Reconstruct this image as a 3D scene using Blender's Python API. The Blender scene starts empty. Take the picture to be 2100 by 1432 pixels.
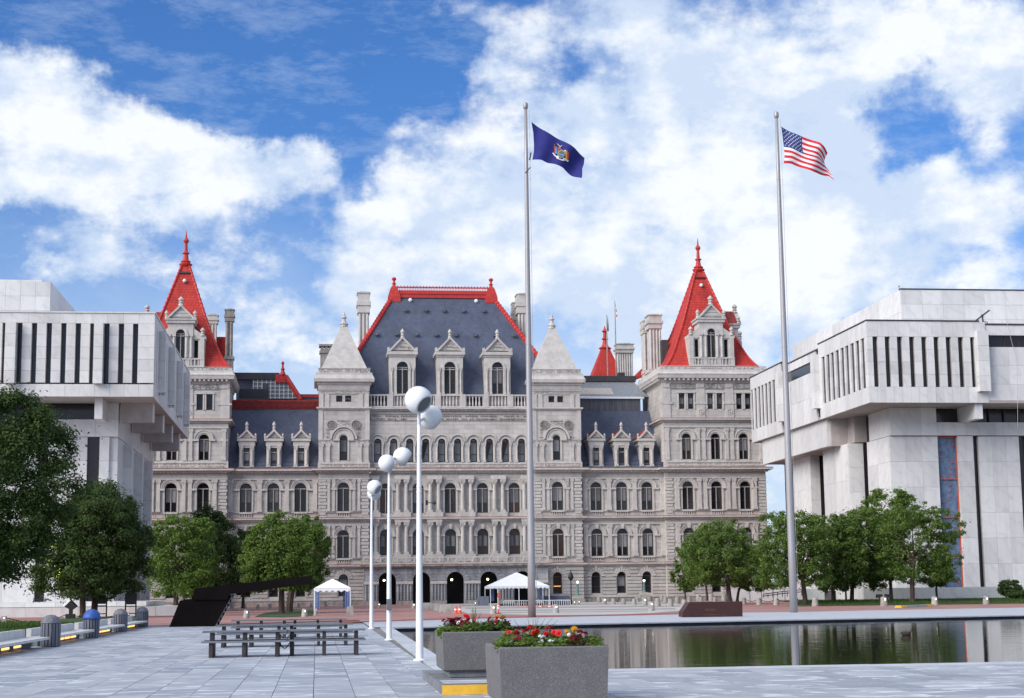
import bpy, math, random
import numpy as np
from mathutils import Matrix, Vector
sc = bpy.context.scene
COL = sc.collection
random.seed(7)

# ------------------------------------------------------------------ camera
F = 3385.0; YAW = math.radians(6.777); PIT = math.radians(8.324); ROL = math.radians(-0.639); H = 1.7
fw = (math.sin(YAW)*math.cos(PIT), math.cos(YAW)*math.cos(PIT), math.sin(PIT))
r0 = (math.cos(YAW), -math.sin(YAW), 0.0)
u0 = (r0[1]*fw[2]-r0[2]*fw[1], r0[2]*fw[0]-r0[0]*fw[2], r0[0]*fw[1]-r0[1]*fw[0])
_c, _s = math.cos(ROL), math.sin(ROL)
rt = tuple(r0[i]*_c+u0[i]*_s for i in range(3)); up = tuple(-r0[i]*_s+u0[i]*_c for i in range(3))
cd = bpy.data.cameras.new('camera'); cam = bpy.data.objects.new('camera', cd); COL.objects.link(cam)
cam.matrix_world = Matrix(((rt[0], up[0], -fw[0], 0), (rt[1], up[1], -fw[1], 0), (rt[2], up[2], -fw[2], H), (0, 0, 0, 1)))
cd.sensor_fit = 'HORIZONTAL'; cd.sensor_width = 36.0; cd.lens = F/2100*36; cd.clip_start = 0.5; cd.clip_end = 9000
sc.camera = cam

def ray(px, py):
    a = (px-1050)/F; b = (716-py)/F
    return tuple(fw[i]+rt[i]*a+up[i]*b for i in range(3))
def P(px, py, Y):            # survey point of the photograph on the upright plane y = Y -> x, z
    d = ray(px, py); t = Y/d[1]; return d[0]*t, H+d[2]*t
def PX(px, py, X):           # on the upright plane x = X -> y, z
    d = ray(px, py); t = X/d[0]; return d[1]*t, H+d[2]*t
def G(px, py, z=0.0):        # on the level z -> x, y
    d = ray(px, py); t = (z-H)/d[2]; return d[0]*t, d[1]*t

# ------------------------------------------------------------------ view, world, sun
vs = sc.view_settings
vs.view_transform = 'Standard'; vs.look = 'None'; vs.gamma = 1.0; vs.exposure = 1.10
vs.use_curve_mapping = False
SUN_AZ = math.radians(-122); SUN_EL = math.radians(32)
wd = bpy.data.worlds.new('World'); sc.world = wd; wd.use_nodes = True
nt = wd.node_tree; nt.nodes.clear()
def N(tree, t, **kw):
    n = tree.nodes.new(t)
    for k, v in kw.items(): setattr(n, k, v)
    return n
def mth(tree, op, a, b=None, c=None, clamp=False):
    n = tree.nodes.new('ShaderNodeMath'); n.operation = op; n.use_clamp = clamp
    for i, v in enumerate((a, b, c)):
        if v is None: continue
        if isinstance(v, (int, float)): n.inputs[i].default_value = v
        else: tree.links.new(v, n.inputs[i])
    return n.outputs[0]
def build_world():
    L = nt.links.new
    tc = N(nt, 'ShaderNodeTexCoord')
    nrm = N(nt, 'ShaderNodeVectorMath', operation='NORMALIZE'); L(tc.outputs['Generated'], nrm.inputs[0])
    d = nrm.outputs[0]
    def noise(scale, detail, rough, off=(0, 0, 0), stretch=(1, 1, 1)):
        mp = N(nt, 'ShaderNodeMapping'); L(d, mp.inputs['Vector']); mp.inputs['Location'].default_value = off; mp.inputs['Scale'].default_value = stretch
        n = N(nt, 'ShaderNodeTexNoise'); L(mp.outputs[0], n.inputs['Vector'])
        n.inputs['Scale'].default_value = scale; n.inputs['Detail'].default_value = detail; n.inputs['Roughness'].default_value = rough
        return n
    w1 = noise(11, 8, .6, (3.1, 0, 0)); sp = N(nt, 'ShaderNodeSeparateColor'); L(w1.outputs['Color'], sp.inputs[0])
    xyz = N(nt, 'ShaderNodeSeparateXYZ'); L(d, xyz.inputs[0])
    az = mth(nt, 'ARCTAN2', xyz.outputs[0], xyz.outputs[1]); el = mth(nt, 'ARCSINE', xyz.outputs[2])
    az = mth(nt, 'ADD', az, mth(nt, 'MULTIPLY', mth(nt, 'SUBTRACT', sp.outputs[0], .5), .17))
    el = mth(nt, 'ADD', el, mth(nt, 'MULTIPLY', mth(nt, 'SUBTRACT', sp.outputs[1], .5), .12))
    # clouds and clear gaps, as measured in the photograph: x, y, half width, half height, weight
    blobs = [(210, 270, 300, 85, .62), (110, 150, 140, 65, .5), (440, 340, 160, 60, .5), (60, 385, 230, 50, .4), (620, 320, 45, 40, .35),
             (560, 60, 400, 110, -.9), (600, 200, 220, 110, -.85), (320, 40, 220, 70, -.45), (870, 90, 100, 90, -.5), (690, 340, 80, 55, -.4), (280, 160, 60, 40, -.2),
             (60, 480, 130, 55, -.35), (560, 470, 120, 45, -.2), (700, 480, 90, 60, .15),
             (1300, 200, 300, 160, .42), (980, 140, 110, 80, .42), (1300, 470, 400, 150, .36), (850, 420, 170, 90, .38), (1620, 300, 140, 190, .40), (1650, 80, 190, 110, .25),
             (1190, 110, 60, 45, -.5), (1290, 150, 50, 40, -.35), (1330, 500, 70, 35, -.45), (1800, 215, 75, 55, -.55), (1850, 290, 110, 40, -.5), (1890, 160, 60, 40, -.35),
             (2000, 120, 110, 100, .65), (1990, 380, 140, 80, .45), (1790, 440, 120, 70, .3), (1900, 470, 90, 40, -.3), (1560, 560, 110, 40, -.15), (1640, 640, 130, 70, .25), (1850, 560, 200, 70, .2), (1250, 620, 420, 70, .25), (900, 570, 260, 60, .25), (190, 545, 120, 30, .2),
             (520, 640, 120, 60, .15), (620, 560, 90, 35, -.2)]
    total = None
    for (bx, by, rx, ry, w) in blobs:
        v = ray(bx, by); l = math.sqrt(sum(q*q for q in v)); a0 = math.atan2(v[0], v[1]); e0 = math.asin(v[2]/l)
        du = mth(nt, 'MULTIPLY', mth(nt, 'SUBTRACT', az, a0), F/rx*.85); dv = mth(nt, 'MULTIPLY', mth(nt, 'SUBTRACT', el, e0), F/ry*.85)
        q = mth(nt, 'ADD', mth(nt, 'MULTIPLY', du, du), mth(nt, 'MULTIPLY', dv, dv))
        g = mth(nt, 'MULTIPLY', mth(nt, 'POWER', 2.718, mth(nt, 'MULTIPLY', q, -1)), w)
        total = g if total is None else mth(nt, 'ADD', total, g)
    f1 = noise(13, 14, .6, (0, 1.7, 0), (1, 1, 1.5))
    f2 = noise(4.0, 6, .55, (5, 0.4, 2), (1, 1, 2.2))
    dens = mth(nt, 'ADD', mth(nt, 'ADD', total, mth(nt, 'MULTIPLY', mth(nt, 'SUBTRACT', f1.outputs[0], .5), 2.5)), mth(nt, 'MULTIPLY', mth(nt, 'SUBTRACT', f2.outputs[0], .5), .8))
    up_ = N(nt, 'ShaderNodeMapRange'); L(el, up_.inputs[0]); up_.inputs[1].default_value = .4; up_.inputs[2].default_value = .8; up_.inputs[4].default_value = .22
    dens = mth(nt, 'ADD', dens, up_.outputs[0])  # extra cloud added high overhead, out of view, to neutralise the light
    mr = N(nt, 'ShaderNodeMapRange', interpolation_type='SMOOTHSTEP'); L(dens, mr.inputs[0])
    mr.inputs[1].default_value = -.24; mr.inputs[2].default_value = .47; mr.inputs[4].default_value = .97
    # thin high veil that thickens towards the horizon
    vl = N(nt, 'ShaderNodeMapRange', interpolation_type='SMOOTHSTEP'); L(el, vl.inputs[0]); vl.inputs[1].default_value = .06; vl.inputs[2].default_value = .27; vl.inputs[3].default_value = .84; vl.inputs[4].default_value = 0.0
    veil = vl.outputs[0]
    f4 = noise(16, 8, .7, (1, 6, 3), (1, 1, 3.0))
    wis = N(nt, 'ShaderNodeMapRange'); L(f4.outputs[0], wis.inputs[0]); wis.inputs[1].default_value = .48; wis.inputs[2].default_value = .8; wis.inputs[4].default_value = .45
    fac = mth(nt, 'MAXIMUM', mth(nt, 'MAXIMUM', mr.outputs[0], veil), wis.outputs[0])
    # cloud tone: broad grey-blue undersides and white heads
    f3 = noise(8, 9, .6, (2.3, 0, 7), (1, 1, 2.0))
    tone = mth(nt, 'ADD', mth(nt, 'MULTIPLY', dens, .45), mth(nt, 'MULTIPLY', mth(nt, 'SUBTRACT', f3.outputs[0], .46), 3.0), clamp=True)
    f5 = noise(13, 14, .6, (0.012, 1.71, .018), (1, 1, 1.5))
    tone = mth(nt, 'ADD', tone, mth(nt, 'MULTIPLY', mth(nt, 'SUBTRACT', f1.outputs[0], f5.outputs[0]), 5.0), clamp=True)
    cr = N(nt, 'ShaderNodeMix', data_type='RGBA'); L(tone, cr.inputs[0])
    cr.inputs[6].default_value = (.60, .71, .88, 1); cr.inputs[7].default_value = (.90, .93, .97, 1)
    sky = N(nt, 'ShaderNodeTexSky', sky_type='NISHITA', sun_disc=False)
    sky.sun_elevation = SUN_EL; sky.sun_rotation = SUN_AZ; sky.air_density = 1.0; sky.dust_density = .25; sky.ozone_density = 3.0
    hs = N(nt, 'ShaderNodeHueSaturation'); hs.inputs['Saturation'].default_value = 1.2; L(sky.outputs[0], hs.inputs['Color'])
    tn = N(nt, 'ShaderNodeMix', data_type='RGBA', blend_type='MULTIPLY'); tn.inputs[0].default_value = 1; L(hs.outputs[0], tn.inputs[6]); tn.inputs[7].default_value = (.60, .74, 1.0, 1)
    b1 = N(nt, 'ShaderNodeBackground'); L(tn.outputs[2], b1.inputs[0]); b1.inputs[1].default_value = .066
    b2 = N(nt, 'ShaderNodeBackground'); L(cr.outputs[2], b2.inputs[0]); b2.inputs[1].default_value = .51
    ms = N(nt, 'ShaderNodeMixShader'); L(fac, ms.inputs[0]); L(b1.outputs[0], ms.inputs[1]); L(b2.outputs[0], ms.inputs[2])
    out = N(nt, 'ShaderNodeOutputWorld'); L(ms.outputs[0], out.inputs[0])
build_world()
sl = bpy.data.lights.new('sun', 'SUN'); sl.energy = 2.0; sl.angle = math.radians(42); sl.color = (1, .93, .85)
so = bpy.data.objects.new('sun', sl); COL.objects.link(so)
sd = Vector((math.sin(SUN_AZ)*math.cos(SUN_EL), math.cos(SUN_AZ)*math.cos(SUN_EL), math.sin(SUN_EL)))
so.rotation_euler = sd.to_track_quat('Z', 'Y').to_euler()

# ------------------------------------------------------------------ helpers
def link(o, parent=None):
    COL.objects.link(o)
    if parent is not None: o.parent = parent
    return o
def tag(o, label=None, cat=None, group=None, kind=None):
    for k, v in (('label', label), ('category', cat), ('group', group), ('kind', kind)):
        if v: o[k] = v
    return o
def empty(name, loc=(0, 0, 0), parent=None):
    o = bpy.data.objects.new(name, None); o.location = loc; o.empty_display_size = .2
    return link(o, parent)
def thing(name, label, cat, loc=(0, 0, 0), group=None):
    return tag(empty(name, loc), label, cat, group)
def copy_tree(o, parent=None, loc=None):
    c = o.copy(); COL.objects.link(c)
    if parent is not None: c.parent = parent
    if loc is not None: c.location = loc
    for ch in o.children: copy_tree(ch, c)
    return c

class MB:
    def __init__(s): s.v = []; s.f = []; s.m = []; s.mi = 0
    def add(s, vs_, fs):
        n = len(s.v); s.v.extend(vs_)
        for f in fs: s.f.append(tuple(i+n for i in f)); s.m.append(s.mi)
    def box(s, x0, y0, z0, x1, y1, z1):
        s.add([(x0, y0, z0), (x1, y0, z0), (x1, y1, z0), (x0, y1, z0), (x0, y0, z1), (x1, y0, z1), (x1, y1, z1), (x0, y1, z1)],
              [(0, 3, 2, 1), (4, 5, 6, 7), (0, 1, 5, 4), (1, 2, 6, 5), (2, 3, 7, 6), (3, 0, 4, 7)])
    def quad(s, *p): s.add(list(p), [tuple(range(len(p)))])
    def prism(s, pts, y0, y1):                      # polygon in x-z pushed along y
        n = len(pts)
        s.add([(x, y0, z) for x, z in pts]+[(x, y1, z) for x, z in pts],
              [tuple(range(n)), tuple(range(2*n-1, n-1, -1))]+[(i, i+n, (i+1) % n+n, (i+1) % n) for i in range(n)])
    def prismx(s, pts, x0, x1):                     # polygon in y-z pushed along x
        n = len(pts)
        s.add([(x0, y, z) for y, z in pts]+[(x1, y, z) for y, z in pts],
              [tuple(range(n)), tuple(range(2*n-1, n-1, -1))]+[(i, i+n, (i+1) % n+n, (i+1) % n) for i in range(n)])
    def slab(s, pts, z0, z1):                       # polygon in x-y pushed along z
        n = len(pts)
        s.add([(x, y, z0) for x, y in pts]+[(x, y, z1) for x, y in pts],
              [tuple(range(n-1, -1, -1)), tuple(range(n, 2*n))]+[(i, (i+1) % n, (i+1) % n+n, i+n) for i in range(n)])
    def lathe(s, cx, cy, prof, n=12, cap=True):
        b = len(s.v)
        for r, z in prof:
            for k in range(n):
                a = 2*math.pi*k/n; s.v.append((cx+r*math.cos(a), cy+r*math.sin(a), z))
        for j in range(len(prof)-1):
            for k in range(n):
                s.f.append((b+j*n+k, b+j*n+(k+1) % n, b+(j+1)*n+(k+1) % n, b+(j+1)*n+k)); s.m.append(s.mi)
        if cap:
            s.f.append(tuple(b+k for k in range(n-1, -1, -1))); s.m.append(s.mi)
            e = b+(len(prof)-1)*n; s.f.append(tuple(e+k for k in range(n))); s.m.append(s.mi)
    def loft(s, cx, cy, rings):                     # rectangular rings (half x, half y, z)
        b = len(s.v)
        for hx, hy, z in rings: s.v.extend([(cx-hx, cy-hy, z), (cx+hx, cy-hy, z), (cx+hx, cy+hy, z), (cx-hx, cy+hy, z)])
        for j in range(len(rings)-1):
            for k in range(4):
                s.f.append((b+4*j+k, b+4*j+(k+1) % 4, b+4*j+4+(k+1) % 4, b+4*j+4+k)); s.m.append(s.mi)
        s.f.append((b+3, b+2, b+1, b)); s.m.append(s.mi)
        e = b+4*(len(rings)-1); s.f.append((e, e+1, e+2, e+3)); s.m.append(s.mi)
    def tube(s, pts, rad, n=8):
        pts = [Vector(p) for p in pts]; b = len(s.v)
        for i, p in enumerate(pts):
            t = (pts[min(i+1, len(pts)-1)]-pts[max(i-1, 0)]).normalized()
            ref = Vector((0, 0, 1)) if abs(t.z) < .9 else Vector((1, 0, 0))
            a = t.cross(ref).normalized(); c = t.cross(a)
            r = rad[i] if isinstance(rad, (list, tuple)) else rad
            for k in range(n):
                th = 2*math.pi*k/n; s.v.append(tuple(p+a*(r*math.cos(th))+c*(r*math.sin(th))))
        for i in range(len(pts)-1):
            for k in range(n):
                s.f.append((b+i*n+k, b+i*n+(k+1) % n, b+(i+1)*n+(k+1) % n, b+(i+1)*n+k)); s.m.append(s.mi)
        s.f.append(tuple(b+k for k in range(n-1, -1, -1))); s.m.append(s.mi)
        e = b+(len(pts)-1)*n; s.f.append(tuple(e+k for k in range(n))); s.m.append(s.mi)
    def archring(s, xc, zs, r_in, r_out, y0, y1, n=14, a0=0.0, a1=math.pi):
        b = len(s.v)
        for i in range(n+1):
            a = a0+(a1-a0)*i/n; c, q = math.cos(a), math.sin(a)
            s.v.extend([(xc+r_in*c, y0, zs+r_in*q), (xc+r_out*c, y0, zs+r_out*q), (xc+r_out*c, y1, zs+r_out*q), (xc+r_in*c, y1, zs+r_in*q)])
        for i in range(n):
            for k in range(4):
                s.f.append((b+4*i+k, b+4*i+4+k, b+4*i+4+(k+1) % 4, b+4*i+(k+1) % 4)); s.m.append(s.mi)
        s.f.append((b, b+1, b+2, b+3)); s.m.append(s.mi)
        e = b+4*n; s.f.append((e+3, e+2, e+1, e)); s.m.append(s.mi)
    def ball(s, c, r, nu=12, nv=8, sz=1.0):
        prof = [(max(r*math.sin(math.pi*j/nv), 1e-4), c[2]-r*sz*math.cos(math.pi*j/nv)) for j in range(nv+1)]
        s.lathe(c[0], c[1], prof, nu, cap=False)
    def mesh(s, name, mats, smooth=False):
        me = bpy.data.meshes.new(name); me.from_pydata(s.v, [], s.f)
        for m in (mats if isinstance(mats, (list, tuple)) else [mats]): me.materials.append(m)
        if any(s.m): me.polygons.foreach_set('material_index', s.m)
        if smooth: me.polygons.foreach_set('use_smooth', [True]*len(me.polygons))
        me.update(); return me
    def build(s, name, mats, parent=None, smooth=False, loc=None):
        o = bpy.data.objects.new(name, s.mesh(name, mats, smooth))
        if loc: o.location = loc
        return link(o, parent)
def inst(name, me, parent, loc, scale=None):
    o = bpy.data.objects.new(name, me); o.location = loc
    if scale: o.scale = scale
    return link(o, parent)

# ------------------------------------------------------------------ materials
def principled(name):
    m = bpy.data.materials.new(name); m.use_nodes = True
    return m, m.node_tree, m.node_tree.nodes['Principled BSDF']
def mat(name, col, rough=.7, var=.12, scale=1.5, stretch=(1, 1, 1), bump=0.0, bscale=20, rand=0.0, metal=0.0, col2=None, spec=.4, streak=0.0, island=0.0):
    m, t, b = principled(name); L = t.links.new
    b.inputs['Roughness'].default_value = rough; b.inputs['Metallic'].default_value = metal; b.inputs['Specular IOR Level'].default_value = spec
    g = N(t, 'ShaderNodeNewGeometry')
    mp = N(t, 'ShaderNodeMapping'); L(g.outputs['Position'], mp.inputs['Vector']); mp.inputs['Scale'].default_value = stretch
    n = N(t, 'ShaderNodeTexNoise'); L(mp.outputs[0], n.inputs['Vector']); n.inputs['Scale'].default_value = scale; n.inputs['Detail'].default_value = 7; n.inputs['Roughness'].default_value = .65
    mx = N(t, 'ShaderNodeMix', data_type='RGBA')
    c2 = col2 or tuple(c*(1-2*var) for c in col)
    mr = N(t, 'ShaderNodeMapRange'); L(n.outputs[0], mr.inputs[0]); mr.inputs[1].default_value = .3; mr.inputs[2].default_value = .7
    L(mr.outputs[0], mx.inputs[0]); mx.inputs[6].default_value = (*c2, 1); mx.inputs[7].default_value = (*[min(1, c*(1+(0 if col2 else var))) for c in col], 1)
    out = mx.outputs[2]
    def darken(sock, fac_out, lo, hi):
        r = N(t, 'ShaderNodeMapRange'); L(fac_out, r.inputs[0]); r.inputs[3].default_value = lo; r.inputs[4].default_value = hi
        h = N(t, 'ShaderNodeVectorMath', operation='SCALE'); L(sock, h.inputs[0]); L(r.outputs[0], h.inputs['Scale']); return h.outputs[0]
    if rand:
        oi = N(t, 'ShaderNodeObjectInfo'); out = darken(out, oi.outputs['Random'], 1-rand, 1+rand)
    if island: out = darken(out, g.outputs['Random Per Island'], 1-island, 1+island)
    if streak:
        m2 = N(t, 'ShaderNodeMapping'); L(g.outputs['Position'], m2.inputs['Vector']); m2.inputs['Scale'].default_value = (2.2, 2.2, .22)
        n2 = N(t, 'ShaderNodeTexNoise'); L(m2.outputs[0], n2.inputs['Vector']); n2.inputs['Scale'].default_value = 1.0; n2.inputs['Detail'].default_value = 6
        r2 = N(t, 'ShaderNodeMapRange'); L(n2.outputs[0], r2.inputs[0]); r2.inputs[1].default_value = .35; r2.inputs[2].default_value = .6
        out = darken(out, r2.outputs[0], 1-streak, 1.0)
    L(out, b.inputs['Base Color'])
    if bump:
        n3 = N(t, 'ShaderNodeTexNoise'); L(g.outputs['Position'], n3.inputs['Vector']); n3.inputs['Scale'].default_value = bscale; n3.inputs['Detail'].default_value = 4
        bp = N(t, 'ShaderNodeBump'); bp.inputs['Strength'].default_value = bump; bp.inputs['Distance'].default_value = .05; L(n3.outputs[0], bp.inputs['Height']); L(bp.outputs[0], b.inputs['Normal'])
    return m
def ashlar(name, c1, c2, mort, bw, bh, ms, rough=.8, bump=.4, tint=.15, streak=.25, off=.5):
    m, t, b = principled(name); L = t.links.new
    b.inputs['Roughness'].default_value = rough; b.inputs['Specular IOR Level'].default_value = .3
    g = N(t, 'ShaderNodeNewGeometry'); sx = N(t, 'ShaderNodeSeparateXYZ'); L(g.outputs['Position'], sx.inputs[0])
    cb = N(t, 'ShaderNodeCombineXYZ'); L(mth(t, 'ADD', sx.outputs[0], sx.outputs[1]), cb.inputs[0]); L(sx.outputs[2], cb.inputs[1])
    br = N(t, 'ShaderNodeTexBrick'); L(cb.outputs[0], br.inputs['Vector']); br.offset = off
    br.inputs['Color1'].default_value = (*c1, 1); br.inputs['Color2'].default_value = (*c2, 1); br.inputs['Mortar'].default_value = (*mort, 1)
    br.inputs['Scale'].default_value = 1; br.inputs['Brick Width'].default_value = bw; br.inputs['Row Height'].default_value = bh; br.inputs['Mortar Size'].default_value = ms; br.inputs['Mortar Smooth'].default_value = .4
    n = N(t, 'ShaderNodeTexNoise'); L(g.outputs['Position'], n.inputs['Vector']); n.inputs['Scale'].default_value = .35; n.inputs['Detail'].default_value = 9; n.inputs['Roughness'].default_value = .7
    r = N(t, 'ShaderNodeMapRange'); L(n.outputs[0], r.inputs[0]); r.inputs[1].default_value = .3; r.inputs[2].default_value = .7; r.inputs[3].default_value = 1-tint; r.inputs[4].default_value = 1+tint
    m2 = N(t, 'ShaderNodeMapping'); L(g.outputs['Position'], m2.inputs['Vector']); m2.inputs['Scale'].default_value = (1.6, 1.6, .16)
    n2 = N(t, 'ShaderNodeTexNoise'); L(m2.outputs[0], n2.inputs['Vector']); n2.inputs['Scale'].default_value = 1.0; n2.inputs['Detail'].default_value = 7
    r2 = N(t, 'ShaderNodeMapRange'); L(n2.outputs[0], r2.inputs[0]); r2.inputs[1].default_value = .32; r2.inputs[2].default_value = .6; r2.inputs[3].default_value = 1-streak
    h = N(t, 'ShaderNodeVectorMath', operation='SCALE'); L(br.outputs[0], h.inputs[0]); L(mth(t, 'MULTIPLY', r.outputs[0], r2.outputs[0]), h.inputs['Scale'])
    L(h.outputs[0], b.inputs['Base Color'])
    bp = N(t, 'ShaderNodeBump'); bp.inputs['Strength'].default_value = bump; bp.inputs['Distance'].default_value = .03; bp.invert = True
    L(mth(t, 'ADD', br.outputs['Fac'], mth(t, 'MULTIPLY', n.outputs[0], -.6)), bp.inputs['Height']); L(bp.outputs[0], b.inputs['Normal'])
    return m
def emit(name, col, s):
    m = bpy.data.materials.new(name); m.use_nodes = True; t = m.node_tree; t.nodes.clear()
    e = N(t, 'ShaderNodeEmission'); e.inputs[0].default_value = (*col, 1); e.inputs[1].default_value = s
    o = N(t, 'ShaderNodeOutputMaterial'); t.links.new(e.outputs[0], o.inputs[0]); return m
def marble_mat(name, base=(.65, .645, .635), dark=(.50, .51, .525), rand=.10, rough=.45):
    m, t, b = principled(name); L = t.links.new
    b.inputs['Roughness'].default_value = rough; b.inputs['Specular IOR Level'].default_value = .4
    g = N(t, 'ShaderNodeNewGeometry'); oi = N(t, 'ShaderNodeObjectInfo')
    ad = N(t, 'ShaderNodeVectorMath', operation='MULTIPLY_ADD'); L(oi.outputs['Random'], ad.inputs[0]); ad.inputs[1].default_value = (37, 53, 71); L(g.outputs['Position'], ad.inputs[2])
    wv = N(t, 'ShaderNodeTexWave', wave_type='BANDS', bands_direction='DIAGONAL'); L(ad.outputs[0], wv.inputs['Vector'])
    wv.inputs['Scale'].default_value = .35; wv.inputs['Distortion'].default_value = 9; wv.inputs['Detail'].default_value = 5; wv.inputs['Detail Scale'].default_value = 1.2
    n = N(t, 'ShaderNodeTexNoise'); L(ad.outputs[0], n.inputs['Vector']); n.inputs['Scale'].default_value = .9; n.inputs['Detail'].default_value = 8; n.inputs['Roughness'].default_value = .65
    v = mth(t, 'MULTIPLY', mth(t, 'POWER', wv.outputs['Fac'], 5), mth(t, 'MULTIPLY_ADD', n.outputs[0], 2.0, -.6, clamp=True))
    v = mth(t, 'ADD', mth(t, 'MULTIPLY', v, .8), mth(t, 'MULTIPLY', mth(t, 'SUBTRACT', n.outputs[0], .45), .9), clamp=True)
    mx = N(t, 'ShaderNodeMix', data_type='RGBA'); L(v, mx.inputs[0]); mx.inputs[6].default_value = (*base, 1); mx.inputs[7].default_value = (*dark, 1)
    m2 = N(t, 'ShaderNodeMapping'); L(g.outputs['Position'], m2.inputs['Vector']); m2.inputs['Scale'].default_value = (1.4, 1.4, .15)
    n2 = N(t, 'ShaderNodeTexNoise'); L(m2.outputs[0], n2.inputs['Vector']); n2.inputs['Scale'].default_value = 1.1; n2.inputs['Detail'].default_value = 6
    r2 = N(t, 'ShaderNodeMapRange'); L(n2.outputs[0], r2.inputs[0]); r2.inputs[1].default_value = .3; r2.inputs[2].default_value = .55; r2.inputs[3].default_value = .90
    rr = N(t, 'ShaderNodeMapRange'); L(oi.outputs['Random'], rr.inputs[0]); rr.inputs[3].default_value = 1-rand; rr.inputs[4].default_value = 1+rand
    h = N(t, 'ShaderNodeVectorMath', operation='SCALE'); L(mx.outputs[2], h.inputs[0]); L(mth(t, 'MULTIPLY', rr.outputs[0], r2.outputs[0]), h.inputs['Scale'])
    L(h.outputs[0], b.inputs['Base Color']); return m
def glass_mat(name, col=(.018, .018, .022), rough=.08, rand=.6):
    m, t, b = principled(name); L = t.links.new
    b.inputs['Roughness'].default_value = rough; b.inputs['Specular IOR Level'].default_value = .45
    oi = N(t, 'ShaderNodeObjectInfo'); r = N(t, 'ShaderNodeMapRange'); L(oi.outputs['Random'], r.inputs[0]); r.inputs[3].default_value = 1-rand; r.inputs[4].default_value = 1+rand
    h = N(t, 'ShaderNodeVectorMath', operation='SCALE'); h.inputs[0].default_value = col; L(r.outputs[0], h.inputs['Scale']); L(h.outputs[0], b.inputs['Base Color']); return m
def leaf_mat(name, c1, c2):
    m, t, b = principled(name); L = t.links.new
    b.inputs['Roughness'].default_value = .55; b.inputs['Specular IOR Level'].default_value = .25
    g = N(t, 'ShaderNodeNewGeometry'); mx = N(t, 'ShaderNodeMix', data_type='RGBA')
    n = N(t, 'ShaderNodeTexNoise'); L(g.outputs['Position'], n.inputs['Vector']); n.inputs['Scale'].default_value = .55; n.inputs['Detail'].default_value = 3
    fac = mth(t, 'ADD', mth(t, 'MULTIPLY', g.outputs['Random Per Island'], .55), mth(t, 'MULTIPLY_ADD', n.outputs[0], 1.6, -.55), clamp=True)
    L(fac, mx.inputs[0]); mx.inputs[6].default_value = (*c1, 1); mx.inputs[7].default_value = (*c2, 1); L(mx.outputs[2], b.inputs['Base Color'])
    tr = N(t, 'ShaderNodeBsdfTranslucent'); L(mx.outputs[2], tr.inputs[0]); ms = N(t, 'ShaderNodeMixShader'); ms.inputs[0].default_value = .38
    L(b.outputs[0], ms.inputs[1]); L(tr.outputs[0], ms.inputs[2]); L(ms.outputs[0], t.nodes['Material Output'].inputs[0]); return m
def water_mat():
    m, t, b = principled('pool_water'); L = t.links.new
    b.inputs['Base Color'].default_value = (.012, .014, .013, 1); b.inputs['Roughness'].default_value = .03; b.inputs['IOR'].default_value = 1.30; b.inputs['Specular IOR Level'].default_value = .42
    g = N(t, 'ShaderNodeNewGeometry')
    hsum = None
    for scl, st, amp in ((1.0, (1.3, 2.6, 1), .55), (1.0, (.35, .8, 1), 1.0), (1.0, (3, 9, 1), .22)):
        mp = N(t, 'ShaderNodeMapping'); L(g.outputs['Position'], mp.inputs['Vector']); mp.inputs['Scale'].default_value = st
        n = N(t, 'ShaderNodeTexNoise'); L(mp.outputs[0], n.inputs['Vector']); n.inputs['Scale'].default_value = scl; n.inputs['Detail'].default_value = 2
        h = mth(t, 'MULTIPLY', n.outputs[0], amp); hsum = h if hsum is None else mth(t, 'ADD', hsum, h)
    bp = N(t, 'ShaderNodeBump'); bp.inputs['Strength'].default_value = .062; bp.inputs['Distance'].default_value = .10; L(hsum, bp.inputs['Height']); L(bp.outputs[0], b.inputs['Normal'])
    return m
M = {}
M['stone'] = ashlar('granite_ashlar', (.53, .503, .475), (.45, .428, .405), (.32, .305, .288), 1.5, .62, .02, tint=.16, streak=.10)
M['stone_trim'] = mat('granite_trim', (.54, .513, .485), .8, .10, .9, bump=.3, bscale=6, streak=.10)
M['stone_dark'] = mat('weathered_shaded_granite', (.36, .335, .31), .85, .2, 1.2, bump=.4, bscale=5, streak=.35)  # weathered stone; its dark tone also paints depth shade in turret carvings
M['porch'] = ashlar('porch_granite', (.36, .36, .38), (.27, .28, .30), (.17, .17, .17), 1.8, .8, .02, tint=.3, streak=.4)
M['turret_roof'] = mat('turret_stone_roof', (.50, .475, .45), .85, .12, 1.0, bump=.2, bscale=6)
M['slate'] = ashlar('blue_slate', (.098, .116, .172), (.080, .096, .145), (.045, .055, .085), .42, .26, .012, rough=.55, bump=.5, tint=.2, streak=.12)
M['slate_old'] = mat('weathered_slate', (.14, .15, .17), .7, .3, 1.4, (3, 3, .25), col2=(.05, .055, .07))
M['red_tile'] = ashlar('red_roof_tile', (.52, .047, .036), (.44, .038, .031), (.31, .026, .022), .55, .40, .035, rough=.7, bump=.6, tint=.22, streak=.18)
M['red_metal'] = mat('red_painted_ridge', (.52, .04, .035), .55, .15, 2.0, bump=.3, bscale=5)
M['red_dark'] = mat('dull_red_cresting', (.30, .04, .035), .7, .25, 2.5)
M['flashing'] = mat('terracotta_flashing', (.40, .20, .16), .7, .3, 1.5)
M['glass'] = glass_mat('dark_window_glass')
M['glass_brown'] = glass_mat('brown_window_glass', (.05, .022, .015), .15, .4)
M['glass_pale'] = glass_mat('leaded_window_glass', (.16, .18, .20), .3, .25)
M['blind'] = mat('window_blind', (.23, .235, .245), .8, .1, 2, rand=.35)
M['curtain'] = mat('window_curtain', (.06, .055, .056), .9, .2, 4, rand=.4)
M['mullion'] = mat('stone_mullion', (.46, .42, .39), .7, .08, 3)
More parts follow.
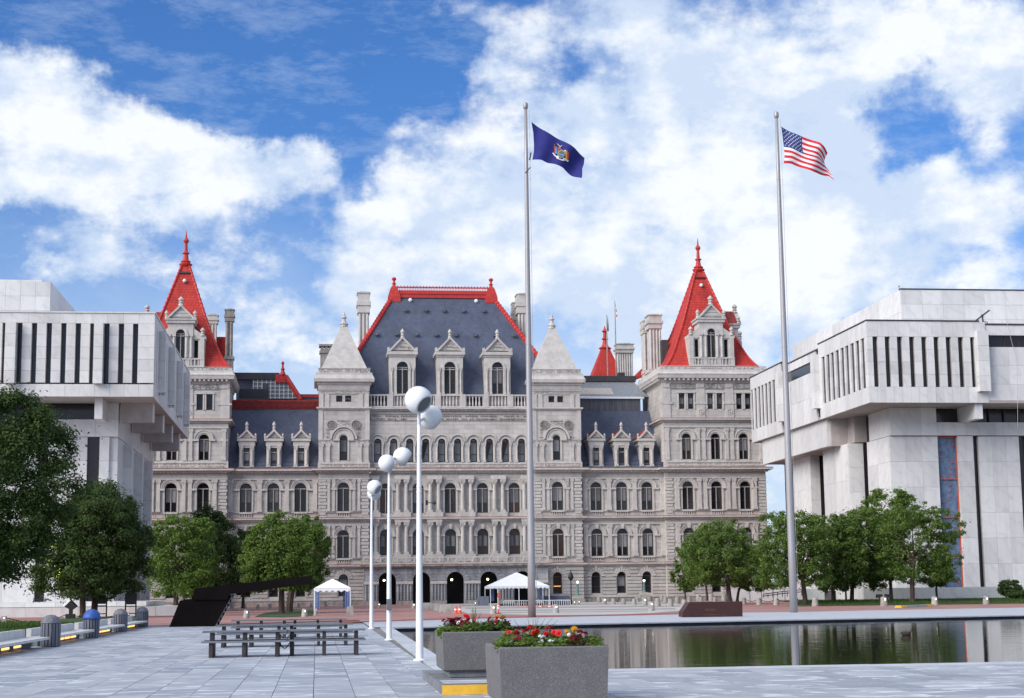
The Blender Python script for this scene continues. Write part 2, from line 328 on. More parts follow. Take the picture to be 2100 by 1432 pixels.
M['sash'] = mat('dark_sash', (.05, .045, .045), .5, .1, 3)
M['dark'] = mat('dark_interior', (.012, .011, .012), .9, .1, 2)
M['marble'] = marble_mat('white_marble_panel')
M['marble2'] = marble_mat('white_marble_wall', rand=.04)
M['soffit'] = mat('soffit_concrete_with_shade', (.40, .36, .345), .8, .1, .8, bump=.1)  # soffit tone; also paints shade on side beams and hung box
M['dark_glass'] = glass_mat('slit_window_glass', (.02, .016, .02), .12, .3)
M['coping_dark'] = mat('dark_roof_edge', (.05, .05, .055), .6)
M['tarp'] = mat('blue_tarpaulin', (.135, .20, .315), .55, .2, 1.8, bump=.6, bscale=2.5)
M['orange'] = mat('orange_frame', (.62, .10, .05), .6)
M['cone'] = mat('orange_plastic', (.85, .10, .03), .5, .05)
M['white_paint'] = mat('white_paint', (.78, .79, .80), .35, .03, 1.5)
M['steel'] = mat('brushed_steel', (.37, .36, .37), .42, .06, 2, (1, 1, .05), metal=.25)
M['black_steel'] = mat('black_painted_steel', (.0075, .0045, .005), .85, .2, 1.5, bump=.1, bscale=8, spec=.12)
M['black'] = mat('black_metal', (.02, .02, .022), .5)
M['lens'] = mat('lamp_lens', (.22, .235, .25), .2, .05)
M['plank'] = mat('grey_blue_plank', (.155, .17, .20), .7, .18, 3, (.6, 6, 6), rand=.12)
M['post'] = mat('dark_timber_post', (.042, .034, .037), .7, .2, 4, rand=.15)
M['slat'] = mat('grey_bin_slat', (.14, .148, .18), .65, .15, 5, (4, 4, .6), rand=.2)
M['bin_lid'] = mat('grey_bin_lid', (.15, .15, .175), .5, .08, 4)
M['blue_bag'] = mat('blue_bin_bag', (.035, .10, .36), .5, .1, 5, bump=.3, bscale=14)
M['concrete'] = mat('bollard_concrete', (.36, .345, .32), .85, .18, 3, bump=.3, bscale=25, rand=.1)
M['aggregate'] = None
M['lawn'] = mat('lawn_grass', (.045, .085, .022), .9, .35, .8)
M['blade'] = leaf_mat('grass_blade', (.04, .085, .015), (.09, .16, .03))
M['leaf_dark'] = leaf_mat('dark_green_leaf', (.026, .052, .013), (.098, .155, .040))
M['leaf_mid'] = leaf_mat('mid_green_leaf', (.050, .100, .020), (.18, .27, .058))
M['leaf_bright'] = leaf_mat('bright_green_leaf', (.058, .115, .020), (.19, .285, .055))
M['bark'] = mat('tree_bark', (.085, .062, .05), .9, .3, 6, (1, 1, .2), bump=.5, bscale=12)
M['granite_red'] = mat('polished_red_granite', (.060, .021, .018), .35, .35, 22)
M['tent'] = mat('white_tent_fabric', (.84, .85, .87), .6, .03, 1.0)
M['blue_strap'] = mat('blue_tent_drape', (.12, .2, .42), .7)
M['yellow'] = mat('yellow_paint', (.80, .47, .045), .5, .08, 6)
M['grey_stone'] = mat('grey_plinth_stone', (.20, .21, .23), .7, .2, 4, bump=.3)
M['soil'] = mat('planter_soil', (.03, .022, .016), .95)
M['patina'] = mat('green_bronze', (.13, .25, .23), .6, .2, 6)
M['lit'] = emit('lit_lamp', (1.0, .86, .62), 3.5)
M['lit_warm'] = emit('lit_under_bench', (1.0, .52, .17), 1.05)
M['lit_win'] = emit('lit_window', (1.0, .55, .2), .6)
M['flood'] = emit('floodlight_face', (1.0, .95, .85), .7)
M['water'] = water_mat()
def aggregate():
    m, t, b = principled('exposed_aggregate'); L = t.links.new
    b.inputs['Roughness'].default_value = .85
    g = N(t, 'ShaderNodeNewGeometry'); vo = N(t, 'ShaderNodeTexVoronoi'); L(g.outputs['Position'], vo.inputs['Vector']); vo.inputs['Scale'].default_value = 120
    n = N(t, 'ShaderNodeTexNoise'); L(g.outputs['Position'], n.inputs['Vector']); n.inputs['Scale'].default_value = 3; n.inputs['Detail'].default_value = 6
    sc_ = N(t, 'ShaderNodeSeparateColor'); L(vo.outputs['Color'], sc_.inputs[0])
    v = mth(t, 'ADD', mth(t, 'POWER', sc_.outputs[0], 4.0), mth(t, 'MULTIPLY_ADD', n.outputs[0], .5, -.25), clamp=True)
    mx = N(t, 'ShaderNodeMix', data_type='RGBA'); L(v, mx.inputs[0]); mx.inputs[6].default_value = (.115, .111, .116, 1); mx.inputs[7].default_value = (.24, .23, .23, 1); L(mx.outputs[2], b.inputs['Base Color'])
    bp = N(t, 'ShaderNodeBump'); bp.inputs['Strength'].default_value = .6; bp.inputs['Distance'].default_value = .006; L(vo.outputs['Distance'], bp.inputs['Height']); L(bp.outputs[0], b.inputs['Normal'])
    return m
M['aggregate'] = aggregate()
def paver_mat():
    m, t, b = principled('plaza_slate_paver'); L = t.links.new
    g = N(t, 'ShaderNodeNewGeometry'); oi = N(t, 'ShaderNodeObjectInfo')
    rnd = mth(t, 'FRACT', mth(t, 'ADD', oi.outputs['Random'], g.outputs['Random Per Island']))
    ad = N(t, 'ShaderNodeVectorMath', operation='MULTIPLY_ADD'); L(rnd, ad.inputs[0]); ad.inputs[1].default_value = (17, 23, 0); L(g.outputs['Position'], ad.inputs[2])
    n = N(t, 'ShaderNodeTexNoise'); L(ad.outputs[0], n.inputs['Vector']); n.inputs['Scale'].default_value = .8; n.inputs['Detail'].default_value = 9; n.inputs['Roughness'].default_value = .7
    mp = N(t, 'ShaderNodeMapping'); L(ad.outputs[0], mp.inputs['Vector']); mp.inputs['Scale'].default_value = (.62, 1.5, 1); mp.inputs['Rotation'].default_value = (0, 0, .25)
    wv = N(t, 'ShaderNodeTexNoise'); L(mp.outputs[0], wv.inputs['Vector']); wv.inputs['Scale'].default_value = 1.3; wv.inputs['Detail'].default_value = 6; wv.inputs['Roughness'].default_value = .6; wv.inputs['Distortion'].default_value = .8
    r1 = N(t, 'ShaderNodeMapRange'); L(wv.outputs[0], r1.inputs[0]); r1.inputs[1].default_value = .55; r1.inputs[2].default_value = .60
    base = N(t, 'ShaderNodeMix', data_type='RGBA'); L(mth(t, 'ADD', mth(t, 'MULTIPLY', rnd, .75), mth(t, 'MULTIPLY_ADD', n.outputs[0], 1.5, -.65), clamp=True), base.inputs[0])
    base.inputs[6].default_value = (.235, .26, .302, 1); base.inputs[7].default_value = (.43, .45, .485, 1)
    mx = N(t, 'ShaderNodeMix', data_type='RGBA'); L(mth(t, 'MULTIPLY', r1.outputs[0], .7), mx.inputs[0]); L(base.outputs[2], mx.inputs[6]); mx.inputs[7].default_value = (.70, .72, .75, 1)
    L(mx.outputs[2], b.inputs['Base Color'])
    rr = N(t, 'ShaderNodeMapRange'); L(n.outputs[0], rr.inputs[0]); rr.inputs[3].default_value = .35; rr.inputs[4].default_value = .75; L(rr.outputs[0], b.inputs['Roughness'])
    return m
M['paver'] = paver_mat()
M['coping'] = marble_mat('pool_coping_marble', (.52, .545, .58), (.34, .37, .42), .08, .5)
M['joint'] = mat('dark_paving_joint', (.21, .225, .25), .9)
M['earth'] = mat('distant_ground', (.20, .20, .19), .9, .2, .05)
M['road'] = ashlar('brick_paving', (.36, .15, .125), (.29, .125, .105), (.22, .17, .15), .25, .1, .02, tint=.25, streak=0, bump=.1)
def brick_ground():
    m, t, b = principled('red_brick_paving'); L = t.links.new; b.inputs['Roughness'].default_value = .8
    g = N(t, 'ShaderNodeNewGeometry'); br = N(t, 'ShaderNodeTexBrick'); L(g.outputs['Position'], br.inputs['Vector']); br.inputs['Scale'].default_value = 1
    br.inputs['Brick Width'].default_value = .42; br.inputs['Row Height'].default_value = .21; br.inputs['Mortar Size'].default_value = .015
    br.inputs['Color1'].default_value = (.40, .18, .15, 1); br.inputs['Color2'].default_value = (.31, .145, .125, 1); br.inputs['Mortar'].default_value = (.30, .24, .22, 1)
    n = N(t, 'ShaderNodeTexNoise'); L(g.outputs['Position'], n.inputs['Vector']); n.inputs['Scale'].default_value = .25; n.inputs['Detail'].default_value = 8
    r = N(t, 'ShaderNodeMapRange'); L(n.outputs[0], r.inputs[0]); r.inputs[1].default_value = .3; r.inputs[2].default_value = .7; r.inputs[3].default_value = .8; r.inputs[4].default_value = 1.2
    h = N(t, 'ShaderNodeVectorMath', operation='SCALE'); L(br.outputs[0], h.inputs[0]); L(r.outputs[0], h.inputs['Scale']); L(h.outputs[0], b.inputs['Base Color']); return m
M['road'] = brick_ground()
M['pale_paving'] = mat('pale_concrete_paving', (.50, .48, .46), .8, .12, .4)
M['band_paving'] = mat('grey_paving_band', (.30, .27, .25), .8, .12, .5)

# ================================================================== GROUND, PAVING, POOL
NL = (3.12, 35.63); NR = (75.0, 37.5)
_a = G(808, 1287); _b = G(2100, 1261.5); _k = (_b[1]-_a[1])/(_b[0]-_a[0])
FL = (3.62, _a[1]+_k*(3.62-_a[0])); FR = (75.0, _a[1]+_k*(75-_a[0]))
def sheet(name, pts, z, m, parent=None):
    mb = MB(); mb.quad(*[(x, y, z) for x, y in pts]); return mb.build(name, m, parent)
def frame_sheet(name, z, m, x0, y0, x1, y1):          # a level sheet with the pool cut out
    mb = MB()
    mb.quad((x0, y0, z), (x1, y0, z), (*NR, z), (*NL, z)); mb.quad((x1, y0, z), (x1, y1, z), (*FR, z), (*NR, z))
    mb.quad((x1, y1, z), (x0, y1, z), (*FL, z), (*FR, z)); mb.quad((x0, y1, z), (x0, y0, z), (*NL, z), (*FL, z))
    return mb.build(name, m)
tag(frame_sheet('ground', -.05, M['earth'], -3500, -300, 3500, 6000), kind='structure')
edge = [G(*p) for p in ((300, 1284), (720, 1272), (1000, 1266.5), (1340, 1259), (1660, 1254.5), (1900, 1249.5), (2100, 1246))]
edge = [(-9.7, edge[0][1]-.2)]+edge+[(85, edge[-1][1]+14)]
tag(sheet('road', edge+[(110, 232), (-60, 232), (-60, 85), (-11.2, 85)], -.016, M['road']), kind='structure')
# the plaza: a dark bed under separate slabs
plaza = tag(sheet('plaza', [(-9.8, 12), (40, 12), (40, 34.65), (2.1, 34.65), (2.6, 79), (-9.4, 94)], -.03, M['joint']), kind='structure')
pw = .69; cells = []
rr = random.Random(3)
xc = -9.7
while xc < 38:
    y = 18+rr.random()*1.5; lim = 92 if xc+.1 < 2.5 else 34.5
    while y < lim:
        ln = rr.choice((1.25, 1.6, 1.6, 2.1, 2.6))
        y2 = min(y+ln, lim)
        if y2-y > .3: cells.append((xc, y, min(xc+pw, 2.54) if (xc < 2.5 and y2 > 34) else xc+pw, y2))
        y = y2
    xc += pw
def proj(x, y, z):
    v = (x, y, z-H); k = sum(v[i]*fw[i] for i in range(3))
    return 1050+F*sum(v[i]*rt[i] for i in range(3))/k, 716-F*sum(v[i]*up[i] for i in range(3))/k
def inview(c):
    p = proj((c[0]+c[2])/2, (c[1]+c[3])/2, 0); return -40 < p[0] < 2140 and p[1] < 1460
vis = sorted([c for c in cells if inview(c)], key=lambda c: c[1]); near = vis[:300]; rest = vis[300:]+[c for c in cells if not inview(c)]
ub = MB(); ub.box(0, 0, 0, 1, 1, 1); unit_paver = ub.mesh('paver', M['paver'])
for (x0, y0, x1, y1) in near:
    h = .026+rr.random()*.006
    inst('paver', unit_paver, plaza, (x0+.006, y0+.006, -.028), (x1-x0-.012, y1-y0-.012, h))
mb = MB()
for (x0, y0, x1, y1) in rest: mb.box(x0+.006, y0+.006, -.028, x1-.006, y1-.006, -.002+rr.random()*.005)
tag(mb.build('paver_field', M['paver'], plaza), kind='stuff')
# coping stones round the pool
cp = tag(empty('pool_coping', (0, 0, 0)), kind='structure')
ms_ = MB()
def strip(p, q, w, side, name, n, z0=-.5, z1=.004, gap=.008):
    d = Vector((q[0]-p[0], q[1]-p[1])); l = d.length; d.normalize(); nn = Vector((-d.y, d.x))*side
    for i in range(n):
        a = Vector(p)+d*(l*i/n+gap); b = Vector(p)+d*(l*(i+1)/n-gap); c2 = b+nn*w; d2 = a+nn*w
        pts = [tuple(a), tuple(b), tuple(c2), tuple(d2)]
        if side < 0: pts.reverse()
        m = MB(); m.slab([(x, y) for x, y in pts], z0, z1+.002*((i*7) % 3)); m.build(name, M['coping'], cp)
strip(NL, NR, .95, -1, 'coping_stone', 24, -.09)
strip((FL[0], FL[1]), NL, .55, -1, 'coping_stone', 16, -.09)
strip(FL, FR, .9, 1, 'coping_stone', 16, -.06)
tag(sheet('far_promenade', [(2.65, FL[1]+.95), (75, FR[1]+.95), edge[-1], *reversed(edge[3:-1]), (2.65, edge[2][1])], -.008, M['coping']), kind='structure')
# pool basin and water
pb_ = MB()
for a_, b_, d_ in ((NL, NR, (0, -.25)), (FL, FR, (0, .25)), (NL, FL, (-.25, 0)), (NR, FR, (.25, 0))):
    pb_.quad((a_[0]+d_[0]*.5, a_[1]+d_[1]*.5, -.9), (b_[0]+d_[0]*.5, b_[1]+d_[1]*.5, -.9), (b_[0]+d_[0]*.5, b_[1]+d_[1]*.5, -.052), (a_[0]+d_[0]*.5, a_[1]+d_[1]*.5, -.052))
tag(pb_.build('pool_wall', mat('shadow_dark_pool_wall', (.05, .055, .07), .7, .2, 2)), kind='structure')  # shadow under the coping, and its slot, put into the dark wall colour
tag(sheet('pool_water', [(NL[0]-.2, NL[1]-.2), (NR[0], NR[1]-.2), (FR[0], FR[1]+.2), (FL[0]-.2, FL[1]+.2)], -.16, M['water']), kind='structure')
# pale forecourt with darker bands
fc = [(880, 1232), (925, 1247), (960, 1258), (1100, 1261), (1240, 1261), (1330, 1257.5), (1400, 1252), (1440, 1243), (1300, 1230), (1000, 1231)]
tag(sheet('forecourt', [G(*p) for p in fc], -.012, M['pale_paving']), kind='structure')
for (ya, yb, x0, x1) in ((1240, 1241.6, 940, 1370), (1245.5, 1247.5, 955, 1395), (1251, 1253, 965, 1385), (1255.5, 1257, 975, 1330)):
    tag(sheet('paving_band', [G(x0, ya+1), G(x1, ya-3.5), G(x1, yb-3.5), G(x0, yb+1)], -.008, M['band_paving']), kind='structure')
tag(sheet('brick_edging', [G(700, 1274), G(1000, 1265.5), G(1330, 1258.5), G(1420, 1257), G(1420, 1259), G(1330, 1261.5), G(1000, 1268.3), G(700, 1277.5)], -.004, mat('dark_brick_edge', (.30, .10, .08), .8)), kind='structure')
# lawns
lawn_l = [(-9.85, 44), (-9.85, 95), G(285, 1264.5), G(150, 1268.5), G(0, 1281), (-30, 90), (-30, 44)]
tag(sheet('lawn', lawn_l, .03, M['lawn']), kind='structure')
lawn_c = [G(*p) for p in ((522, 1265), (544, 1257), (600, 1250), (643, 1251), (652, 1257), (640, 1263), (580, 1266))]
tag(sheet('lawn', lawn_c, .012, M['lawn']), kind='structure')
mb = MB(); mb.quad((43.5, 147.5, .005), (84, 147.5, .005), (84, 153, .3), (45, 153, .3)); mb.quad((45, 153, .3), (84, 153, .3), (100, 186, .32), (54, 186, .32))
tag(mb.build('lawn', M['lawn']), kind='structure')
def blades(name, poly_box, n, hgt, zf, seed, inside):
    r = np.random.default_rng(seed); x0, y0, x1, y1 = poly_box
    p = np.stack([r.uniform(x0, x1, n*3), r.uniform(y0, y1, n*3)], 1)
    p = np.array([q for q in p if inside(q[0], q[1])])[:n]; n = len(p)
    a = r.uniform(0, 6.28, n); h = hgt*r.uniform(.5, 1.4, n); w = .03; z = np.array([zf(q[0], q[1]) for q in p])
    v = np.zeros((n, 3, 3)); dx, dy = np.cos(a)*w, np.sin(a)*w
    v[:, 0] = np.stack([p[:, 0]-dx, p[:, 1]-dy, z], 1); v[:, 1] = np.stack([p[:, 0]+dx, p[:, 1]+dy, z], 1)
    v[:, 2] = np.stack([p[:, 0]+r.normal(0, .05, n), p[:, 1]+r.normal(0, .05, n), z+h], 1)
    me = bpy.data.meshes.new(name); me.from_pydata(v.reshape(-1, 3).tolist(), [], np.arange(n*3).reshape(-1, 3).tolist()); me.materials.append(M['blade'])
    tag(link(bpy.data.objects.new(name, me)), kind='stuff')
blades('grass', (-30, 60, -10.8, 135), 26000, .14, lambda x, y: .03, 5, lambda x, y: y < 96+(-10.75-x)*1.9)
blades('grass', (46, 148, 76, 166), 16000, .16, lambda x, y: min(.3, max(.005, (y-147.5)/5.5*.3)), 6, lambda x, y: True)

# ================================================================== STATE HOUSE (granite building with red roofs)
cap = thing('state_house', 'pale granite state house with red pyramid roofs, slate roofs and rows of arched windows', 'building', (18.6, 230, 0))
cap_inv = Vector((-18.6, -230, 0))
def part(mb, name, m, parent=cap, smooth=False):
    o = mb.build(name, m, parent, smooth)
    if parent is cap: o.location = cap_inv
    return o
YT, YU, YW, YC = 229.0, 229.0, 230.0, 230.0
def zr(py, px=704, Y=229.4): return P(px, py, Y)[1]
def xr(px, Y, py=1000): return P(px, py, Y)[0]
Z = {k: zr(v) for k, v in dict(g_top=1166, l1_bot=1166, l1_top=1159, f1_sill=1145, f1_top=1069, l2_bot=1069.5, l2_top=1062, f2_sill=1049, f2_top=970, l3_bot=970, l3_top=962, par_top=949, f3_sill=945, l4_bot=842, l4_top=836, top_bot=799, top_mid=788, top_top=767).items()}
ZB = -.35
# ---- window units: part window (stone mullions), sub-parts sash, pane, blind
wcache = {}
def window_meshes(w, h, arch, style):
    key = (round(w, 2), round(h, 2), arch, style)
    if key in wcache: return wcache[key]
    r = w/2; hs = h-r if arch else h           # spring height
    fr = MB(); t = .09 if w > .9 else .06
    fr.mi = 1
    fr.box(-r, -.02, 0, -r+t, .10, hs); fr.box(r-t, -.02, 0, r, .10, hs); fr.box(-r+t, -.02, 0, r-t, .10, t)
    if arch: fr.archring(0, hs, r-t, r, -.02, .10, 12)
    else: fr.box(-r+t, -.02, hs-t, r-t, .10, hs)
    fr.mi = 0
    if style in ('twin', 'twin_dark'):
        zt = hs-.04 if arch else h*.72
        fr.box(-r+t, -.06, zt, r-t, .085, zt+.12); fr.box(-.055, -.05, t, .055, .085, zt-.002)
    if style == 'cross':
        zt = hs-.30; fr.box(-r+t, -.06, zt, r-t, .085, zt+.13); fr.box(-.07, -.05, t, .07, .085, hs if arch else h-t); fr.box(-r+t, -.05, hs, r-t, .08, hs+.1)
    if style == 'single' and arch: fr.box(-r+t, -.04, hs-.03, r-t, .085, hs+.09)
    if style == 'rect': fr.box(-r+t, -.04, h*.74, r-t, .085, h*.74+.12)
    fm = fr.mesh('window_frame', [M['mullion'] if style in ('twin', 'cross', 'rect') else M['sash'], M['sash']])
    sa = MB(); zt = (hs-.04) if arch else h*.72; zm = zt*.40
    lights = [(-r+t, -.055), (.055, r-t)] if style in ('twin', 'twin_dark', 'cross') else [(-r+t, r-t)]
    for a, b in lights:
        q = .055
        sa.box(a, .02, t, a+q, .09, zt-.003); sa.box(b-q, .02, t, b, .09, zt-.003); sa.box(a+q, .02, zm, b-q, .09, zm+.07); sa.box(a+q, .02, t, b-q, .09, t+.07)
    sm = sa.mesh('window_sash', M['sash'])
    pn = MB(); n = 10
    pts = [(-r, .0), (r, 0.0)]+([(r*math.cos(math.pi*i/n), hs+r*math.sin(math.pi*i/n)) for i in range(n+1)] if arch else [(r, h), (-r, h)])
    pn.prism([(x*.985, z if z == 0 else z-.01) for x, z in pts], .11, .15)
    pm = pn.mesh('window_pane', M['glass'])
    bl = MB()
    for a, b in lights: bl.box(a+.06, .095, zm+.10, b-.06, .108, zt-.02)
    bm = bl.mesh('window_blind', M['blind'])
    cu = MB()
    for a, b in lights:
        s_ = 1 if (a+b) < 0 or len(lights) == 1 else -1
        xa, xb = (a+.06, b-.06) if s_ > 0 else (b-.06, a+.06)
        cu.prism([(xa, t+.1), (xa, zt-.03), (xb, zt-.03), (xa+(xb-xa)*.5, zt*.55), (xa+(xb-xa)*.22, zt*.3)] if s_ > 0 else [(xa, t+.1), (xa+(xb-xa)*.22, zt*.3), (xa+(xb-xa)*.5, zt*.55), (xb, zt-.03), (xa, zt-.03)], .096, .108)
    cm = cu.mesh('window_curtain', M['curtain'])
    wcache[key] = (fm, sm, pm, bm, cm); return wcache[key]
wr = random.Random(11)
pane_variants = {}
def window(x, zs, w, h, Y, arch=True, style='twin', blind=None, pane=None, parent=cap):
    fm, sm, pm, bm, cm = window_meshes(w, h, arch, style)
    o = inst('window', fm, parent, Vector((x, Y, zs))+(cap_inv if parent is cap else Vector()))
    inst('window_sash', sm, o, (0, 0, 0))
    p = inst('window_pane', pm, o, (0, 0, 0))
    if pane:
        p.material_slots[0].link = 'OBJECT'; p.material_slots[0].material = M[pane]
    if blind is None: blind = wr.choice(('blind', 'blind', 'curtain', None, None))
    if blind == 'blind': inst('window_blind', bm, o, (0, 0, 0))
    elif blind == 'curtain': inst('window_curtain', cm, o, (0, 0, 0))
    return o
def wall_mesh(mb, x0, x1, z0, z1, Y, ops, depth=.55):
    """front face with openings (xc, w, z sill, h, arch) and their reveals"""
    ops = sorted(ops); cur = x0
    for (xc, w, zs, h, arch) in ops:
        a, b = xc-w/2, xc+w/2; r = w/2; hs = zs+h-(r if arch else 0)
        mb.quad((cur, Y, z0), (a, Y, z0), (a, Y, z1), (cur, Y, z1)); cur = b
        if zs > z0+.01: mb.quad((a, Y, z0), (b, Y, z0), (b, Y, zs), (a, Y, zs))
        if arch:
            n = 12; arc = [(xc-r*math.cos(math.pi*i/n), hs+r*math.sin(math.pi*i/n)) for i in range(n+1)]
            for i in range(n):
                p, q = arc[i], arc[i+1]
                mb.quad((p[0], Y, p[1]), (q[0], Y, q[1]), (q[0], Y, z1), (p[0], Y, z1))
            path = [(a, zs)]+arc+[(b, zs)]
        else:
            mb.quad((a, Y, zs+h), (b, Y, zs+h), (b, Y, z1), (a, Y, z1)); path = [(a, zs), (a, zs+h), (b, zs+h), (b, zs)]
        for i in range(len(path)-1):
            p, q = path[i], path[i+1]
            if p == q: continue
            mb.quad((p[0], Y, p[1]), (p[0], Y+depth, p[1]), (q[0], Y+depth, q[1]), (q[0], Y, q[1]))
        mb.quad((a, Y, zs), (b, Y, zs), (b, Y+depth, zs), (a, Y+depth, zs))
    mb.quad((cur, Y, z0), (x1, Y, z0), (x1, Y, z1), (cur, Y, z1))
def wall(x0, x1, z0, z1, Y, ops, yb=None, m='stone', name='wall', parent=cap):
    mb = MB(); wall_mesh(mb, x0, x1, z0, z1, Y, ops)
    yb = yb or Y+1.6
    mb.quad((x0, yb, z0), (x0, Y, z0), (x0, Y, z1), (x0, yb, z1)); mb.quad((x1, Y, z0), (x1, yb, z0), (x1, yb, z1), (x1, Y, z1))
    mb.quad((x0, Y, z1), (x1, Y, z1), (x1, yb, z1), (x0, yb, z1))
    return part(mb, name, M[m], parent)
pil_cache = {}
def pilaster(x, z0, z1, Y, w=.62, d=.28, round_=False, m='stone_trim', parent=cap):
    key = (round(z1-z0, 2), w, d, round_, m)
    if key not in pil_cache:
        mb = MB(); hh = z1-z0
        mb.box(-w*.62, -d*1.25, 0, w*.62, .05, .32); 
        if round_: mb.lathe(0, -d*.55, [(w*.5, .32), (w*.46, hh*.5), (w*.42, hh-.62)], 12)
        else: mb.box(-w*.5, -d, .32, w*.5, .05, hh-.62)
        mb.loft(0, -d*.5+.02, [(w*.5, d*.55, hh-.62), (w*.5, d*.6, hh-.5), (w*.68, d*.8, hh-.15), (w*.72, d*.85, hh)])
        mb.box(-w*.66, -d*1.25, hh-.4, -w*.3, -d*.9, hh-.18); mb.box(w*.3, -d*1.25, hh-.4, w*.66, -d*.9, hh-.18)
        pil_cache[key] = mb.mesh('pilaster', M[m])
    inst('pilaster', pil_cache[key], parent, Vector((x, Y, z0))+(cap_inv if parent is cap else Vector()))
def ledge(x0, x1, Y, zb, zt, pr, back=.35, flash=True, m='stone_trim', side=True, name='cornice', parent=cap, dent=0):
    mb = MB(); h = zt-zb; e = pr if side else 0
    mb.box(x0-e*.35, Y-pr*.35, zb, x1+e*.35, Y+back, zb+h*.3)
    mb.box(x0-e*.65, Y-pr*.65, zb+h*.3, x1+e*.65, Y+back-.003, zb+h*.55)
    mb.box(x0-e, Y-pr, zb+h*.55, x1+e, Y+back-.006, zt)
    if dent:
        n = int((x1-x0)/dent)
        for i in range(n):
            xx = x0+(i+.5)*(x1-x0)/n; mb.box(xx-dent*.27, Y-pr*.62, zb+h*.02, xx+dent*.27, Y-pr*.33, zb+h*.3-.004)
    part(mb, name, M[m], parent)
    if flash:
        mb = MB(); mb.box(x0-e-.03, Y-pr-.03, zt+.002, x1+e+.03, Y+back-.03, zt+.07); part(mb, 'ledge_flashing', M['flashing'], parent)
def carved(x0, x1, z0, z1, Y, step=.16, seed=1, name='carved_frieze', parent=cap, m='stone_trim', depth=.09):
    mb = MB(); r = random.Random(seed); nx = max(1, int((x1-x0)/step)); nz = max(1, int((z1-z0)/step)); sx = (x1-x0)/nx; sz = (z1-z0)/nz
    for i in range(nx):
        for j in range(nz):
            if r.random() < .25: continue
            cx_, cz_ = x0+(i+.5)*sx, z0+(j+.5)*sz; a = sx*(.25+.25*r.random()); b = sz*(.25+.25*r.random()); d = depth*1.7*(.4+r.random())
            mb.add([(cx_-a, Y+.02, cz_), (cx_, Y+.02, cz_-b), (cx_+a, Y+.02, cz_), (cx_, Y+.02, cz_+b), (cx_+.2*a, Y-d, cz_)], [(0, 1, 4), (1, 2, 4), (2, 3, 4), (3, 0, 4)])
    mb.box(x0-.05, Y-.07, z0-.07, x1+.05, Y+.02, z0-.01); mb.box(x0-.05, Y-.07, z1+.01, x1+.05, Y+.02, z1+.07)
    part(mb, name, M[m], parent)
surr_cache = {}
def surround(x, zs, w, h, Y, arch=True, out=.42, key_=False, imp=.5):
    k = (round(w, 2), round(h, 2), arch, out, key_, imp)
    if k not in surr_cache:
        mb = MB(); r = w/2
        if arch:
            hs = h-r
            mb.archring(0, hs, r+.002, r+.16, -.10, .03, 14); mb.archring(0, hs, r+.162, r+out, -.18, .03, 14)
            mb.archring(0, hs, r+out+.002, r+out+.12, -.28, .03, 14)
            for s_ in (-1, 1):
                mb.box(min(s_*(r+.002), s_*(r+out+imp)), -.30, hs-.24, max(s_*(r+.002), s_*(r+out+imp)), .03, hs-.003)
                mb.box(min(s_*(r+.002), s_*(r+.22)), -.12, 0, max(s_*(r+.002), s_*(r+.22)), .03, hs-.25)
            if key_: mb.prism([(-.16, h-.02), (.16, h-.02), (.24, h+out+.22), (-.24, h+out+.22)], -.4, .03)
        else:
            for s_ in (-1, 1): mb.box(min(s_*(r+.002), s_*(r+.2)), -.10, 0, max(s_*(r+.002), s_*(r+.2)), .03, h)
            mb.box(-r-.28, -.16, h+.002, r+.28, .03, h+.22)
        surr_cache[k] = mb.mesh('window_surround', M['stone_trim'])
    inst('window_surround', surr_cache[k], cap, Vector((x, Y, zs))+cap_inv)
bal_cache = {}
def window_balustrade(x, z0, z1, Y, w, m='stone_trim'):
    k = (round(w, 2), round(z1-z0, 2))
    if k not in bal_cache:
        mb = MB(); h = z1-z0; n = max(4, int(w/.30))
        mb.box(-w/2, -.22, 0, w/2, .02, .12); mb.box(-w/2, -.24, h-.13, w/2, .02, h)
        for i in range(n):
            xx = -w/2+(i+.5)*w/n
            mb.lathe(xx, -.1, [(.05, .12), (.09, h*.3), (.05, h*.6), (.07, h-.13)], 6, cap=False)
        bal_cache[k] = (mb.mesh('balustrade', M[m]), None)
        q = MB(); q.box(-w/2, .0, .1, w/2, .012, h-.1); bal_cache[k] = (bal_cache[k][0], q.mesh('balustrade_backing', M['stone_dark']))  # backing is a flat darker sheet behind the balusters
    o = inst('balustrade', bal_cache[k][0], cap, Vector((x, Y, z0))+cap_inv); inst('balustrade_backing', bal_cache[k][1], o, (0, -.006, 0))
def quoins(x0, x1, z0, z1, Y, n):
    mb = MB(); h = (z1-z0)/n
    for i in range(n):
        c = .14 if i % 2 else 0
        mb.box(x0+c-.02, Y-.16, z0+i*h+.045, x1-c+.02, Y+.03, z0+(i+1)*h-.045)
    part(mb, 'quoin_stack', M['stone_trim'])
def rustication(x0, x1, z0, z1, Y, ops, n=9):
    mb = MB(); h = (z1-z0)/n
    for i in range(n):
        za, zb = z0+i*h+.05, z0+(i+1)*h-.05; cur = x0-.04
        for (xc, w, zs, hh, arch) in sorted(ops):
            top = zs+hh+.45
            if zb > zs-.1 and za < top:
                g = w/2+(.12 if zb < zs+hh-w/2 else .55)
                mb.box(cur, Y-.14, za, xc-g, Y+.03, zb); cur = xc+g
        mb.box(cur, Y-.14, za, x1+.04, Y+.03, zb)
    part(mb, 'rusticated_courses', M['stone'])
    for (xc, w, zs, hh, arch) in ops:
        if not arch: continue
        v = MB(); r = w/2
        for j in range(9):
            a0 = math.pi*j/9+.03; a1 = math.pi*(j+1)/9-.03
            v.archring(xc, zs+hh-r, r+.01, r+(.62 if j != 4 else .85), Y-.2, Y+.03, 2, a0, a1)
        part(v, 'arch_voussoirs', M['stone_trim'])

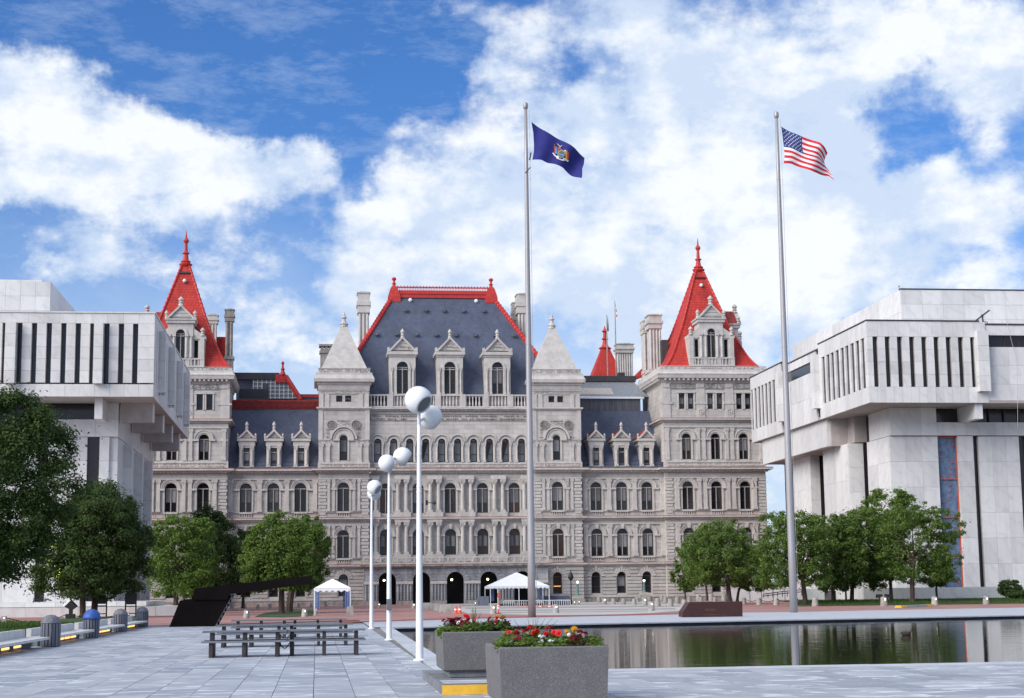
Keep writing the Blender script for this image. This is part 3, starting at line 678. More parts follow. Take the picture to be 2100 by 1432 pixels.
sections = []
def px_windows(pxs, w_px, Y, py=1020):
    return [(xr(p, Y, py)) for p in pxs]
S = 230/F
def storey(x0, x1, z0, z1, Y, xs, w, zs, ztop, style='twin', key_=False, bal=None, blinds=None, panes=None, surr=True, out=.42, imp=.5, yb=None):
    h = ztop-zs; ops = [(x, w, zs, h, True) for x in xs]
    wall(x0, x1, z0, z1, Y, ops, yb)
    for i, x in enumerate(xs):
        window(x, zs, w, h, Y+.38, True, style, (blinds[i] if blinds else None), (panes[i] if panes else None))
        if surr: surround(x, zs, w, h, Y, True, out, key_, imp)
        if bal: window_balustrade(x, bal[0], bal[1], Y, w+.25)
f1t, f2t = zr(1087.5), zr(990)
gs, gt = zr(1223), zr(1178)
bal1 = (zr(1156), zr(1147)); bal2 = (zr(1060.5), zr(1051))
secs = dict(LT=(262, 466, YT, [286, 350, 416]), LW=(466, 653, YW, [504, 560.5, 616]), LU=(653, 757, YU, [704]), RU=(1094, 1193, YU, [1143.5]), RW=(1193, 1364, YW, [1222.5, 1275, 1327]), RT=(1364, 1571, YT, [1411, 1470, 1529]))
X = {}
for k, (pl, pr_, Y, ws) in secs.items():
    x0, x1 = xr(pl, Y), xr(pr_, Y); X[k] = (x0, x1)
    xs = px_windows(ws, 24, Y)
    ww = 1.62
    # ground storey
    gx = px_windows(ws, 24, Y, 1200); gops = [(x, 1.28, gs, gt-gs, True) for x in gx]
    wall(x0, x1, ZB, Z['g_top'], Y, gops)
    for i, x in enumerate(gx): wo_ = window(x, gs, 1.28, gt-gs, Y+.38, True, 'single', pane='glass_brown' if (k == 'RU') else None)
    if k == 'RU':
        q = MB(); q.box(-.5, .05, .93, .5, .10, 1.10); q.build('window_light', M['lit_win'], wo_)
    rustication(x0, x1, ZB+.9, Z['g_top']-.1, Y, gops)
    pl_ = MB(); pl_.box(x0-.25, Y-.35, ZB, x1+.25, Y+.1, ZB+.85); part(pl_, 'plinth', M['stone_dark'])
    ledge(x0, x1, Y, Z['g_top'], Z['l1_top'], .55)
    pp = MB(); pp.box(x0-.06, Y-.12, Z['l1_top']+.075, x1+.06, Y+.2, bal1[0]-.03); part(pp, 'pedestal_course', M['stone_trim'])
    # first and second storeys
    bl1 = {'LT': None, 'RW': ['blind']*3, 'RT': ['blind', None, 'blind']}.get(k)
    storey(x0, x1, Z['l1_top'], Z['l2_bot'], Y, xs, ww, Z['f1_sill'], f1t, 'twin', True, bal1, bl1, ['glass_brown'] if k == 'RU' else None)
    ledge(x0, x1, Y, Z['l2_bot'], Z['l2_top'], .6)
    storey(x0, x1, Z['l2_top'], Z['l3_bot'], Y, xs, ww, Z['f2_sill'], f2t, 'twin', False, bal2)
    ledge(x0, x1, Y, Z['l3_bot'], Z['l3_top'], .9, dent=.5)
    for (za, zb, sl_, nm) in ((Z['f1_sill'], zr(1079), Z['f1_sill'], 1), (Z['f2_sill'], zr(984), Z['f2_sill'], 2)):
        st = MB(); st.box(x0-.05, Y-.16, sl_-.16, x1+.05, Y+.03, sl_-.02); part(st, 'sill_course', M['stone_trim'])
        ar = MB(); ar.box(x0-.05, Y-.2, zb+.02, x1+.05, Y+.03, zb+.22); part(ar, 'architrave', M['stone_trim'])
        edges = [x0+(1.35 if k[1] != 'W' else .45)]+[(xs[i]+xs[i+1])/2 for i in range(len(xs)-1)]+[x1-(1.35 if k[1] != 'W' else .45)]
        for j, xx in enumerate(edges):
            if k[1] == 'U':
                for d in (.05, .72): pilaster(xx+(d if j == 0 else -d), za, zb, Y, .36, .22)
            elif k[1] == 'T' and 0 < j < len(edges)-1:
                pilaster(xx-.42, za, zb, Y, .5); pilaster(xx+.42, za, zb, Y, .5)
            else: pilaster(xx+(.35 if (k[1] == 'T' and j == 0) else -.35 if (k[1] == 'T' and j == len(edges)-1) else 0), za, zb, Y, .58)
        if k[1] != 'W':
            quoins(x0, x0+1.15, za-1.0, zb+.1, Y, 12); quoins(x1-1.15, x1, za-1.0, zb+.1, Y, 12)
# ---- centre block, storeys one and two with paired columns
cx0, cx1 = X['LU'][1], X['RU'][0]
cw = px_windows([791, 857.5, 923.5, 989.5, 1054.5], 24, YC)
wall(cx0, cx1, ZB, Z['g_top'], YC, [])
for (zlo, zhi, zs, zt, zcol, key_, pn) in ((Z['g_top'], Z['l2_bot'], zr(1139.5), zr(1086), zr(1072), True, [None, 'glass_brown', None, 'glass_brown', 'glass_brown']),
                                         (Z['l2_top'], Z['l3_bot'], zr(1053), zr(991), zr(984), False, ['glass_brown', None, None, None, 'glass_brown'])):
    storey(cx0, cx1, zlo, zhi, YC, cw, 1.58, zs, zt, 'twin_dark' if key_ else 'twin', key_, None, ['blind', 'blind', 'blind', 'blind', 'blind'] if key_ else [None, 'blind', 'curtain', 'blind', None], pn, imp=.3)
    for i in range(len(cw)+1):
        m_ = cw[0]-(cw[1]-cw[0])/2+.3 if i == 0 else cw[-1]+(cw[1]-cw[0])/2-.3 if i == len(cw) else (cw[i-1]+cw[i])/2
        pd = MB(); pd.box(m_-1.2, YC-.75, zs-.9, m_+1.2, YC+.03, zs+.1); part(pd, 'column_pedestal', M['stone_trim']); pd = MB(); pd.box(m_-1.05, YC-.7, zcol+.02, m_+1.05, YC+.03, zcol+.55); part(pd, 'entablature_block', M['stone_trim'])
        for d in (-.58, .58): pilaster(m_+d, zs+.1, zcol, YC-.12, .56, .5, True)
ledge(cx0+.3, cx1-.3, YC, Z['l2_bot'], Z['l2_top'], .8, side=False)
ledge(cx0+.3, cx1-.3, YC, Z['l3_bot'], Z['l3_top'], .75, side=False, dent=.5)
# ---- porch
px0, px1 = xr(746, 226.6, 1180), xr(1124, 226.6, 1180); YP = 226.6
zp = zr(1165, 923, YP); pops = []
for p in (794.6, 864.7, 934, 1003, 1072):
    pops.append((xr(p, YP, 1200), 2.35, ZB+.25, zr(1173, 923, YP)-ZB-.25, True))
wall(px0, px1, ZB, zp, YP, pops, 229.9, 'porch', 'porch_wall')
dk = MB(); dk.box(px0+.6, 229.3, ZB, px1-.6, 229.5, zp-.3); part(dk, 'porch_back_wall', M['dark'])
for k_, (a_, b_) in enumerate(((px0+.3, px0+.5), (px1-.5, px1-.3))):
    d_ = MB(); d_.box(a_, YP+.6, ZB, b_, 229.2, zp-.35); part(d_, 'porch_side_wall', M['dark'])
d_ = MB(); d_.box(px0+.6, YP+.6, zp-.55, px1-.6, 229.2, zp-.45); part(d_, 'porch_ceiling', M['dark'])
for i, (xc_, w_, zs_, h_, _) in enumerate(pops):
    v = MB(); r = w_/2
    for j in range(11): v.archring(xc_, zs_+h_-r, r+.02, r+.75, YP-.12, YP+.03, 2, math.pi*j/11+.02, math.pi*(j+1)/11-.02)
    part(v, 'porch_arch', M['porch'])
    l = MB(); l.ball((0, 0, 0), .15, 8, 6); o = l.build('porch_lantern', M['lit'], cap, loc=Vector((xc_-.4+.35*(i % 2), YP+1.3, zr(1189, 923, YP)))+cap_inv)
    b_ = MB(); b_.tube([(0, 0, .14), (0, 0, 1.1)], .025, 6); b_.build('lantern_rod', M['black'], o)
bays = [px0]+[o_[0] for o_ in pops]+[px1]
for i in range(len(pops)+1):
    a_ = px0+.1 if i == 0 else pops[i-1][0]+1.25; b_ = px1-.1 if i == len(pops) else pops[i][0]-1.25
    zi = zr(1197, 923, YP)
    c_ = MB(); c_.box(a_-.06, YP-.3, zi-.02, b_+.06, YP+.5, zi+.38); part(c_, 'porch_capital', M['stone_trim'])
    for xx in np.linspace(a_+.2, b_-.2, 5 if b_-a_ > 1.4 else 3):
        q = MB(); q.lathe(xx, YP-.1, [(.17, ZB+.9), (.16, zi-.05)], 8); part(q, 'porch_column', M['porch'])
    q = MB(); q.box(a_-.05, YP-.32, ZB, b_+.05, YP+.1, ZB+.85); part(q, 'porch_pedestal', M['stone_dark'])
ledge(px0, px1, YP, zp, zp+.5, .55, m='stone_dark')
zb0, zb1 = zp+.58, zr(1141.5, 923, YP)
q = MB(); q.box(px0-.1, YP-.1, zb1-.2, px1+.1, YP+.25, zb1); q.box(px0-.1, YP-.1, zb0, px1+.1, YP+.25, zb0+.2)
npan = 22
for i in range(npan+1):
    xx = px0+(px1-px0)*i/npan; q.box(xx-.12, YP-.12, zb0+.2, xx+.12, YP+.27, zb1-.2)
for i in range(npan):
    xa = px0+(px1-px0)*(i+.5)/npan
    for dx in (-.28, .28): q.archring(xa+dx, (zb0+zb1)/2, .14, .25, YP-.02, YP+.18, 10, 0, 2*math.pi)
part(q, 'porch_balustrade', M['stone_trim'])
q = MB(); q.box(px0+.05, YP+.3, zp-.2, px1-.05, 229.85, zp+.3); part(q, 'porch_terrace', M['stone_dark'])
# ---- turrets above the third cornice
for k in ('LU', 'RU'):
    x0, x1 = X[k]; Y = YU; xm = (x0+x1)/2; wx = xr(704.5 if k == 'LU' else 1141.5, Y, 920)
    pc = MB(); pc.box(x0-.1, Y-.25, Z['l3_top']+.08, x1+.1, Y+.3, Z['par_top']); part(pc, 'parapet_course', M['stone_trim'])
    carved(x0+.3, x1-.3, Z['l3_top']+.3, Z['par_top']-.25, Y-.27, .2, 4)
    zs3, zt3 = Z['f3_sill'], zr(893)
    storey(x0, x1, Z['par_top'], Z['l4_bot'], Y, [wx], 1.1, zs3, zt3, 'single', False, None, ['blind'], None, True, .75, .1, yb=Y+12)
    o = MB(); o.archring(wx, zt3-.55, 1.6, 1.85, Y-.34, Y+.03, 18); part(o, 'arch_moulding', M['stone_trim'])
    zi = zr(907)
    for (a_, b_) in ((x0-.04, wx-1.9), (wx+1.9, x1+.04)):
        carved(a_, b_, zi-.2, zi+.25, Y-.02, .16, 5, 'impost_band')
    for (pxo, pz) in ((680.5, 871.7), (730.5, 871.7)):
        xx = wx+(pxo-705.5)*.0677; zz = zr(pz); rd = MB(); rd.archring(xx, zz, .5, .64, Y-.16, Y+.02, 18, 0, 2*math.pi)
        for a in range(8):
            rd.archring(xx+.3*math.cos(a*.785), zz+.3*math.sin(a*.785), .03, .14, Y-.1, Y+.02, 5, 0, 2*math.pi)
        rd.ball((xx, Y, zz), .14, 8, 6); part(rd, 'carved_roundel', M['stone_dark'])  # shade in the roundel's depth put into its darker stone colour
    carved(wx-.85, wx+.85, zr(875.5), zr(864), Y-.02, .17, 8, 'carved_panel', m='stone_dark')  # darker stone here and on side panels paints the carving's depth shade
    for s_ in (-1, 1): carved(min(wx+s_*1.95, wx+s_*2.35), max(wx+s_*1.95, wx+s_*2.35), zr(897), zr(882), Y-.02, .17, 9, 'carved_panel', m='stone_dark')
    for xx in (x0+.35, x0+1.3, x1-1.3, x1-.35): pilaster(xx, Z['par_top'], zi-.25, Y, .5, .2)
    for xx in (x0+.25, x1-.25):
        q = MB(); q.box(xx-.3, Y-.1, zi+.3, xx+.3, Y+.03, Z['l4_bot']); part(q, 'corner_strip', M['stone_trim'])
    ledge(x0, x1, Y, Z['l4_bot'], Z['l4_top'], .35, flash=False)
    # attic with two little windows
    zs5, h5 = zr(825), zr(812)-zr(825); ax = [wx-.62, wx+.62]
    wall(x0, x1, Z['l4_top'], Z['top_bot'], Y, [(x, .85, zs5, h5, False) for x in ax], Y+12)
    for x in ax: window(x, zs5, .85, h5, Y+.38, False, 'plain', None)
    for xx in (x0+.35, x0+1.15, x1-1.15, x1-.35):
        q = MB(); q.box(xx-.28, Y-.12, Z['l4_top'], xx+.28, Y+.03, zr(809)); part(q, 'attic_pilaster', M['stone_trim'])
    carved(x0, x1, zr(808), zr(802), Y-.03, .17, 12)
    q = MB(); zt_ = Z['top_top']; hw = (x1-x0)/2; ym = Y+hw
    q.loft(xm, ym, [(hw+.05, hw+.05, zr(799)), (hw+.10, hw+.10, zr(794)), (hw+.12, hw+.12, zr(790)), (hw+.28, hw+.28, zr(789.8)), (hw+.30, hw+.30, zr(785)), (hw+.66, hw+.66, zr(784.6)), (hw+.72, hw+.72, zr(778)), (hw+.62, hw+.62, zr(776)), (hw+.42, hw+.42, zr(770)), (hw+.42, hw+.42, zr(766)), (hw+.22, hw+.22, zr(765.5))])
    part(q, 'turret_cornice', M['stone_trim'])
    carved(x0-.15, x1+.15, zr(765), zr(757), Y-.16, .22, 14, 'parapet_cresting', depth=.14)
    q = MB(); q.box(x0-.12, Y-.12, zr(766), x1+.12, Y+.3, zr(757)); part(q, 'parapet', M['stone_trim'])
    # stepped stone pyramid and finial
    q = MB(); hb = 46.5*S; zb_, zt_ = zr(757), zr(662)
    rings = []; nst = 18
    for i in range(nst):
        a = i/nst; b = (i+1)/nst; rings += [((hb-.3)*(1-a)+.3+.045, (hb-.3)*(1-a)+.3+.045, zb_+(zt_-zb_)*a), ((hb-.3)*(1-b)+.3+.07, (hb-.3)*(1-b)+.3+.07, zb_+(zt_-zb_)*b-.09)]
    q.loft(xm, Y+.2+hb, rings); pr = part(q, 'turret_roof', M['turret_roof'])
    q = MB(); zf = zr(664); zt2 = zr(632)
    hh = zt2-zf
    q.lathe(xm, Y+.2+hb, [(.52, zf), (.50, zf+hh*.12), (.62, zf+hh*.18), (.42, zf+hh*.26), (.26, zf+hh*.4), (.22, zf+hh*.52), (.34, zf+hh*.56), (.40, zf+hh*.62), (.24, zf+hh*.68), (.17, zf+hh*.74), (.22, zf+hh*.78), (.12, zf+hh*.86), (.02, zf+hh)], 10)
    fo = q.build('finial', M['stone_trim'], pr)
# ---- centre upper storey: blind arcade, frieze, balustrade
pc = MB(); pc.box(cx0, YC-.2, Z['l3_top']+.08, cx1, YC+.3, Z['par_top']); part(pc, 'parapet_course', M['stone_trim'])
carved(cx0+.2, cx1-.2, Z['l3_top']+.3, Z['par_top']-.25, YC-.22, .2, 21)
axs = [xr(774.8+32.75*i, YC, 920) for i in range(10)]
zs3, zt3 = zr(948), zr(899)
storey(cx0, cx1, Z['par_top'], Z['l4_bot'], YC, axs, 1.02, zs3, zt3, 'single', False, None, [None]*10, ['glass_pale']*10, False)
for i, x in enumerate(axs):
    q = MB(); hs = zt3-.51
    q.archring(x, hs, .515, .7, YC-.12, YC+.03, 12); q.archring(x, hs, .98, 1.1, YC-.26, YC+.03, 14, .08, math.pi-.08)
    q.archring(x, hs, .702, .86, YC-.05, YC+.03, 12)
    part(q, 'arcade_arch', M['stone_trim'])
    for d in (-.68, .68): pilaster(x+d, zs3, hs, YC, .26, .2, True)
ci = MB(); ci.box(cx0, YC-.26, zt3-.8, axs[0]-.9, YC+.03, zt3-.45); ci.box(axs[-1]+.9, YC-.26, zt3-.8, cx1, YC+.03, zt3-.45); part(ci, 'impost_band', M['stone_trim'])
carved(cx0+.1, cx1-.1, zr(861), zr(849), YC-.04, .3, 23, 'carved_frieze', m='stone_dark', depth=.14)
ledge(cx0+.02, cx1-.02, YC, Z['l4_bot'], Z['l4_top'], .6, side=False, flash=False, dent=.6)
zb0, zb1 = Z['l4_top']+.05, zr(808)
dpx = (825.5, 923, 1020.5)
dx = [xr(p, YC, 770) for p in dpx]
peds = []
for x in dx: peds += [x-1.75, x+1.75]
q = MB(); q.box(cx0, YC-.3, zb1-.2, cx1, YC+.1, zb1); q.box(cx0, YC-.3, zb0, cx1, YC+.1, zb0+.22); part(q, 'balustrade_rail', M['stone_trim'])
for x in peds:
    q = MB(); q.box(x-.42, YC-.36, zb0, x+.42, YC+.14, zb1+.03); part(q, 'balustrade_pedestal', M['stone_trim'])
q = MB(); xx = cx0+.3
while xx < cx1-.2:
    if all(abs(xx-p) > .5 for p in peds): q.lathe(xx, YC-.1, [(.09, zb0+.2), (.15, zb0+.55), (.08, zb0+1.05), (.12, zb1-.2)], 7, cap=False)
    xx += .46
tag(part(q, 'balusters', M['stone_trim']), kind='stuff')
# ---- main slate roof
YR0, YR1 = YC+.9, YC+9.0
xl, _ = P(676, 806, YR0); xrr, _ = P(1168, 806, YR0); zl = zr(812); xtl, ztl = P(806, 607, YR1); xtr, _ = P(1009, 607, YR1)
q = MB(); yb_ = YR1+9
q.add([(xl, YR0, zl), (xrr, YR0, zl), (xtr, YR1, ztl), (xtl, YR1, ztl), (xl, yb_+6, zl), (xrr, yb_+6, zl), (xtr, YR1+1.2, ztl), (xtl, YR1+1.2, ztl)],
      [(0, 1, 2, 3), (1, 5, 6, 2), (5, 4, 7, 6), (4, 0, 3, 7), (3, 2, 6, 7)])
roof = part(q, 'main_roof', M['slate'])
def on_roof(px, py):        # point on the main roof's front slope
    sl_ = (ztl-zl)/(YR1-YR0); d = ray(px, py); t = (zl-H-sl_*YR0)/(d[2]-sl_*d[1]); return Vector((d[0]*t, d[1]*t, H+d[2]*t))
def hip(mb, a, b, r=.32, n=26):
    a = Vector(a); b = Vector(b); mb.tube([a, b], r, 6)
    for i in range(n):
        p = a.lerp(b, (i+.5)/n); mb.ball(p, r*1.35, 6, 4)
q = MB(); hip(q, (xl, YR0, zl), (xtl, YR1, ztl), .3, 36); q.build('roof_hip', M['red_metal'], roof)
q = MB(); hip(q, (xrr, YR0, zl), (xtr, YR1, ztl), .3, 36); q.build('roof_hip', M['red_metal'], roof)
zq = P(900, 589, YR1)[1]; zq2 = P(900, 597, YR1)[1]
q = MB(); q.box(xtl-.2, YR1-.35, ztl-.3, xtr+.2, YR1+1.4, zq2); q.box(xtl-.1, YR1-.1, zq-.18, xtr+.1, YR1+.1, zq)
n = 62
for i in range(n+1):
    xx = xtl+(xtr-xtl)*i/n; q.box(xx-.035, YR1-.06, zq2, xx+.035, YR1+.06, zq-.18)
    if i % 2: q.ball((xx, YR1, zq+.08), .09, 6, 4)
q.box(xtl-.3, YR1-.45, ztl+.25, xtr+.3, YR1-.36, ztl+.42)
q.build('ridge_cresting', M['red_metal'], roof)
for (xx, pxf, pyf) in ((xtl+.15, 811.8, 568.5), (xtr-.15, 1003, 570.5)):
    zt_ = P(pxf, pyf, YR1)[1]; q = MB(); s_ = 1 if xx < 25 else -1
    q.loft(xx, YR1, [(.95, .6, ztl-1.0), (.9, .6, ztl-.1), (.62, .5, zq2), (.5, .45, zq2+.35), (.25, .25, zq+.1)])
    hz = zt_-zq
    q.lathe(xx, YR1, [(.34, zq), (.2, zq+hz*.2), (.34, zq+hz*.3), (.18, zq+hz*.4), (.16, zq+hz*.62), (.3, zq+hz*.7), (.36, zq+hz*.82), (.25, zq+hz*.94), (.03, zt_)], 10)
    q.build('finial', M['red_metal'], roof)
for (ax, ay) in ((831, 638), (872.5, 638), (909.7, 638.5), (949.5, 639), (991, 639), (771.5, 687), (812, 687), (853, 687.5), (893, 688), (933.5, 688.5), (973.5, 689), (1013, 689), (1053, 689.5)):
    p = on_roof(ax, ay); q = MB(); q.prismx([(p.y-.5, p.z-.12), (p.y+.25, p.z+.3), (p.y-.45, p.z+.28)], p.x-.28, p.x+.28); q.build('roof_vent', M['slate_old'], roof)
for (ax, ay) in ((841.5, 616), (976.5, 618)):
    p = on_roof(ax, ay); q = MB(); q.ball(p+Vector((0, -.15, 0)), .3, 8, 6); q.build('roof_light', M['white_paint'], roof)
# ---- dormers
def gable(mb, x, z0, z1, hw, y0, y1):
    mb.prism([(x-hw+.14, z0+.14), (x+hw-.14, z0+.14), (x, z1-.2)], y0+.12, y1)
    d = Vector((hw, z1-z0)); 
    for s_ in (-1, 1):
        t = .22
        mb.prism([(x+s_*(hw+.12), z0), (x+s_*(hw-.25), z0), (x, z1-.32), (x, z1)] if s_ < 0 else [(x, z1), (x, z1-.32), (x+hw-.25, z0), (x+hw+.12, z0)], y0-.18, y1)
def finial_on(mb, x, y, z0, z1, r):
    h = z1-z0
    mb.lathe(x, y, [(r, z0), (r*.6, z0+h*.2), (r*.9, z0+h*.34), (r*.5, z0+h*.45), (r*.95, z0+h*.6), (r*.85, z0+h*.75), (r*.3, z0+h*.9), (.02, z1)], 8)
for i, x in enumerate(dx):
    y0 = YC+.1; yb2 = YC+6; hw = 27*S
    zg0, zg1, zf1 = zr(719), zr(688), zr(671.5)
    o = MB(); ws, wh = zr(806), zr(740)-zr(806)
    wall_mesh(o, x-hw, x+hw, zb0, zg0-.7, y0, [(x, 1.6, ws, wh, True)])
    o.quad((x-hw, yb2, zb0), (x-hw, y0, zb0), (x-hw, y0, zg0), (x-hw, yb2, zg0)); o.quad((x+hw, y0, zb0), (x+hw, yb2, zb0), (x+hw, yb2, zg0), (x+hw, y0, zg0))
    o.box(x-hw-.12, y0-.14, zg0-.72, x+hw+.12, yb2, zg0-.45); o.box(x-hw-.3, y0-.34, zg0-.45, x+hw+.3, yb2, zg0)
    db = part(o, 'dormer', M['stone_trim'])
    window(x, ws, 1.6, wh, y0+.4, True, 'cross', None, None, db)
    g = MB(); gable(g, x, zg0+.01, zg1, hw+.1, y0-.2, yb2); g.build('gable', M['stone_trim'], db)
    g = MB(); g.prism([(x-hw-.25, zg0+.05), (x, zg1+.06), (x+hw+.25, zg0+.05), (x, zg1-.12)], y0+.3, yb2+1); g.build('dormer_roof', M['slate'], db)
    carved(x-hw*.55, x+hw*.55, zg0+.25, zg0+.62, y0-.1, .18, 31+i, 'carved_tympanum', db); carved(x-hw*.28, x+hw*.28, zg0+.72, zg0+1.15, y0-.1, .18, 35+i, 'carved_tympanum', db)
    g = MB(); finial_on(g, x, y0-.1, zg1-.2, zf1, .3); g.build('finial', M['stone_trim'], db)
    g = MB()
    for s_ in (-1, 1):
        g.box(x+s_*(hw+.12)-.16, y0-.3, zg0, x+s_*(hw+.12)+.16, y0+.1, zg0+.55)
    g.archring(x, ws+wh-.8, .82, 1.1, y0-.14, y0+.03, 14); g.build('dormer_moulding', M['stone_trim'], db)
    for s_ in (-1, 1):
        for d in (.98, 1.5): pilaster(x+s_*d, zb1+.03, ws+wh-.8, y0, .3, .22, d > 1, parent=db)
# ---- wing mansards with small dormers
for k, dpx_ in (('LW', (505.5, 561.5, 617.5)), ('RW', (1223, 1275, 1326.5))):
    x0, x1 = X[k]; y0, y1 = YW+.5, YW+9.0
    zm0 = Z['l3_top']+.05; pxm = 565 if k == 'LW' else 1275
    zm1 = P(pxm, 838 if k == 'LW' else 843, y1)[1]
    q = MB(); q.add([(x0-.5, y0, zm0), (x1+.5, y0, zm0), (x1+.5, y0+1.2, zm0+1.9), (x0-.5, y0+1.2, zm0+1.9), (x1+.5, y1, zm1), (x0-.5, y1, zm1), (x1+.5, y1+6, zm1), (x0-.5, y1+6, zm1)], [(0, 1, 2, 3), (3, 2, 4, 5), (5, 4, 6, 7)])
    mr_ = part(q, 'mansard_roof', M['slate'])
    q = MB(); q.box(x0, y0-.25, zm0, x1, y0+.05, zm0+.28); q.build('eaves_gutter', M['slate_old'], mr_)
    q = MB()
    for i in range(2):
        zz = zm0+.7+i*.55; q.tube([(x0+.2, y0+.18+i*.3, zz), (x1-.2, y0+.18+i*.3, zz)], .035, 5)
    q.build('snow_rail', M['slate_old'], mr_)
    for i, p_ in enumerate(dpx_):
        yd = YW+.62; x = xr(p_, yd, 940); hw = 16.5*S; zg0, zg1, zf1 = zr(898), zr(879), zr(862.5)
        zb_ = zr(959); o = MB(); ws, wh = zr(955), zr(917)-zr(955)
        wall_mesh(o, x-hw+.1, x+hw-.1, zb_, zg0-1.0, yd, [(x, .86, ws, wh, False)], .5)
        yb2 = yd+7.5
        o.quad((x-hw+.1, yb2, zb_), (x-hw+.1, yd, zb_), (x-hw+.1, yd, zg0), (x-hw+.1, yb2, zg0)); o.quad((x+hw-.1, yd, zb_), (x+hw-.1, yb2, zb_), (x+hw-.1, yb2, zg0), (x+hw-.1, yd, zg0))
        o.box(x-hw, yd-.1, zg0-1.0, x+hw, yb2, zg0-.35); o.box(x-hw-.2, yd-.3, zg0-.35, x+hw+.2, yb2, zg0); o.box(x-hw-.02, yd-.14, zb_-.05, x+hw+.02, yd+.1, zb_+.25)
        db = part(o, 'dormer', M['stone_trim'])
        window(x, ws, .86, wh, yd+.32, False, 'rect', ['blind', None, 'blind'][i], None, db)
        g = MB(); gable(g, x, zg0+.01, zg1, hw+.05, yd-.2, yb2); g.build('gable', M['stone_trim'], db)
        g = MB(); g.prism([(x-hw-.28, zg0+.03), (x, zg1+.09), (x+hw+.28, zg0+.03), (x, zg1-.1)], yd+.15, yb2+.5); g.build('dormer_roof', M['red_dark'], db)
        carved(x-hw*.5, x+hw*.5, zg0+.2, zg0+.5, yd-.1, .16, 41+i, 'carved_tympanum', db)
        g = MB(); finial_on(g, x, yd-.1, zg1-.25, zf1, .26)
        g.build('finial', M['stone_trim'], db)
        for s_ in (-1, 1): g = MB(); finial_on(g, x+s_*(hw+.1), yd-.1, zg0, zg0+.75, .17); g.build('finial', M['stone_trim'], db)
        for s_ in (-1, 1): pilaster(x+s_*.74, ws-.1, zg0-1.0, yd, .38, .2, True, parent=db)
    if k == 'LW':
        zz = P(565, 821, y1)[1]
        q = MB(); q.box(x0-.5, y1-.2, zm1-.1, x1+.5, y1+.5, zz)
        n = 60
        for i in range(n): xx = x0+(x1-x0)*(i+.5)/n; q.box(xx-.06, y1-.32, zm1+.1, xx+.06, y1-.2, zz-.25)
        q.box(x0-.5, y1-.36, zz-.25, x1+.5, y1+.52, zz+.02); q.build('ridge_cresting', M['red_dark'], mr_)
        # lantern roof with glass slope behind the wing
        YB = YW+16; A = lambda px_, py_: P(px_, py_, YB)
        q = MB(); q.prism([A(484, 820), A(640, 820), A(609, 818), A(583, 768), A(484, 768)][::-1], YB+.3, YB+7); lr = part(q, 'lantern_roof', M['slate'])
        q = MB(); xa, za = A(478, 778); xb, zb = A(573, 765); q.box(xa, YB-.2, za, xb, YB+5, zb); q.build('roof_cap', M['coping_dark'], lr)
        q = MB(); pts = [A(519, 818), A(611, 818), A(584, 779), A(519, 779)]; q.prism(pts, YB+.1, YB+.25); q.build('glass_slope', M['glass_pale'], lr)
        q = MB()
        for i in range(11):
            px_ = 519+9*i; top = 778.5 if px_ < 584 else 778.5+(px_-584)*1.45
            a_ = A(px_, 818); b_ = A(px_, min(top, 816)); q.box(a_[0]-.05, YB, a_[1], a_[0]+.05, YB+.1, b_[1])
        for j in range(5):
            py_ = 784+8*j; a_ = A(519, py_); b_ = A(min(586+(py_-779)*.68, 611), py_); q.box(a_[0], YB+.01, a_[1]-.04, b_[0], YB+.09, a_[1]+.04)
        q.build('glazing_bars', M['white_paint'], lr)
        q = MB(); a_ = A(586, 772); b_ = A(617, 822); hip(q, (a_[0], YB, a_[1]), (b_[0], YB-1, b_[1]), .3, 12)
        c_ = A(565, 785); d_ = A(586, 768); q.box(c_[0], YB-.3, c_[1], d_[0], YB+.3, d_[1])
        f_ = A(579.8, 769); g_ = A(579.8, 740.5); hh = g_[1]-f_[1]
        q.lathe(f_[0], YB, [(.5, f_[1]), (.22, f_[1]+hh*.3), (.32, f_[1]+hh*.42), (.16, f_[1]+hh*.5), (.14, f_[1]+hh*.75), (.26, f_[1]+hh*.85), (.03, g_[1])], 8); q.build('roof_hip', M['red_metal'], lr)
        q = MB(); a_ = A(492, 822); b_ = A(552, 803); q.box(a_[0], YB-3, a_[1], b_[0], YB-1.2, b_[1]); q.build('plant_box', M['coping_dark'], lr)
        q = MB(); a_ = A(540, 803); b_ = A(552, 791); q.box(a_[0], YB-2.4, a_[1], b_[0], YB-1.6, b_[1]); q.build('roof_fan', M['slate_old'], lr)
        q = MB(); a_ = A(612, 824); b_ = A(656, 808); q.box(a_[0], YB+.5, a_[1], b_[0], YB+4, b_[1]-.5); part(q, 'rear_roof', M['slate'])
        q = MB(); q.box(a_[0], YB+.4, b_[1]-.5, b_[0], YB+4.1, b_[1]); part(q, 'rear_ridge', M['red_metal'])
    else:
        q = MB(); zz = P(1250, 818, y1)[1]; q.box(x0-.4, y1-.05, zm1-.1, x1-1.5, y1+5, zz); q.build('weathered_strip', M['slate_old'], mr_)
        q = MB(); q.box(x0-.4, y1-.35, zz-.02, x1-1.0, y1+.1, zz+.22); q.build('white_gutter', M['white_paint'], mr_)
        za_, zb2 = zz+.3, P(1240, 781, y1+4)[1]
        q = MB(); q.quad((x0-.4, y1-.1, za_), (x1-.2, y1-.1, za_), (x1-1.5, y1+5, zb2), (x0-.4, y1+5, zb2)); q.build('metal_roof', mat('zinc_roof', (.23, .26, .30), .5, .12, 2), mr_)
        q = MB(); sl_ = (zb2-za_)/5.1
        n = 22
        for i in range(n):
            xx = x0-.2+i*.5; q.tube([(xx+.9, y1+.3, za_+.4*sl_+.04), (xx, y1+4.9, zb2-.1*sl_+.04)], .035, 4)
        q.build('roof_seams', M['concrete'], mr_)
        xa = xr(1260, y1, 800)
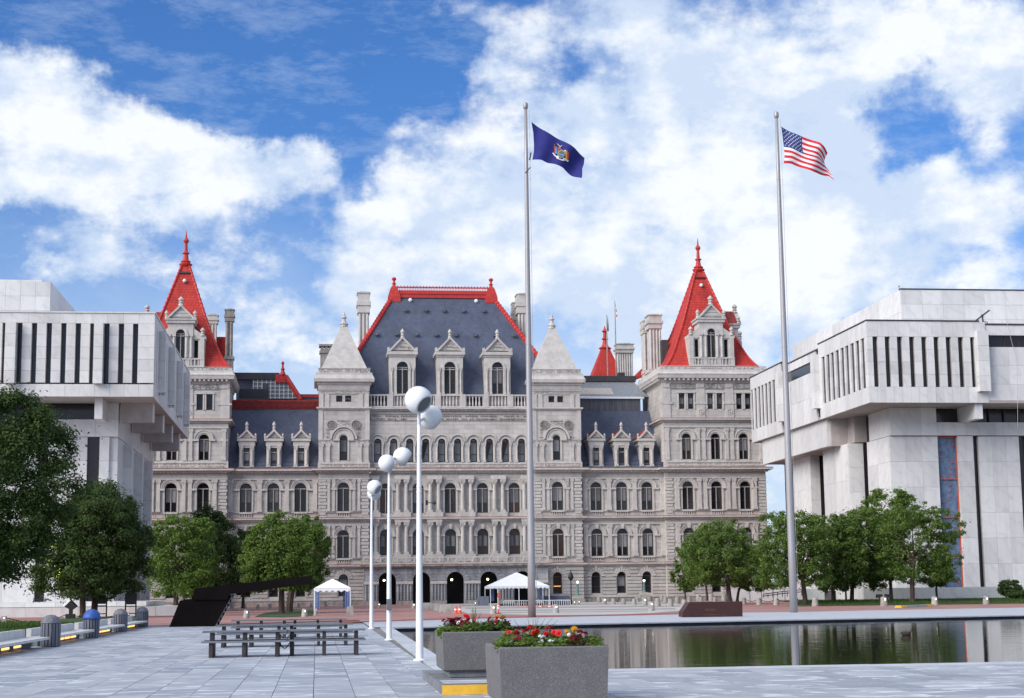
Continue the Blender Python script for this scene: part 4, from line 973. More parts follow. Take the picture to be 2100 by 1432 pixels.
        q = MB(); q.add([(x0-.4, y1+.5, za_+.6*sl_+.05), (xa, y1+.5, za_+.6*sl_+.05), (xa, y1+2.7, za_+2.8*sl_+.05), (x0-.4, y1+2.7, za_+2.8*sl_+.05)], [(0, 1, 2, 3)]); q.build('skylight', M['mullion'], mr_)
        q = MB(); zc = P(1240, 775, y1+5)[1]; q.box(x0-.4, y1+4.6, zb2-.05, xr(1303, y1+5, 778), y1+9, zc+.25); q.build('dark_fascia', M['coping_dark'], mr_)
# ---- corner towers
def tower(k, wx, apex_px, win4, left):
    x0, x1 = X[k]; Y = YT; xm = (x0+x1)/2; hw = (x1-x0)/2; ref = 1466 if not left else 400
    f = lambda py: zr(py+(0 if not left else 5.0), 1466 if not left else 400, Y) if not left else zr(py+2.0, 400, Y)
    # third storey with arched windows, one storey above with paired flat windows
    z3a, z3b = Z['l3_top'], f(866)
    pc = MB(); pc.box(x0-.1, Y-.25, Z['l3_top']+.08, x1+.1, Y+.3, f(946)); part(pc, 'parapet_course', M['stone_trim'])
    carved(x0+.3, x1-.3, Z['l3_top']+.25, f(948.5), Y-.27, .2, 51)
    xs = [xr(p, Y, 915) for p in wx]; zs, zt = f(942), f(889)
    storey(x0, x1, f(946), z3b, Y, xs, 1.38, zs, zt, 'twin', False, None, None, None, True, .5, .35, yb=Y+14)
    sl_ = MB(); sl_.box(x0-.06, Y-.16, f(946), x1+.06, Y+.03, f(943.3)); part(sl_, 'sill_course', M['stone_trim'])
    zi = f(902)
    eds = [x0+.5]+[(xs[i]+xs[i+1])/2 for i in range(len(xs)-1)]+[x1-.5]
    for j, xx in enumerate(eds):
        for d in ((-.4, .4) if 0 < j < len(eds)-1 else (0,)):
            pilaster(xx+d, f(943.3), f(878), Y, .46, .2)
        q = MB(); q.box(xx-.9 if 0 < j < len(eds)-1 else xx-.5, Y-.13, zi-.1, xx+.9 if 0 < j < len(eds)-1 else xx+.5, Y+.03, zi+.22); part(q, 'impost_band', M['stone_trim'])
    q = MB(); q.box(x0-.05, Y-.16, f(877), x1+.05, Y+.03, f(874)); part(q, 'architrave', M['stone_trim'])
    ledge(x0, x1, Y, f(866), f(858.5), .55, back=12)
    ops = []
    for (a, b) in win4:
        for p_ in (a, b): ops.append((xr(p_, Y, 822), .86, f(839), f(806.5)-f(839), False))
    wall(x0, x1, f(858), f(785), Y, ops, Y+14)
    for (x, w, zs_, h, _) in ops: window(x, zs_, w, h, Y+.38, False, 'rect4', 'blind' if not left else None)
    for (x, w, zs_, h, _) in ops: surround(x, zs_, w, h, Y, False)
    mids = [(ops[2*i+1][0]+ops[2*i+2][0])/2 for i in range(len(win4)-1)]+[x0+.45, x1-.45]
    for xx in mids:
        q = MB(); q.box(xx-.62, Y-.1, f(858), xx+.62, Y+.03, f(786)); q.box(xx-.9, Y-.16, f(829), xx+.9, Y+.03, f(825.5)); q.box(xx-.5, Y-.17, f(795), xx+.5, Y+.03, f(788)); part(q, 'attic_pilaster', M['stone_trim'])
    for xx in mids[:-2]:
        q = MB(); q.archring(xx, f(845), .3, .42, Y-.16, Y-.09, 14, 0, 2*math.pi); q.ball((xx, Y-.12, f(845)), .12, 6, 4); part(q, 'carved_roundel', M['stone_trim'])
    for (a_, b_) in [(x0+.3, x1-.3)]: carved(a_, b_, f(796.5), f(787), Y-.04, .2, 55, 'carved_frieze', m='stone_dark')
    # main cornice with modillions
    ym = Y+hw; q = MB()
    q.loft(xm, ym, [(hw+.04, hw+.04, f(786)), (hw+.15, hw+.15, f(783)), (hw+.2, hw+.2, f(777.5)), (hw+.75, hw+.75, f(776.5)), (hw+.82, hw+.82, f(771)), (hw+.9, hw+.9, f(768)), (hw+.62, hw+.62, f(764)), (hw+.5, hw+.5, f(757)), (hw+.45, hw+.45, f(753))])
    n = 22
    for i in range(n):
        t = -hw-.05+(2*hw+.1)*(i+.5)/n; q.box(xm+t-.13, Y-.68, f(781), xm+t+.13, Y-.15, f(777))
        for s_ in (-1, 1): q.box(min(xm+s_*(hw+.15), xm+s_*(hw+.68)), ym+t-.13, f(781), max(xm+s_*(hw+.15), xm+s_*(hw+.68)), ym+t+.13, f(777))
    part(q, 'tower_cornice', M['stone_trim'])
    carved(x0-.4, x1+.4, f(757.5), f(752.5), Y-.47, .26, 58, 'parapet_cresting', depth=.16)
    # flared red roof
    prof = [(751, 6.75), (745, 6.35), (738, 5.95), (730, 5.55), (721, 5.2), (708, 4.75), (690, 4.15), (670, 3.5), (650, 2.95), (625, 2.3), (600, 1.65), (575, 1.0), (558, .55)]
    ap = (1428 if not left else 374); yc_ = Y+.1+6.75
    xap, zap = P(ap, 557 if not left else 546, yc_); xap = xm+.1
    zbase = f(752.5); zbase_px = 751
    rings = []
    for (py, h_) in prof:
        t = (751-py)/(751-557.0); rings.append((h_*1.0, h_, zbase+(zap-zbase)*t))
    q = MB(); q.loft(xm, yc_, rings); tr_ = part(q, 'tower_roof', M['red_tile'])
    for sx in (-1, 1):
        for sy in (-1, 1):
            hm = MB()
            for j in range(len(rings)-1):
                a_, b_ = rings[j], rings[j+1]; hip(hm, (xm+sx*a_[0], yc_+sy*a_[1], a_[2]), (xm+sx*b_[0], yc_+sy*b_[1], b_[2]), .16, 3)
            hm.build('roof_hip', M['red_metal'], tr_)
    zt_ = P(ap+(-2 if not left else 1.7), 488.5 if not left else 472, yc_)[1]; h_ = zt_-zap
    q = MB(); q.lathe(xm, yc_, [(.62, zap-.1), (.85, zap+h_*.01), (.95, zap+h_*.05), (.6, zap+h_*.09), (.75, zap+h_*.12), (.42, zap+h_*.17), (.30, zap+h_*.32), (.50, zap+h_*.345), (.50, zap+h_*.365), (.26, zap+h_*.39), (.20, zap+h_*.62), (.30, zap+h_*.655), (.42, zap+h_*.70), (.28, zap+h_*.75), (.14, zap+h_*.79), (.06, zap+h_*.95), (.02, zt_)], 10)
    q.build('spire', M['red_metal'], tr_)
    p0 = Vector((xm, yc_-1.45, zap-(zap-zbase)*.145)); q = MB(); q.box(xm-.75, yc_-1.15, p0.z+1.0, xm+.75, yc_-.8, p0.z+1.2); q.build('roof_slot', M['coping_dark'], tr_)
    q = MB(); q.ball((xm, yc_-1.55, p0.z-.15), .27, 8, 6); q.build('roof_light', M['white_paint'], tr_)
    # tall stone dormers, front and both sides
    def big_dormer(cx_, yf, rot):
        base = empty('dormer', Vector((xm, yc_, 0))+cap_inv, cap); base.rotation_euler = (0, 0, rot)
        y0 = yf-yc_; fz = f
        def B(name, mb, m='stone_trim'): return mb.build(name, M[m], base)
        hwc = .98; hws = 3.3
        o = MB(); zb_ = fz(751); ztc = fz(667); wz, wh = fz(733), fz(674)-fz(733)
        wall_mesh(o, -hwc-.75, hwc+.75, zb_, fz(660), y0, [(0, 1.22, wz, wh, True)])
        for s_ in (-1, 1): o.quad((s_*(hwc+.75), y0, zb_), (s_*(hwc+.75), y0+5, zb_), (s_*(hwc+.75), y0+5, fz(655)), (s_*(hwc+.75), y0, fz(655)))
        o.box(-hwc-1.0, y0-.25, fz(661), hwc+1.0, y0+5, fz(655)); o.box(-hwc-1.15, y0-.4, fz(655), hwc+1.15, y0+5, fz(652))
        for s_ in (-1, 1):
            a_, b_ = sorted((s_*(hwc+.752), s_*(hws))); 
            xo = s_*2.15
            wall_mesh(o, a_, b_, zb_, fz(693), y0+.12, [(xo, .55, fz(732), fz(695.5)-fz(732), False)])
            o.quad((s_*hws, y0+.12, zb_), (s_*hws, y0+4, zb_), (s_*hws, y0+4, fz(690)), (s_*hws, y0+.12, fz(690)))
            o.box(a_-.04, y0-.02, fz(693), b_+.14, y0+4, fz(686.5))
            pts = [(s_*(hwc+.76), fz(686)), (s_*(hws-.1), fz(686)), (s_*(hwc+.76), fz(671))]
            o.prism(pts if s_ < 0 else pts[::-1], y0+.1, y0+3.6)
            dk_ = MB(); dk_.box(xo-.27, y0+.55, fz(732), xo+.27, y0+.6, fz(696)); B('dormer_opening', dk_, 'dark')
        B('dormer_wall', o)
        q = MB(); gable(q, 0, fz(651.9), fz(623), hwc+.9, y0-.25, y0+5); B('gable', q)
        q = MB(); q.prism([(-hwc-1.15, fz(651.5)), (0, fz(622)), (hwc+1.15, fz(651.5)), (0, fz(625))], y0+.2, y0+6.5); B('dormer_roof', q, 'red_dark')
        q = MB(); finial_on(q, 0, y0, fz(625), fz(606), .42)
        B('finial', q)
        for s_ in (-1, 1):
            q = MB(); finial_on(q, s_*(hwc+.95), y0, fz(652), fz(634.5), .3); B('finial', q); q = MB(); finial_on(q, s_*(hws-.3), y0+.1, fz(686.5), fz(669), .34); B('finial', q)
        q = MB(); 
        for i in range(3):
            ww_ = (hwc+.6)*(1-i*.33); q.box(-ww_, y0-.2, fz(648-7*i), ww_, y0-.02, fz(644-7*i))
        B('carved_tympanum', q)
        window(0, wz, 1.22, wh, y0+.4, True, 'cross', None, None, base)
        q = MB(); q.archring(0, wz+wh-.61, .63, .95, y0-.15, y0+.03, 14)
        for s_ in (-1, 1):
            for xx in (.85, 1.5): q.lathe(s_*xx, y0-.05, [(.2, zb_+1.3), (.18, wz+wh-1.0)], 8); q.box(s_*xx-.24, y0-.3, wz+wh-1.0, s_*xx+.24, y0+.03, wz+wh-.65)
            q.box(s_*(hws-.35)-.3, y0-.1, zb_, s_*(hws-.35)+.3, y0+.14, fz(693))
        q.box(-hws, y0-.2, fz(736), hws, y0+.1, fz(733.5)); q.box(-hws, y0-.2, zb_, hws, y0+.1, zb_+.2)
        n_ = 13
        for i in range(n_):
            xx = -hws+.3+(2*hws-.6)*i/(n_-1)
            q.box(xx-(.09 if i % 4 else .3), y0-.15, zb_+.2, xx+(.09 if i % 4 else .3), y0+.05, fz(736))
        B('dormer_moulding', q)
    big_dormer(xm, Y+.05, 0); big_dormer(xm, Y+1.55, math.pi/2 if not left else -math.pi/2)
    # inner mass below the roof
    q = MB(); q.box(x0+.05, Y+14.2, ZB, x1-.05, Y+15, f(786)); part(q, 'rear_wall', M['stone'])
tower('RT', [1408, 1467.5, 1525], 1428, [(1398, 1416.5), (1456.5, 1475.5), (1515.5, 1533.5)], False)
tower('LT', [286, 352, 418], 374, [(287, 305), (345, 363), (409.5, 429.5)], True)
# ---- chimneys
def chimney(px0_, px1_, py0_, py1_, Y, ribs=4, m='stone_trim', dep=None):
    xa, zt = P(px0_, py0_, Y); xb, _ = P(px1_, py0_, Y); zb_ = P(px0_, py1_, Y)[1]; h = zt-zb_; w = xb-xa; d = dep or w
    q = MB(); xm = (xa+xb)/2; e = .1*min(w, 2)
    q.box(xa, Y, zb_, xb, Y+d, zb_+h*.18); q.box(xa-e, Y-e, zb_+h*.18, xb+e, Y+d+e, zb_+h*.23)
    q.box(xa+e, Y+e, zb_+h*.23, xb-e, Y+d-e, zt-h*.2)
    n = ribs
    for i in range(n):
        xx = xa+(i+.5)*w/n; q.lathe(xx, Y+e*.9, [(w/n*.38, zb_+h*.23), (w/n*.38, zt-h*.21)], 8, cap=False)
    q.box(xa-e*.5, Y-e*.5, zt-h*.2, xb+e*.5, Y+d+e*.5, zt-h*.13); q.box(xa-e*1.3, Y-e*1.3, zt-h*.13, xb+e*1.3, Y+d+e*1.3, zt-h*.09)
    q.box(xa-e*.3, Y-e*.3, zt-h*.09, xb+e*.3, Y+d+e*.3, zt-.15); q.box(xa-e, Y-e, zt-.15, xb+e, Y+d+e, zt)
    c = part(q, 'chimney', M[m])
    q = MB(); q.box(xa+.3, Y+.3, zt-.1, xb-.3, Y+d-.3, zt+.12); q.build('flue', M['coping_dark'], c)
chimney(734.5, 757.5, 599, 812, 236, 3, dep=2.6); chimney(1061, 1081, 602, 806, 238, 3, dep=2.4); chimney(1051, 1062, 620, 806, 241, 2, dep=2)
chimney(462, 479.5, 634, 760, 245, 2, 'stone_dark'); chimney(427, 446, 645, 740, 246, 3)
chimney(1330.5, 1356, 645, 790, 238, 4, dep=2.6); chimney(1319, 1331, 657, 790, 242, 2, dep=2.4)
chimney(1265, 1298, 704.5, 800, 262, 7, dep=2)
q = MB(); a_ = P(446, 691, 247); b_ = P(462, 745, 247); q.box(a_[0]-.3, 247, b_[1], b_[0]+.5, 250, a_[1]); part(q, 'red_roof_block', M['red_tile'])
xa, za = P(657, 706, 241); xb, zb = P(682, 770, 241); q = MB(); q.box(xa, 241, zb, xb, 243, za-.7); q.box(xa-.15, 240.85, za-1.3, xb+.15, 243.1, za-1.0); q.box(xa-.2, 240.8, za-.3, xb+.2, 243.2, za)
for xx in (xa+.3, (xa+xb)/2, xb-.3): q.box(xx-.22, 241, za-.7, xx+.22, 242, za-.3)
part(q, 'stone_vent_tower', M['stone_dark'])
# ---- rear spire, rear red roofs and the two flagstaffs
YS = 262; hx, _ = P(1251, 776, YS); q = MB(); zc, zb = P(1251, 712, YS)[1], P(1251, 790, YS)[1]
q.loft(hx-.2, YS+3, [(3.3, 3.3, zb), (2.6, 2.6, zb+1.2), (.7, .7, zc)]); rs = part(q, 'rear_spire_roof', M['red_tile'])
zt_ = P(1251, 662, YS)[1]; h_ = zt_-zc; q = MB(); q.lathe(hx-.2, YS+3, [(.75, zc-.1), (1.1, zc+h_*.06), (.6, zc+h_*.14), (.42, zc+h_*.25), (.32, zc+h_*.4), (.62, zc+h_*.44), (.3, zc+h_*.5), (.26, zc+h_*.7), (.52, zc+h_*.76), (.2, zc+h_*.84), (.02, zt_)], 8); q.build('spire', M['red_metal'], rs)
A = lambda px_, py_: P(px_, py_, 244)
q = MB(); q.prism([A(1292, 782), A(1322, 770), A(1322, 752)], 244, 247); part(q, 'red_valley_roof', M['red_tile'])
q = MB(); q.prism([A(1313, 782), A(1345, 760), A(1345, 742), A(1330, 752)], 241, 243.5); part(q, 'red_valley_roof', M['red_tile'])
q = MB(); a_ = P(1357.5, 697, 236.5); b_ = P(1371, 745, 236.5); q.box(a_[0], 236.5, b_[1], b_[0], 238, a_[1]); part(q, 'dark_roof_hatch', M['coping_dark'])
q = MB(); a_ = P(1268, 764, 258); b_ = P(1282, 778, 258); q.box(a_[0], 258, b_[1]-1, b_[0], 259, a_[1]); part(q, 'dark_roof_hatch', M['coping_dark'])

# ================================================================== WHITE MARBLE OFFICE BUILDINGS
ub = MB(); ub.box(0, 0, 0, 1, 1, 1); unit_panel = ub.mesh('marble_panel', M['marble']); 
rp = random.Random(5)
class Bld:
    def __init__(s, o): s.o = o; s.off = Vector(o.location); s.n = 0
    def panel(s, x0, x1, y0, y1, z0, z1, g=.008, ax='y'):
        """a slab with open joints to its neighbours; ax = the direction it faces along"""
        j = rp.random()*.02
        if ax == 'y': a, b, c, d = x0+g, x1-g, y0+j, y1
        else: a, b, c, d = x0+(j if ax == '-x' else 0), x1-(j if ax == 'x' else 0), y0+g, y1-g
        inst('marble_panel', unit_panel, s.o, Vector((a, c, z0+g))-s.off, (b-a, d-c, z1-z0-2*g)); s.n += 1
    def grid(s, x0, x1, y0, y1, z0, z1, nu, nv, ax):
        for i in range(nu):
            for k in range(nv):
                za, zb = z0+(z1-z0)*k/nv, z0+(z1-z0)*(k+1)/nv
                if ax == 'y': s.panel(x0+(x1-x0)*i/nu, x0+(x1-x0)*(i+1)/nu, y0, y1, za, zb, ax='y')
                else: s.panel(x0, x1, y0+(y1-y0)*i/nu, y0+(y1-y0)*(i+1)/nu, za, zb, ax=ax)
    def box(s, name, m, x0, x1, y0, y1, z0, z1):
        q = MB(); q.box(x0, y0, z0, x1, y1, z1); o = q.build(name, M[m], s.o); o.location = -s.off; return o
# ---- right-hand building
jo = thing('office_building', 'white marble office block with overhanging slit-window storey and blue tarpaulin in one bay', 'building', (75, 185, 0)); J = Bld(jo)
JX, JY, JY2, JZ0, JZ1 = 57.0, 165.1, 212.3, 20.63, 29.25
J.box('core_wall', 'dark_glass', JX+.22, 110, JY+.55, JY2-.3, JZ0+.3, JZ1-.3)
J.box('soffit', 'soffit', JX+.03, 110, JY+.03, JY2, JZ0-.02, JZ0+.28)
J.box('roof_slab', 'marble2', JX+.5, 110, JY+.5, JY2, JZ1-.28, JZ1-.05)
za, zb = P(1850, 682.5, JY)[1], P(1850, 795, JY)[1]; zs0, zs1 = P(1850, 793.5, JY)[1], P(1850, 690.5, JY)[1]
xe = P(2001, 740, JY)[0]; xp = P(2024, 740, JY)[0]
npn = 10
slx = [(P(1791.5+25.07*i, 742, JY)[0], P(1802.3+25.07*i, 742, JY)[0]) for i in range(9)]
piers = [(JX, slx[0][0])]+[(slx[i][1], slx[i+1][0]) for i in range(8)]+[(slx[8][1], xe)]
for (a, b) in piers:
    J.grid(a, b, JY, JY+.6, zs0, zs1, 1, 4, 'y')
J.grid(JX, xe, JY, JY+.6, zs1, JZ1-.02, 10, 1, 'y'); J.grid(JX, xe, JY, JY+.6, JZ0, zs0, 13, 1, 'y')
J.grid(xe, xp, JY-.75, JY+.6, P(2010, 804, JY)[1], P(2010, 680, JY)[1], 1, 4, 'y')
zw0, zw1 = P(2060, 711.5, JY)[1], P(2060, 687.5, JY)[1]
J.grid(xp, 92, JY+.12, JY+.6, JZ0, zw0, 9, 3, 'y'); J.grid(xp, 92, JY+.12, JY+.6, zw1, JZ1-.35, 9, 1, 'y'); J.grid(xe, xp, JY, JY+.6, JZ0, P(2010, 804, JY)[1], 1, 1, 'y'); J.grid(xe, xp, JY, JY+.6, P(2010, 680, JY)[1], JZ1-.02, 1, 1, 'y')
for i in range(12): J.box('strip_window_post', 'coping_dark', xp+.6+i*1.6, xp+.68+i*1.6, JY+.45, JY+.54, zw0, zw0+.75)
J.box('roof_edge', 'coping_dark', JX-.03, xe+.6, JY-.06, JY+.5, JZ1, JZ1+.13); J.box('roof_edge', 'coping_dark', xe+.65, 92, JY+.05, JY+.5, JZ1-.33, JZ1-.18)
# left face, running away from the plaza
YA = 182.1; YB_ = 196.5
def yz(px_, py_): return PX(px_, py_, JX)
slits = [(PX(1520+(a+4)/3.255, 700, JX)[0]) for a in (537, 568, 598, 632, 665, 697, 733, 768, 803)]
ly = sorted(slits); w_ = .56
pr_ = [(JY+.62, ly[0]-w_)]+[(ly[i]+w_, ly[i+1]-w_) for i in range(len(ly)-1)]+[(ly[-1]+w_, YA-.2)]
for (a, b) in pr_: J.grid(JX, JX+.2, a, b, zs0, zs1, 1, 4, '-x')
J.grid(JX, JX+.2, JY+.62, YA, zs1, JZ1-.02, 6, 1, '-x'); J.grid(JX, JX+.2, JY+.62, YA, JZ0, zs0, 9, 1, '-x')
J.grid(JX-.65, JX+.2, YA-.2, YA+1.1, zs0-.4, zs1+.5, 1, 3, '-x')
zq0, zq1 = PX(1650, 770, JX)[1], PX(1650, 748, JX)[1]
J.grid(JX, JX+.2, YA+1.12, YB_, JZ0, zq0, 5, 2, '-x'); J.grid(JX, JX+.2, YA+1.12, YB_, zq1, JZ1-.6, 5, 1, '-x')
J.grid(JX-.65, JX+.2, YB_, YB_+1.2, zs0-.4, zs1+.5, 1, 3, '-x')
fy = sorted(PX(1520+(a+3)/3.255, 835, JX)[0] for a in (70, 93, 118, 140, 165, 190, 217))
pr2 = [(YB_+1.22, fy[0]-.58)]+[(fy[i]+.58, fy[i+1]-.58) for i in range(6)]+[(fy[6]+.58, JY2)]
for (a, b) in pr2: J.grid(JX, JX+.2, a, b, zs0, zs1, 1, 1, '-x')
J.grid(JX, JX+.2, YB_+1.22, JY2, zs1, JZ1-.02, 4, 1, '-x'); J.grid(JX, JX+.2, YB_+1.22, JY2, JZ0, zs0, 6, 1, '-x')
J.box('roof_edge', 'coping_dark', JX-.06, JX+.45, JY+.52, YA, JZ1, JZ1+.12); J.box('roof_edge', 'coping_dark', JX-.05, JX+.45, YA+.05, YB_, JZ1-.58, JZ1-.46); J.box('roof_edge', 'coping_dark', JX-.06, JX+.45, YB_+.05, JY2, JZ1, JZ1+.12)
# penthouse
hx0, hz1 = P(1847, 594, 172); J.box('penthouse_core', 'marble2', hx0+.25, 109, 172.25, 214, JZ1-.1, hz1-.1)
J.grid(hx0, 92, 172, 172.24, JZ1-.2, hz1, 12, 3, 'y'); J.grid(hx0, hx0+.24, 172.26, 214, JZ1-.2, hz1, 12, 2, '-x')
J.box('roof_edge', 'coping_dark', hx0-.04, 92, 171.95, 172.5, hz1+.01, hz1+.14)
# recessed body under the overhang
bx, bz0, bz1 = 60.7, 17.62, JZ0-.03
J.box('body_core', 'dark_glass', bx+.5, 109, 170.5, 212, .3, JZ0-.1)
xw1, xw2 = P(1917, 850, 170)[0], P(1965, 850, 170)[0]; zwa, zwb = P(1940, 867, 170)[1], P(1940, 838, 170)[1]
J.grid(bx, xw1, 169.6, 170.45, bz0, bz1, 3, 1, 'y'); J.grid(xw1, 92, 169.6, 170.45, bz0, zwa, 8, 1, 'y'); J.grid(xw1, 92, 169.6, 170.45, zwb, bz1, 8, 1, 'y')
x3 = P(1999, 845, 165.6)[0]; x4 = P(2014.6, 845, 165.6)[0]
J.box('cantilever_beam', 'marble2', x3, x4, 165.5, 170.4, P(2005, 859, 165.5)[1], JZ0-.03)
for i in range(10): J.box('strip_window_post', 'coping_dark', x4+.9+i*1.7, x4+1.0+i*1.7, 170.2, 170.45, zwa, zwb)
J.grid(bx, bx+.45, 170.47, 176.5, bz0, bz1, 2, 1, '-x'); J.grid(bx, bx+.45, 179.5, 211, bz0, bz1, 6, 1, '-x')
# shaft, front
zt, zb0_ = bz0-.05, 1.25
def fx(p_, y_=1050): return P(p_, y_, 170)[0]
rows = 6
J.grid(bx-.05, 66.0, 169.9, 170.45, zb0_, zt, 3, rows, 'y')
tarp_x0, tarp_x1 = 66.0, 68.2
J.grid(tarp_x1, 69.9, 169.75, 170.9, zb0_, zt, 1, rows, 'y')
J.grid(70.55, 75.1, 169.9, 170.45, zb0_, zt, 3, rows, 'y'); J.grid(76.0, 82, 169.9, 170.45, zb0_, zt, 3, rows, 'y')
J.box('pier_return', 'marble2', tarp_x1+.02, 69.88, 170.46, 171.5, zb0_, zt)
tb = MB(); nu, nv = 8, 40
for i in range(nu+1):
    for k in range(nv+1):
        tb.v.append((tarp_x0+(tarp_x1-tarp_x0)*i/nu, 170.38+.05*math.sin(i*1.9+k*.8)+.04*math.sin(k*2.1+i), zb0_+(zt-zb0_)*k/nv))
for i in range(nu):
    for k in range(nv):
        a = i*(nv+1)+k; tb.f.append((a, a+nv+1, a+nv+2, a+1)); tb.m.append(0)
tp = tb.build('tarpaulin', M['tarp'], jo, True); tp.location = -J.off
fb = MB(); fb.box(tarp_x0, 170.2, zt-.12, tarp_x1, 170.3, zt); fb.box(tarp_x1-.1, 170.2, zb0_, tarp_x1-.01, 170.3, zt-.12)
for f_ in (.28, .53, .79):
    fb.box(tarp_x0+.02, 170.2, zt-(zt-zb0_)*f_-.05, tarp_x1-.1, 170.3, zt-(zt-zb0_)*f_+.05)
fo = fb.build('tarpaulin_frame', M['orange'], jo); fo.location = -J.off
rk = random.Random(2); q = MB()
for i in range(26):
    xx = tarp_x0+.25+rk.random()*1.6; zz = zt-.4-(zt-zb0_-.6)*i/26; q.box(xx-.08, 170.22, zz-.06, xx+.08, 170.3, zz+.06)
o = q.build('tarpaulin_clips', M['orange'], jo); o.location = -J.off; tag(o, kind='stuff')
# shaft, left side: wall, slots and two deep fins
def sy(p_, X_, y_=1000): return PX(p_, y_, X_)[0]
y1_ = sy(1782, bx); y2_ = sy(1774, bx)
J.grid(bx-.05, bx+.45, 170.47, y1_, zb0_, zt, 2, rows, '-x')
fX = P(1743, 1000, y2_)[0]; y3_ = sy(1690, fX)
J.grid(fX+.02, bx-.02, y2_, y2_+.4, zb0_, zt, 1, rows, 'y'); J.box('slot_window', 'dark_glass', bx, bx+.49, y2_+.02, y2_+.38, zb0_, zt); J.grid(fX, fX+.4, y2_+.41, y3_, zb0_, zt, 2, 4, '-x')
y4_ = sy(1683, bx); f2 = P(1663, 1000, y4_)[0]; y5_ = max(sy(1627, f2), y4_+6)
J.grid(f2+.02, bx-.02, y4_, y4_+.4, zb0_, zt, 1, rows, 'y'); J.box('slot_window', 'dark_glass', bx, bx+.49, y4_+.02, y4_+.38, zb0_, zt); J.grid(f2, f2+.4, y4_+.41, y5_, zb0_, zt, 2, 4, '-x')
J.box('fin_core', 'marble2', fX+.41, bx+.6, y2_+.41, y3_-.05, zb0_, zt-.01); J.box('fin_core', 'marble2', f2+.41, bx+.6, y4_+.41, y5_-.05, zb0_, zt-.01)
# hung box below the overhang
hy0 = PX(1698, 900, JX+.5)[0]; hz = PX(1698, 915, JX+.5)[1]
J.grid(JX+.5, JX+.9, hy0+.3, 209, hz, JZ0-.03, 8, 1, '-x'); J.box('hung_box', 'soffit', JX+.91, 63, hy0, 209, hz, JZ0-.03); J.box('hung_box', 'soffit', 59.8, 63, hy0-2.5, hy0-.02, hz+.2, JZ0-.03)  # shade below the overhang put into the box's darker colour
# terrace wall
tX = P(1771, 1220, 163)[0]; tz = P(1900, 1205, 163)[1]
J.box('terrace', 'soffit', tX+.3, 108, 163.3, 170, -.2, tz-.05); J.grid(tX, 84, 163, 163.28, .1, tz, 7, 1, 'y'); J.grid(tX, tX+.28, 163.3, 172, .1, tz, 2, 1, '-x')
lw0 = P(1655, 1220, 176)[0]; J.box('low_wall', 'marble2', lw0, tX, 176, 176.5, .2, P(1700, 1207.5, 176)[1])
# davit and cables
dv = thing('roof_davit', 'dark steel davit arm leaning on a post at the roof edge of the white block', 'davit', (P(2015, 659, 165.6)[0], 165.6, JZ1+.14))
def pw_(px_, py_, Y=165.6): x, z = P(px_, py_, Y); return (x-dv.location.x, 0, z-dv.location.z)
q = MB(); q.tube([pw_(2001, 658), pw_(2029, 636.5)], .09, 6); q.build('davit_arm', M['coping_dark'], dv)
q = MB(); q.tube([pw_(2016, 660), pw_(2014.5, 648)], .09, 6); q.ball(pw_(2014.5, 647.5), .16, 6, 4); q.build('davit_post', M['coping_dark'], dv)
q = MB(); q.tube([pw_(2025, 666), pw_(2025, 660.5), pw_(2014, 660)], .05, 5); q.build('davit_foot', M['coping_dark'], dv)
cbz = thing('hanging_cable', 'thin pale cable hanging down the white block beside the davit', 'cable', (P(2066, 667, 164.8)[0], 164.8, JZ1-.2))
q = MB(); q.tube([(0, 0, 0), (P(2076, 711, 164.8)[0]-cbz.location.x, 0, -2.2), (P(2086, 740, 164.7)[0]-cbz.location.x, -.1, -4), (P(2088, 890, 164.7)[0]-cbz.location.x, -.1, -11)], .022, 5); q.build('cable', M['mullion'], cbz)
an = thing('roof_antenna', 'thin antenna with dark knob on the white penthouse roof', 'antenna', (P(1844, 594, 173)[0], 173, hz1))
q = MB(); q.tube([(0, 0, 0), (0, 0, .5)], .03, 5); q.ball((0, 0, .55), .08, 6, 4); q.build('mast', M['coping_dark'], an)

# ---- left-hand building
lo = thing('office_building', 'white marble office block cantilevered over dark trees with fins along its side', 'building', (-26, 175, 0)); LB = Bld(lo)
LX, LY, LY2, LZ0, LZ1 = -15.15, 155.0, 197.4, 19.86, 27.82
LB.box('core_wall', 'dark_glass', -48, LX-.55, LY+.55, LY2-.3, LZ0+.3, LZ1-.3)
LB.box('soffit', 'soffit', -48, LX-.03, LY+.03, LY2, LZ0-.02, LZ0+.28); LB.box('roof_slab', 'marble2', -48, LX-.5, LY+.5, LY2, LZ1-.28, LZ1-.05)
zs0, zs1 = P(160, 785, LY)[1], P(160, 663, LY)[1]
sl = [(a/3.255, b/3.255) for a, b in ((10, 38), (110, 144), (207, 242), (306, 341), (404, 438), (500, 535), (597, 629), (692, 727), (789, 824), (884, 919))]
sx_ = [(P(a, 724, LY)[0], P(b, 724, LY)[0]) for a, b in sl]
wst = sx_[1][0]-sx_[0][0]
for i in range(3): sx_.insert(0, (sx_[0][0]-wst, sx_[0][1]-wst))
prs = [(sx_[0][0]-wst*.66, sx_[0][0])]+[(sx_[i][1], sx_[i+1][0]) for i in range(len(sx_)-1)]+[(sx_[-1][1], LX)]
for i, (a, b) in enumerate(prs):
    proud = i in (len(prs)-10, len(prs)-4)
    LB.grid(a, b, LY-(.7 if proud else 0), LY+.6, zs0-(.12 if proud else 0), zs1, 1, 5, 'y') if b < LX-.1 else LB.grid(a, b, LY, LY+.6, zs0, zs1, 1, 5, 'y')
xl0 = prs[0][0]
LB.grid(xl0, LX, LY, LY+.6, zs1, LZ1-.16, 13, 1, 'y'); LB.grid(xl0, LX, LY, LY+.6, LZ0, zs0-.13, 14, 1, 'y')
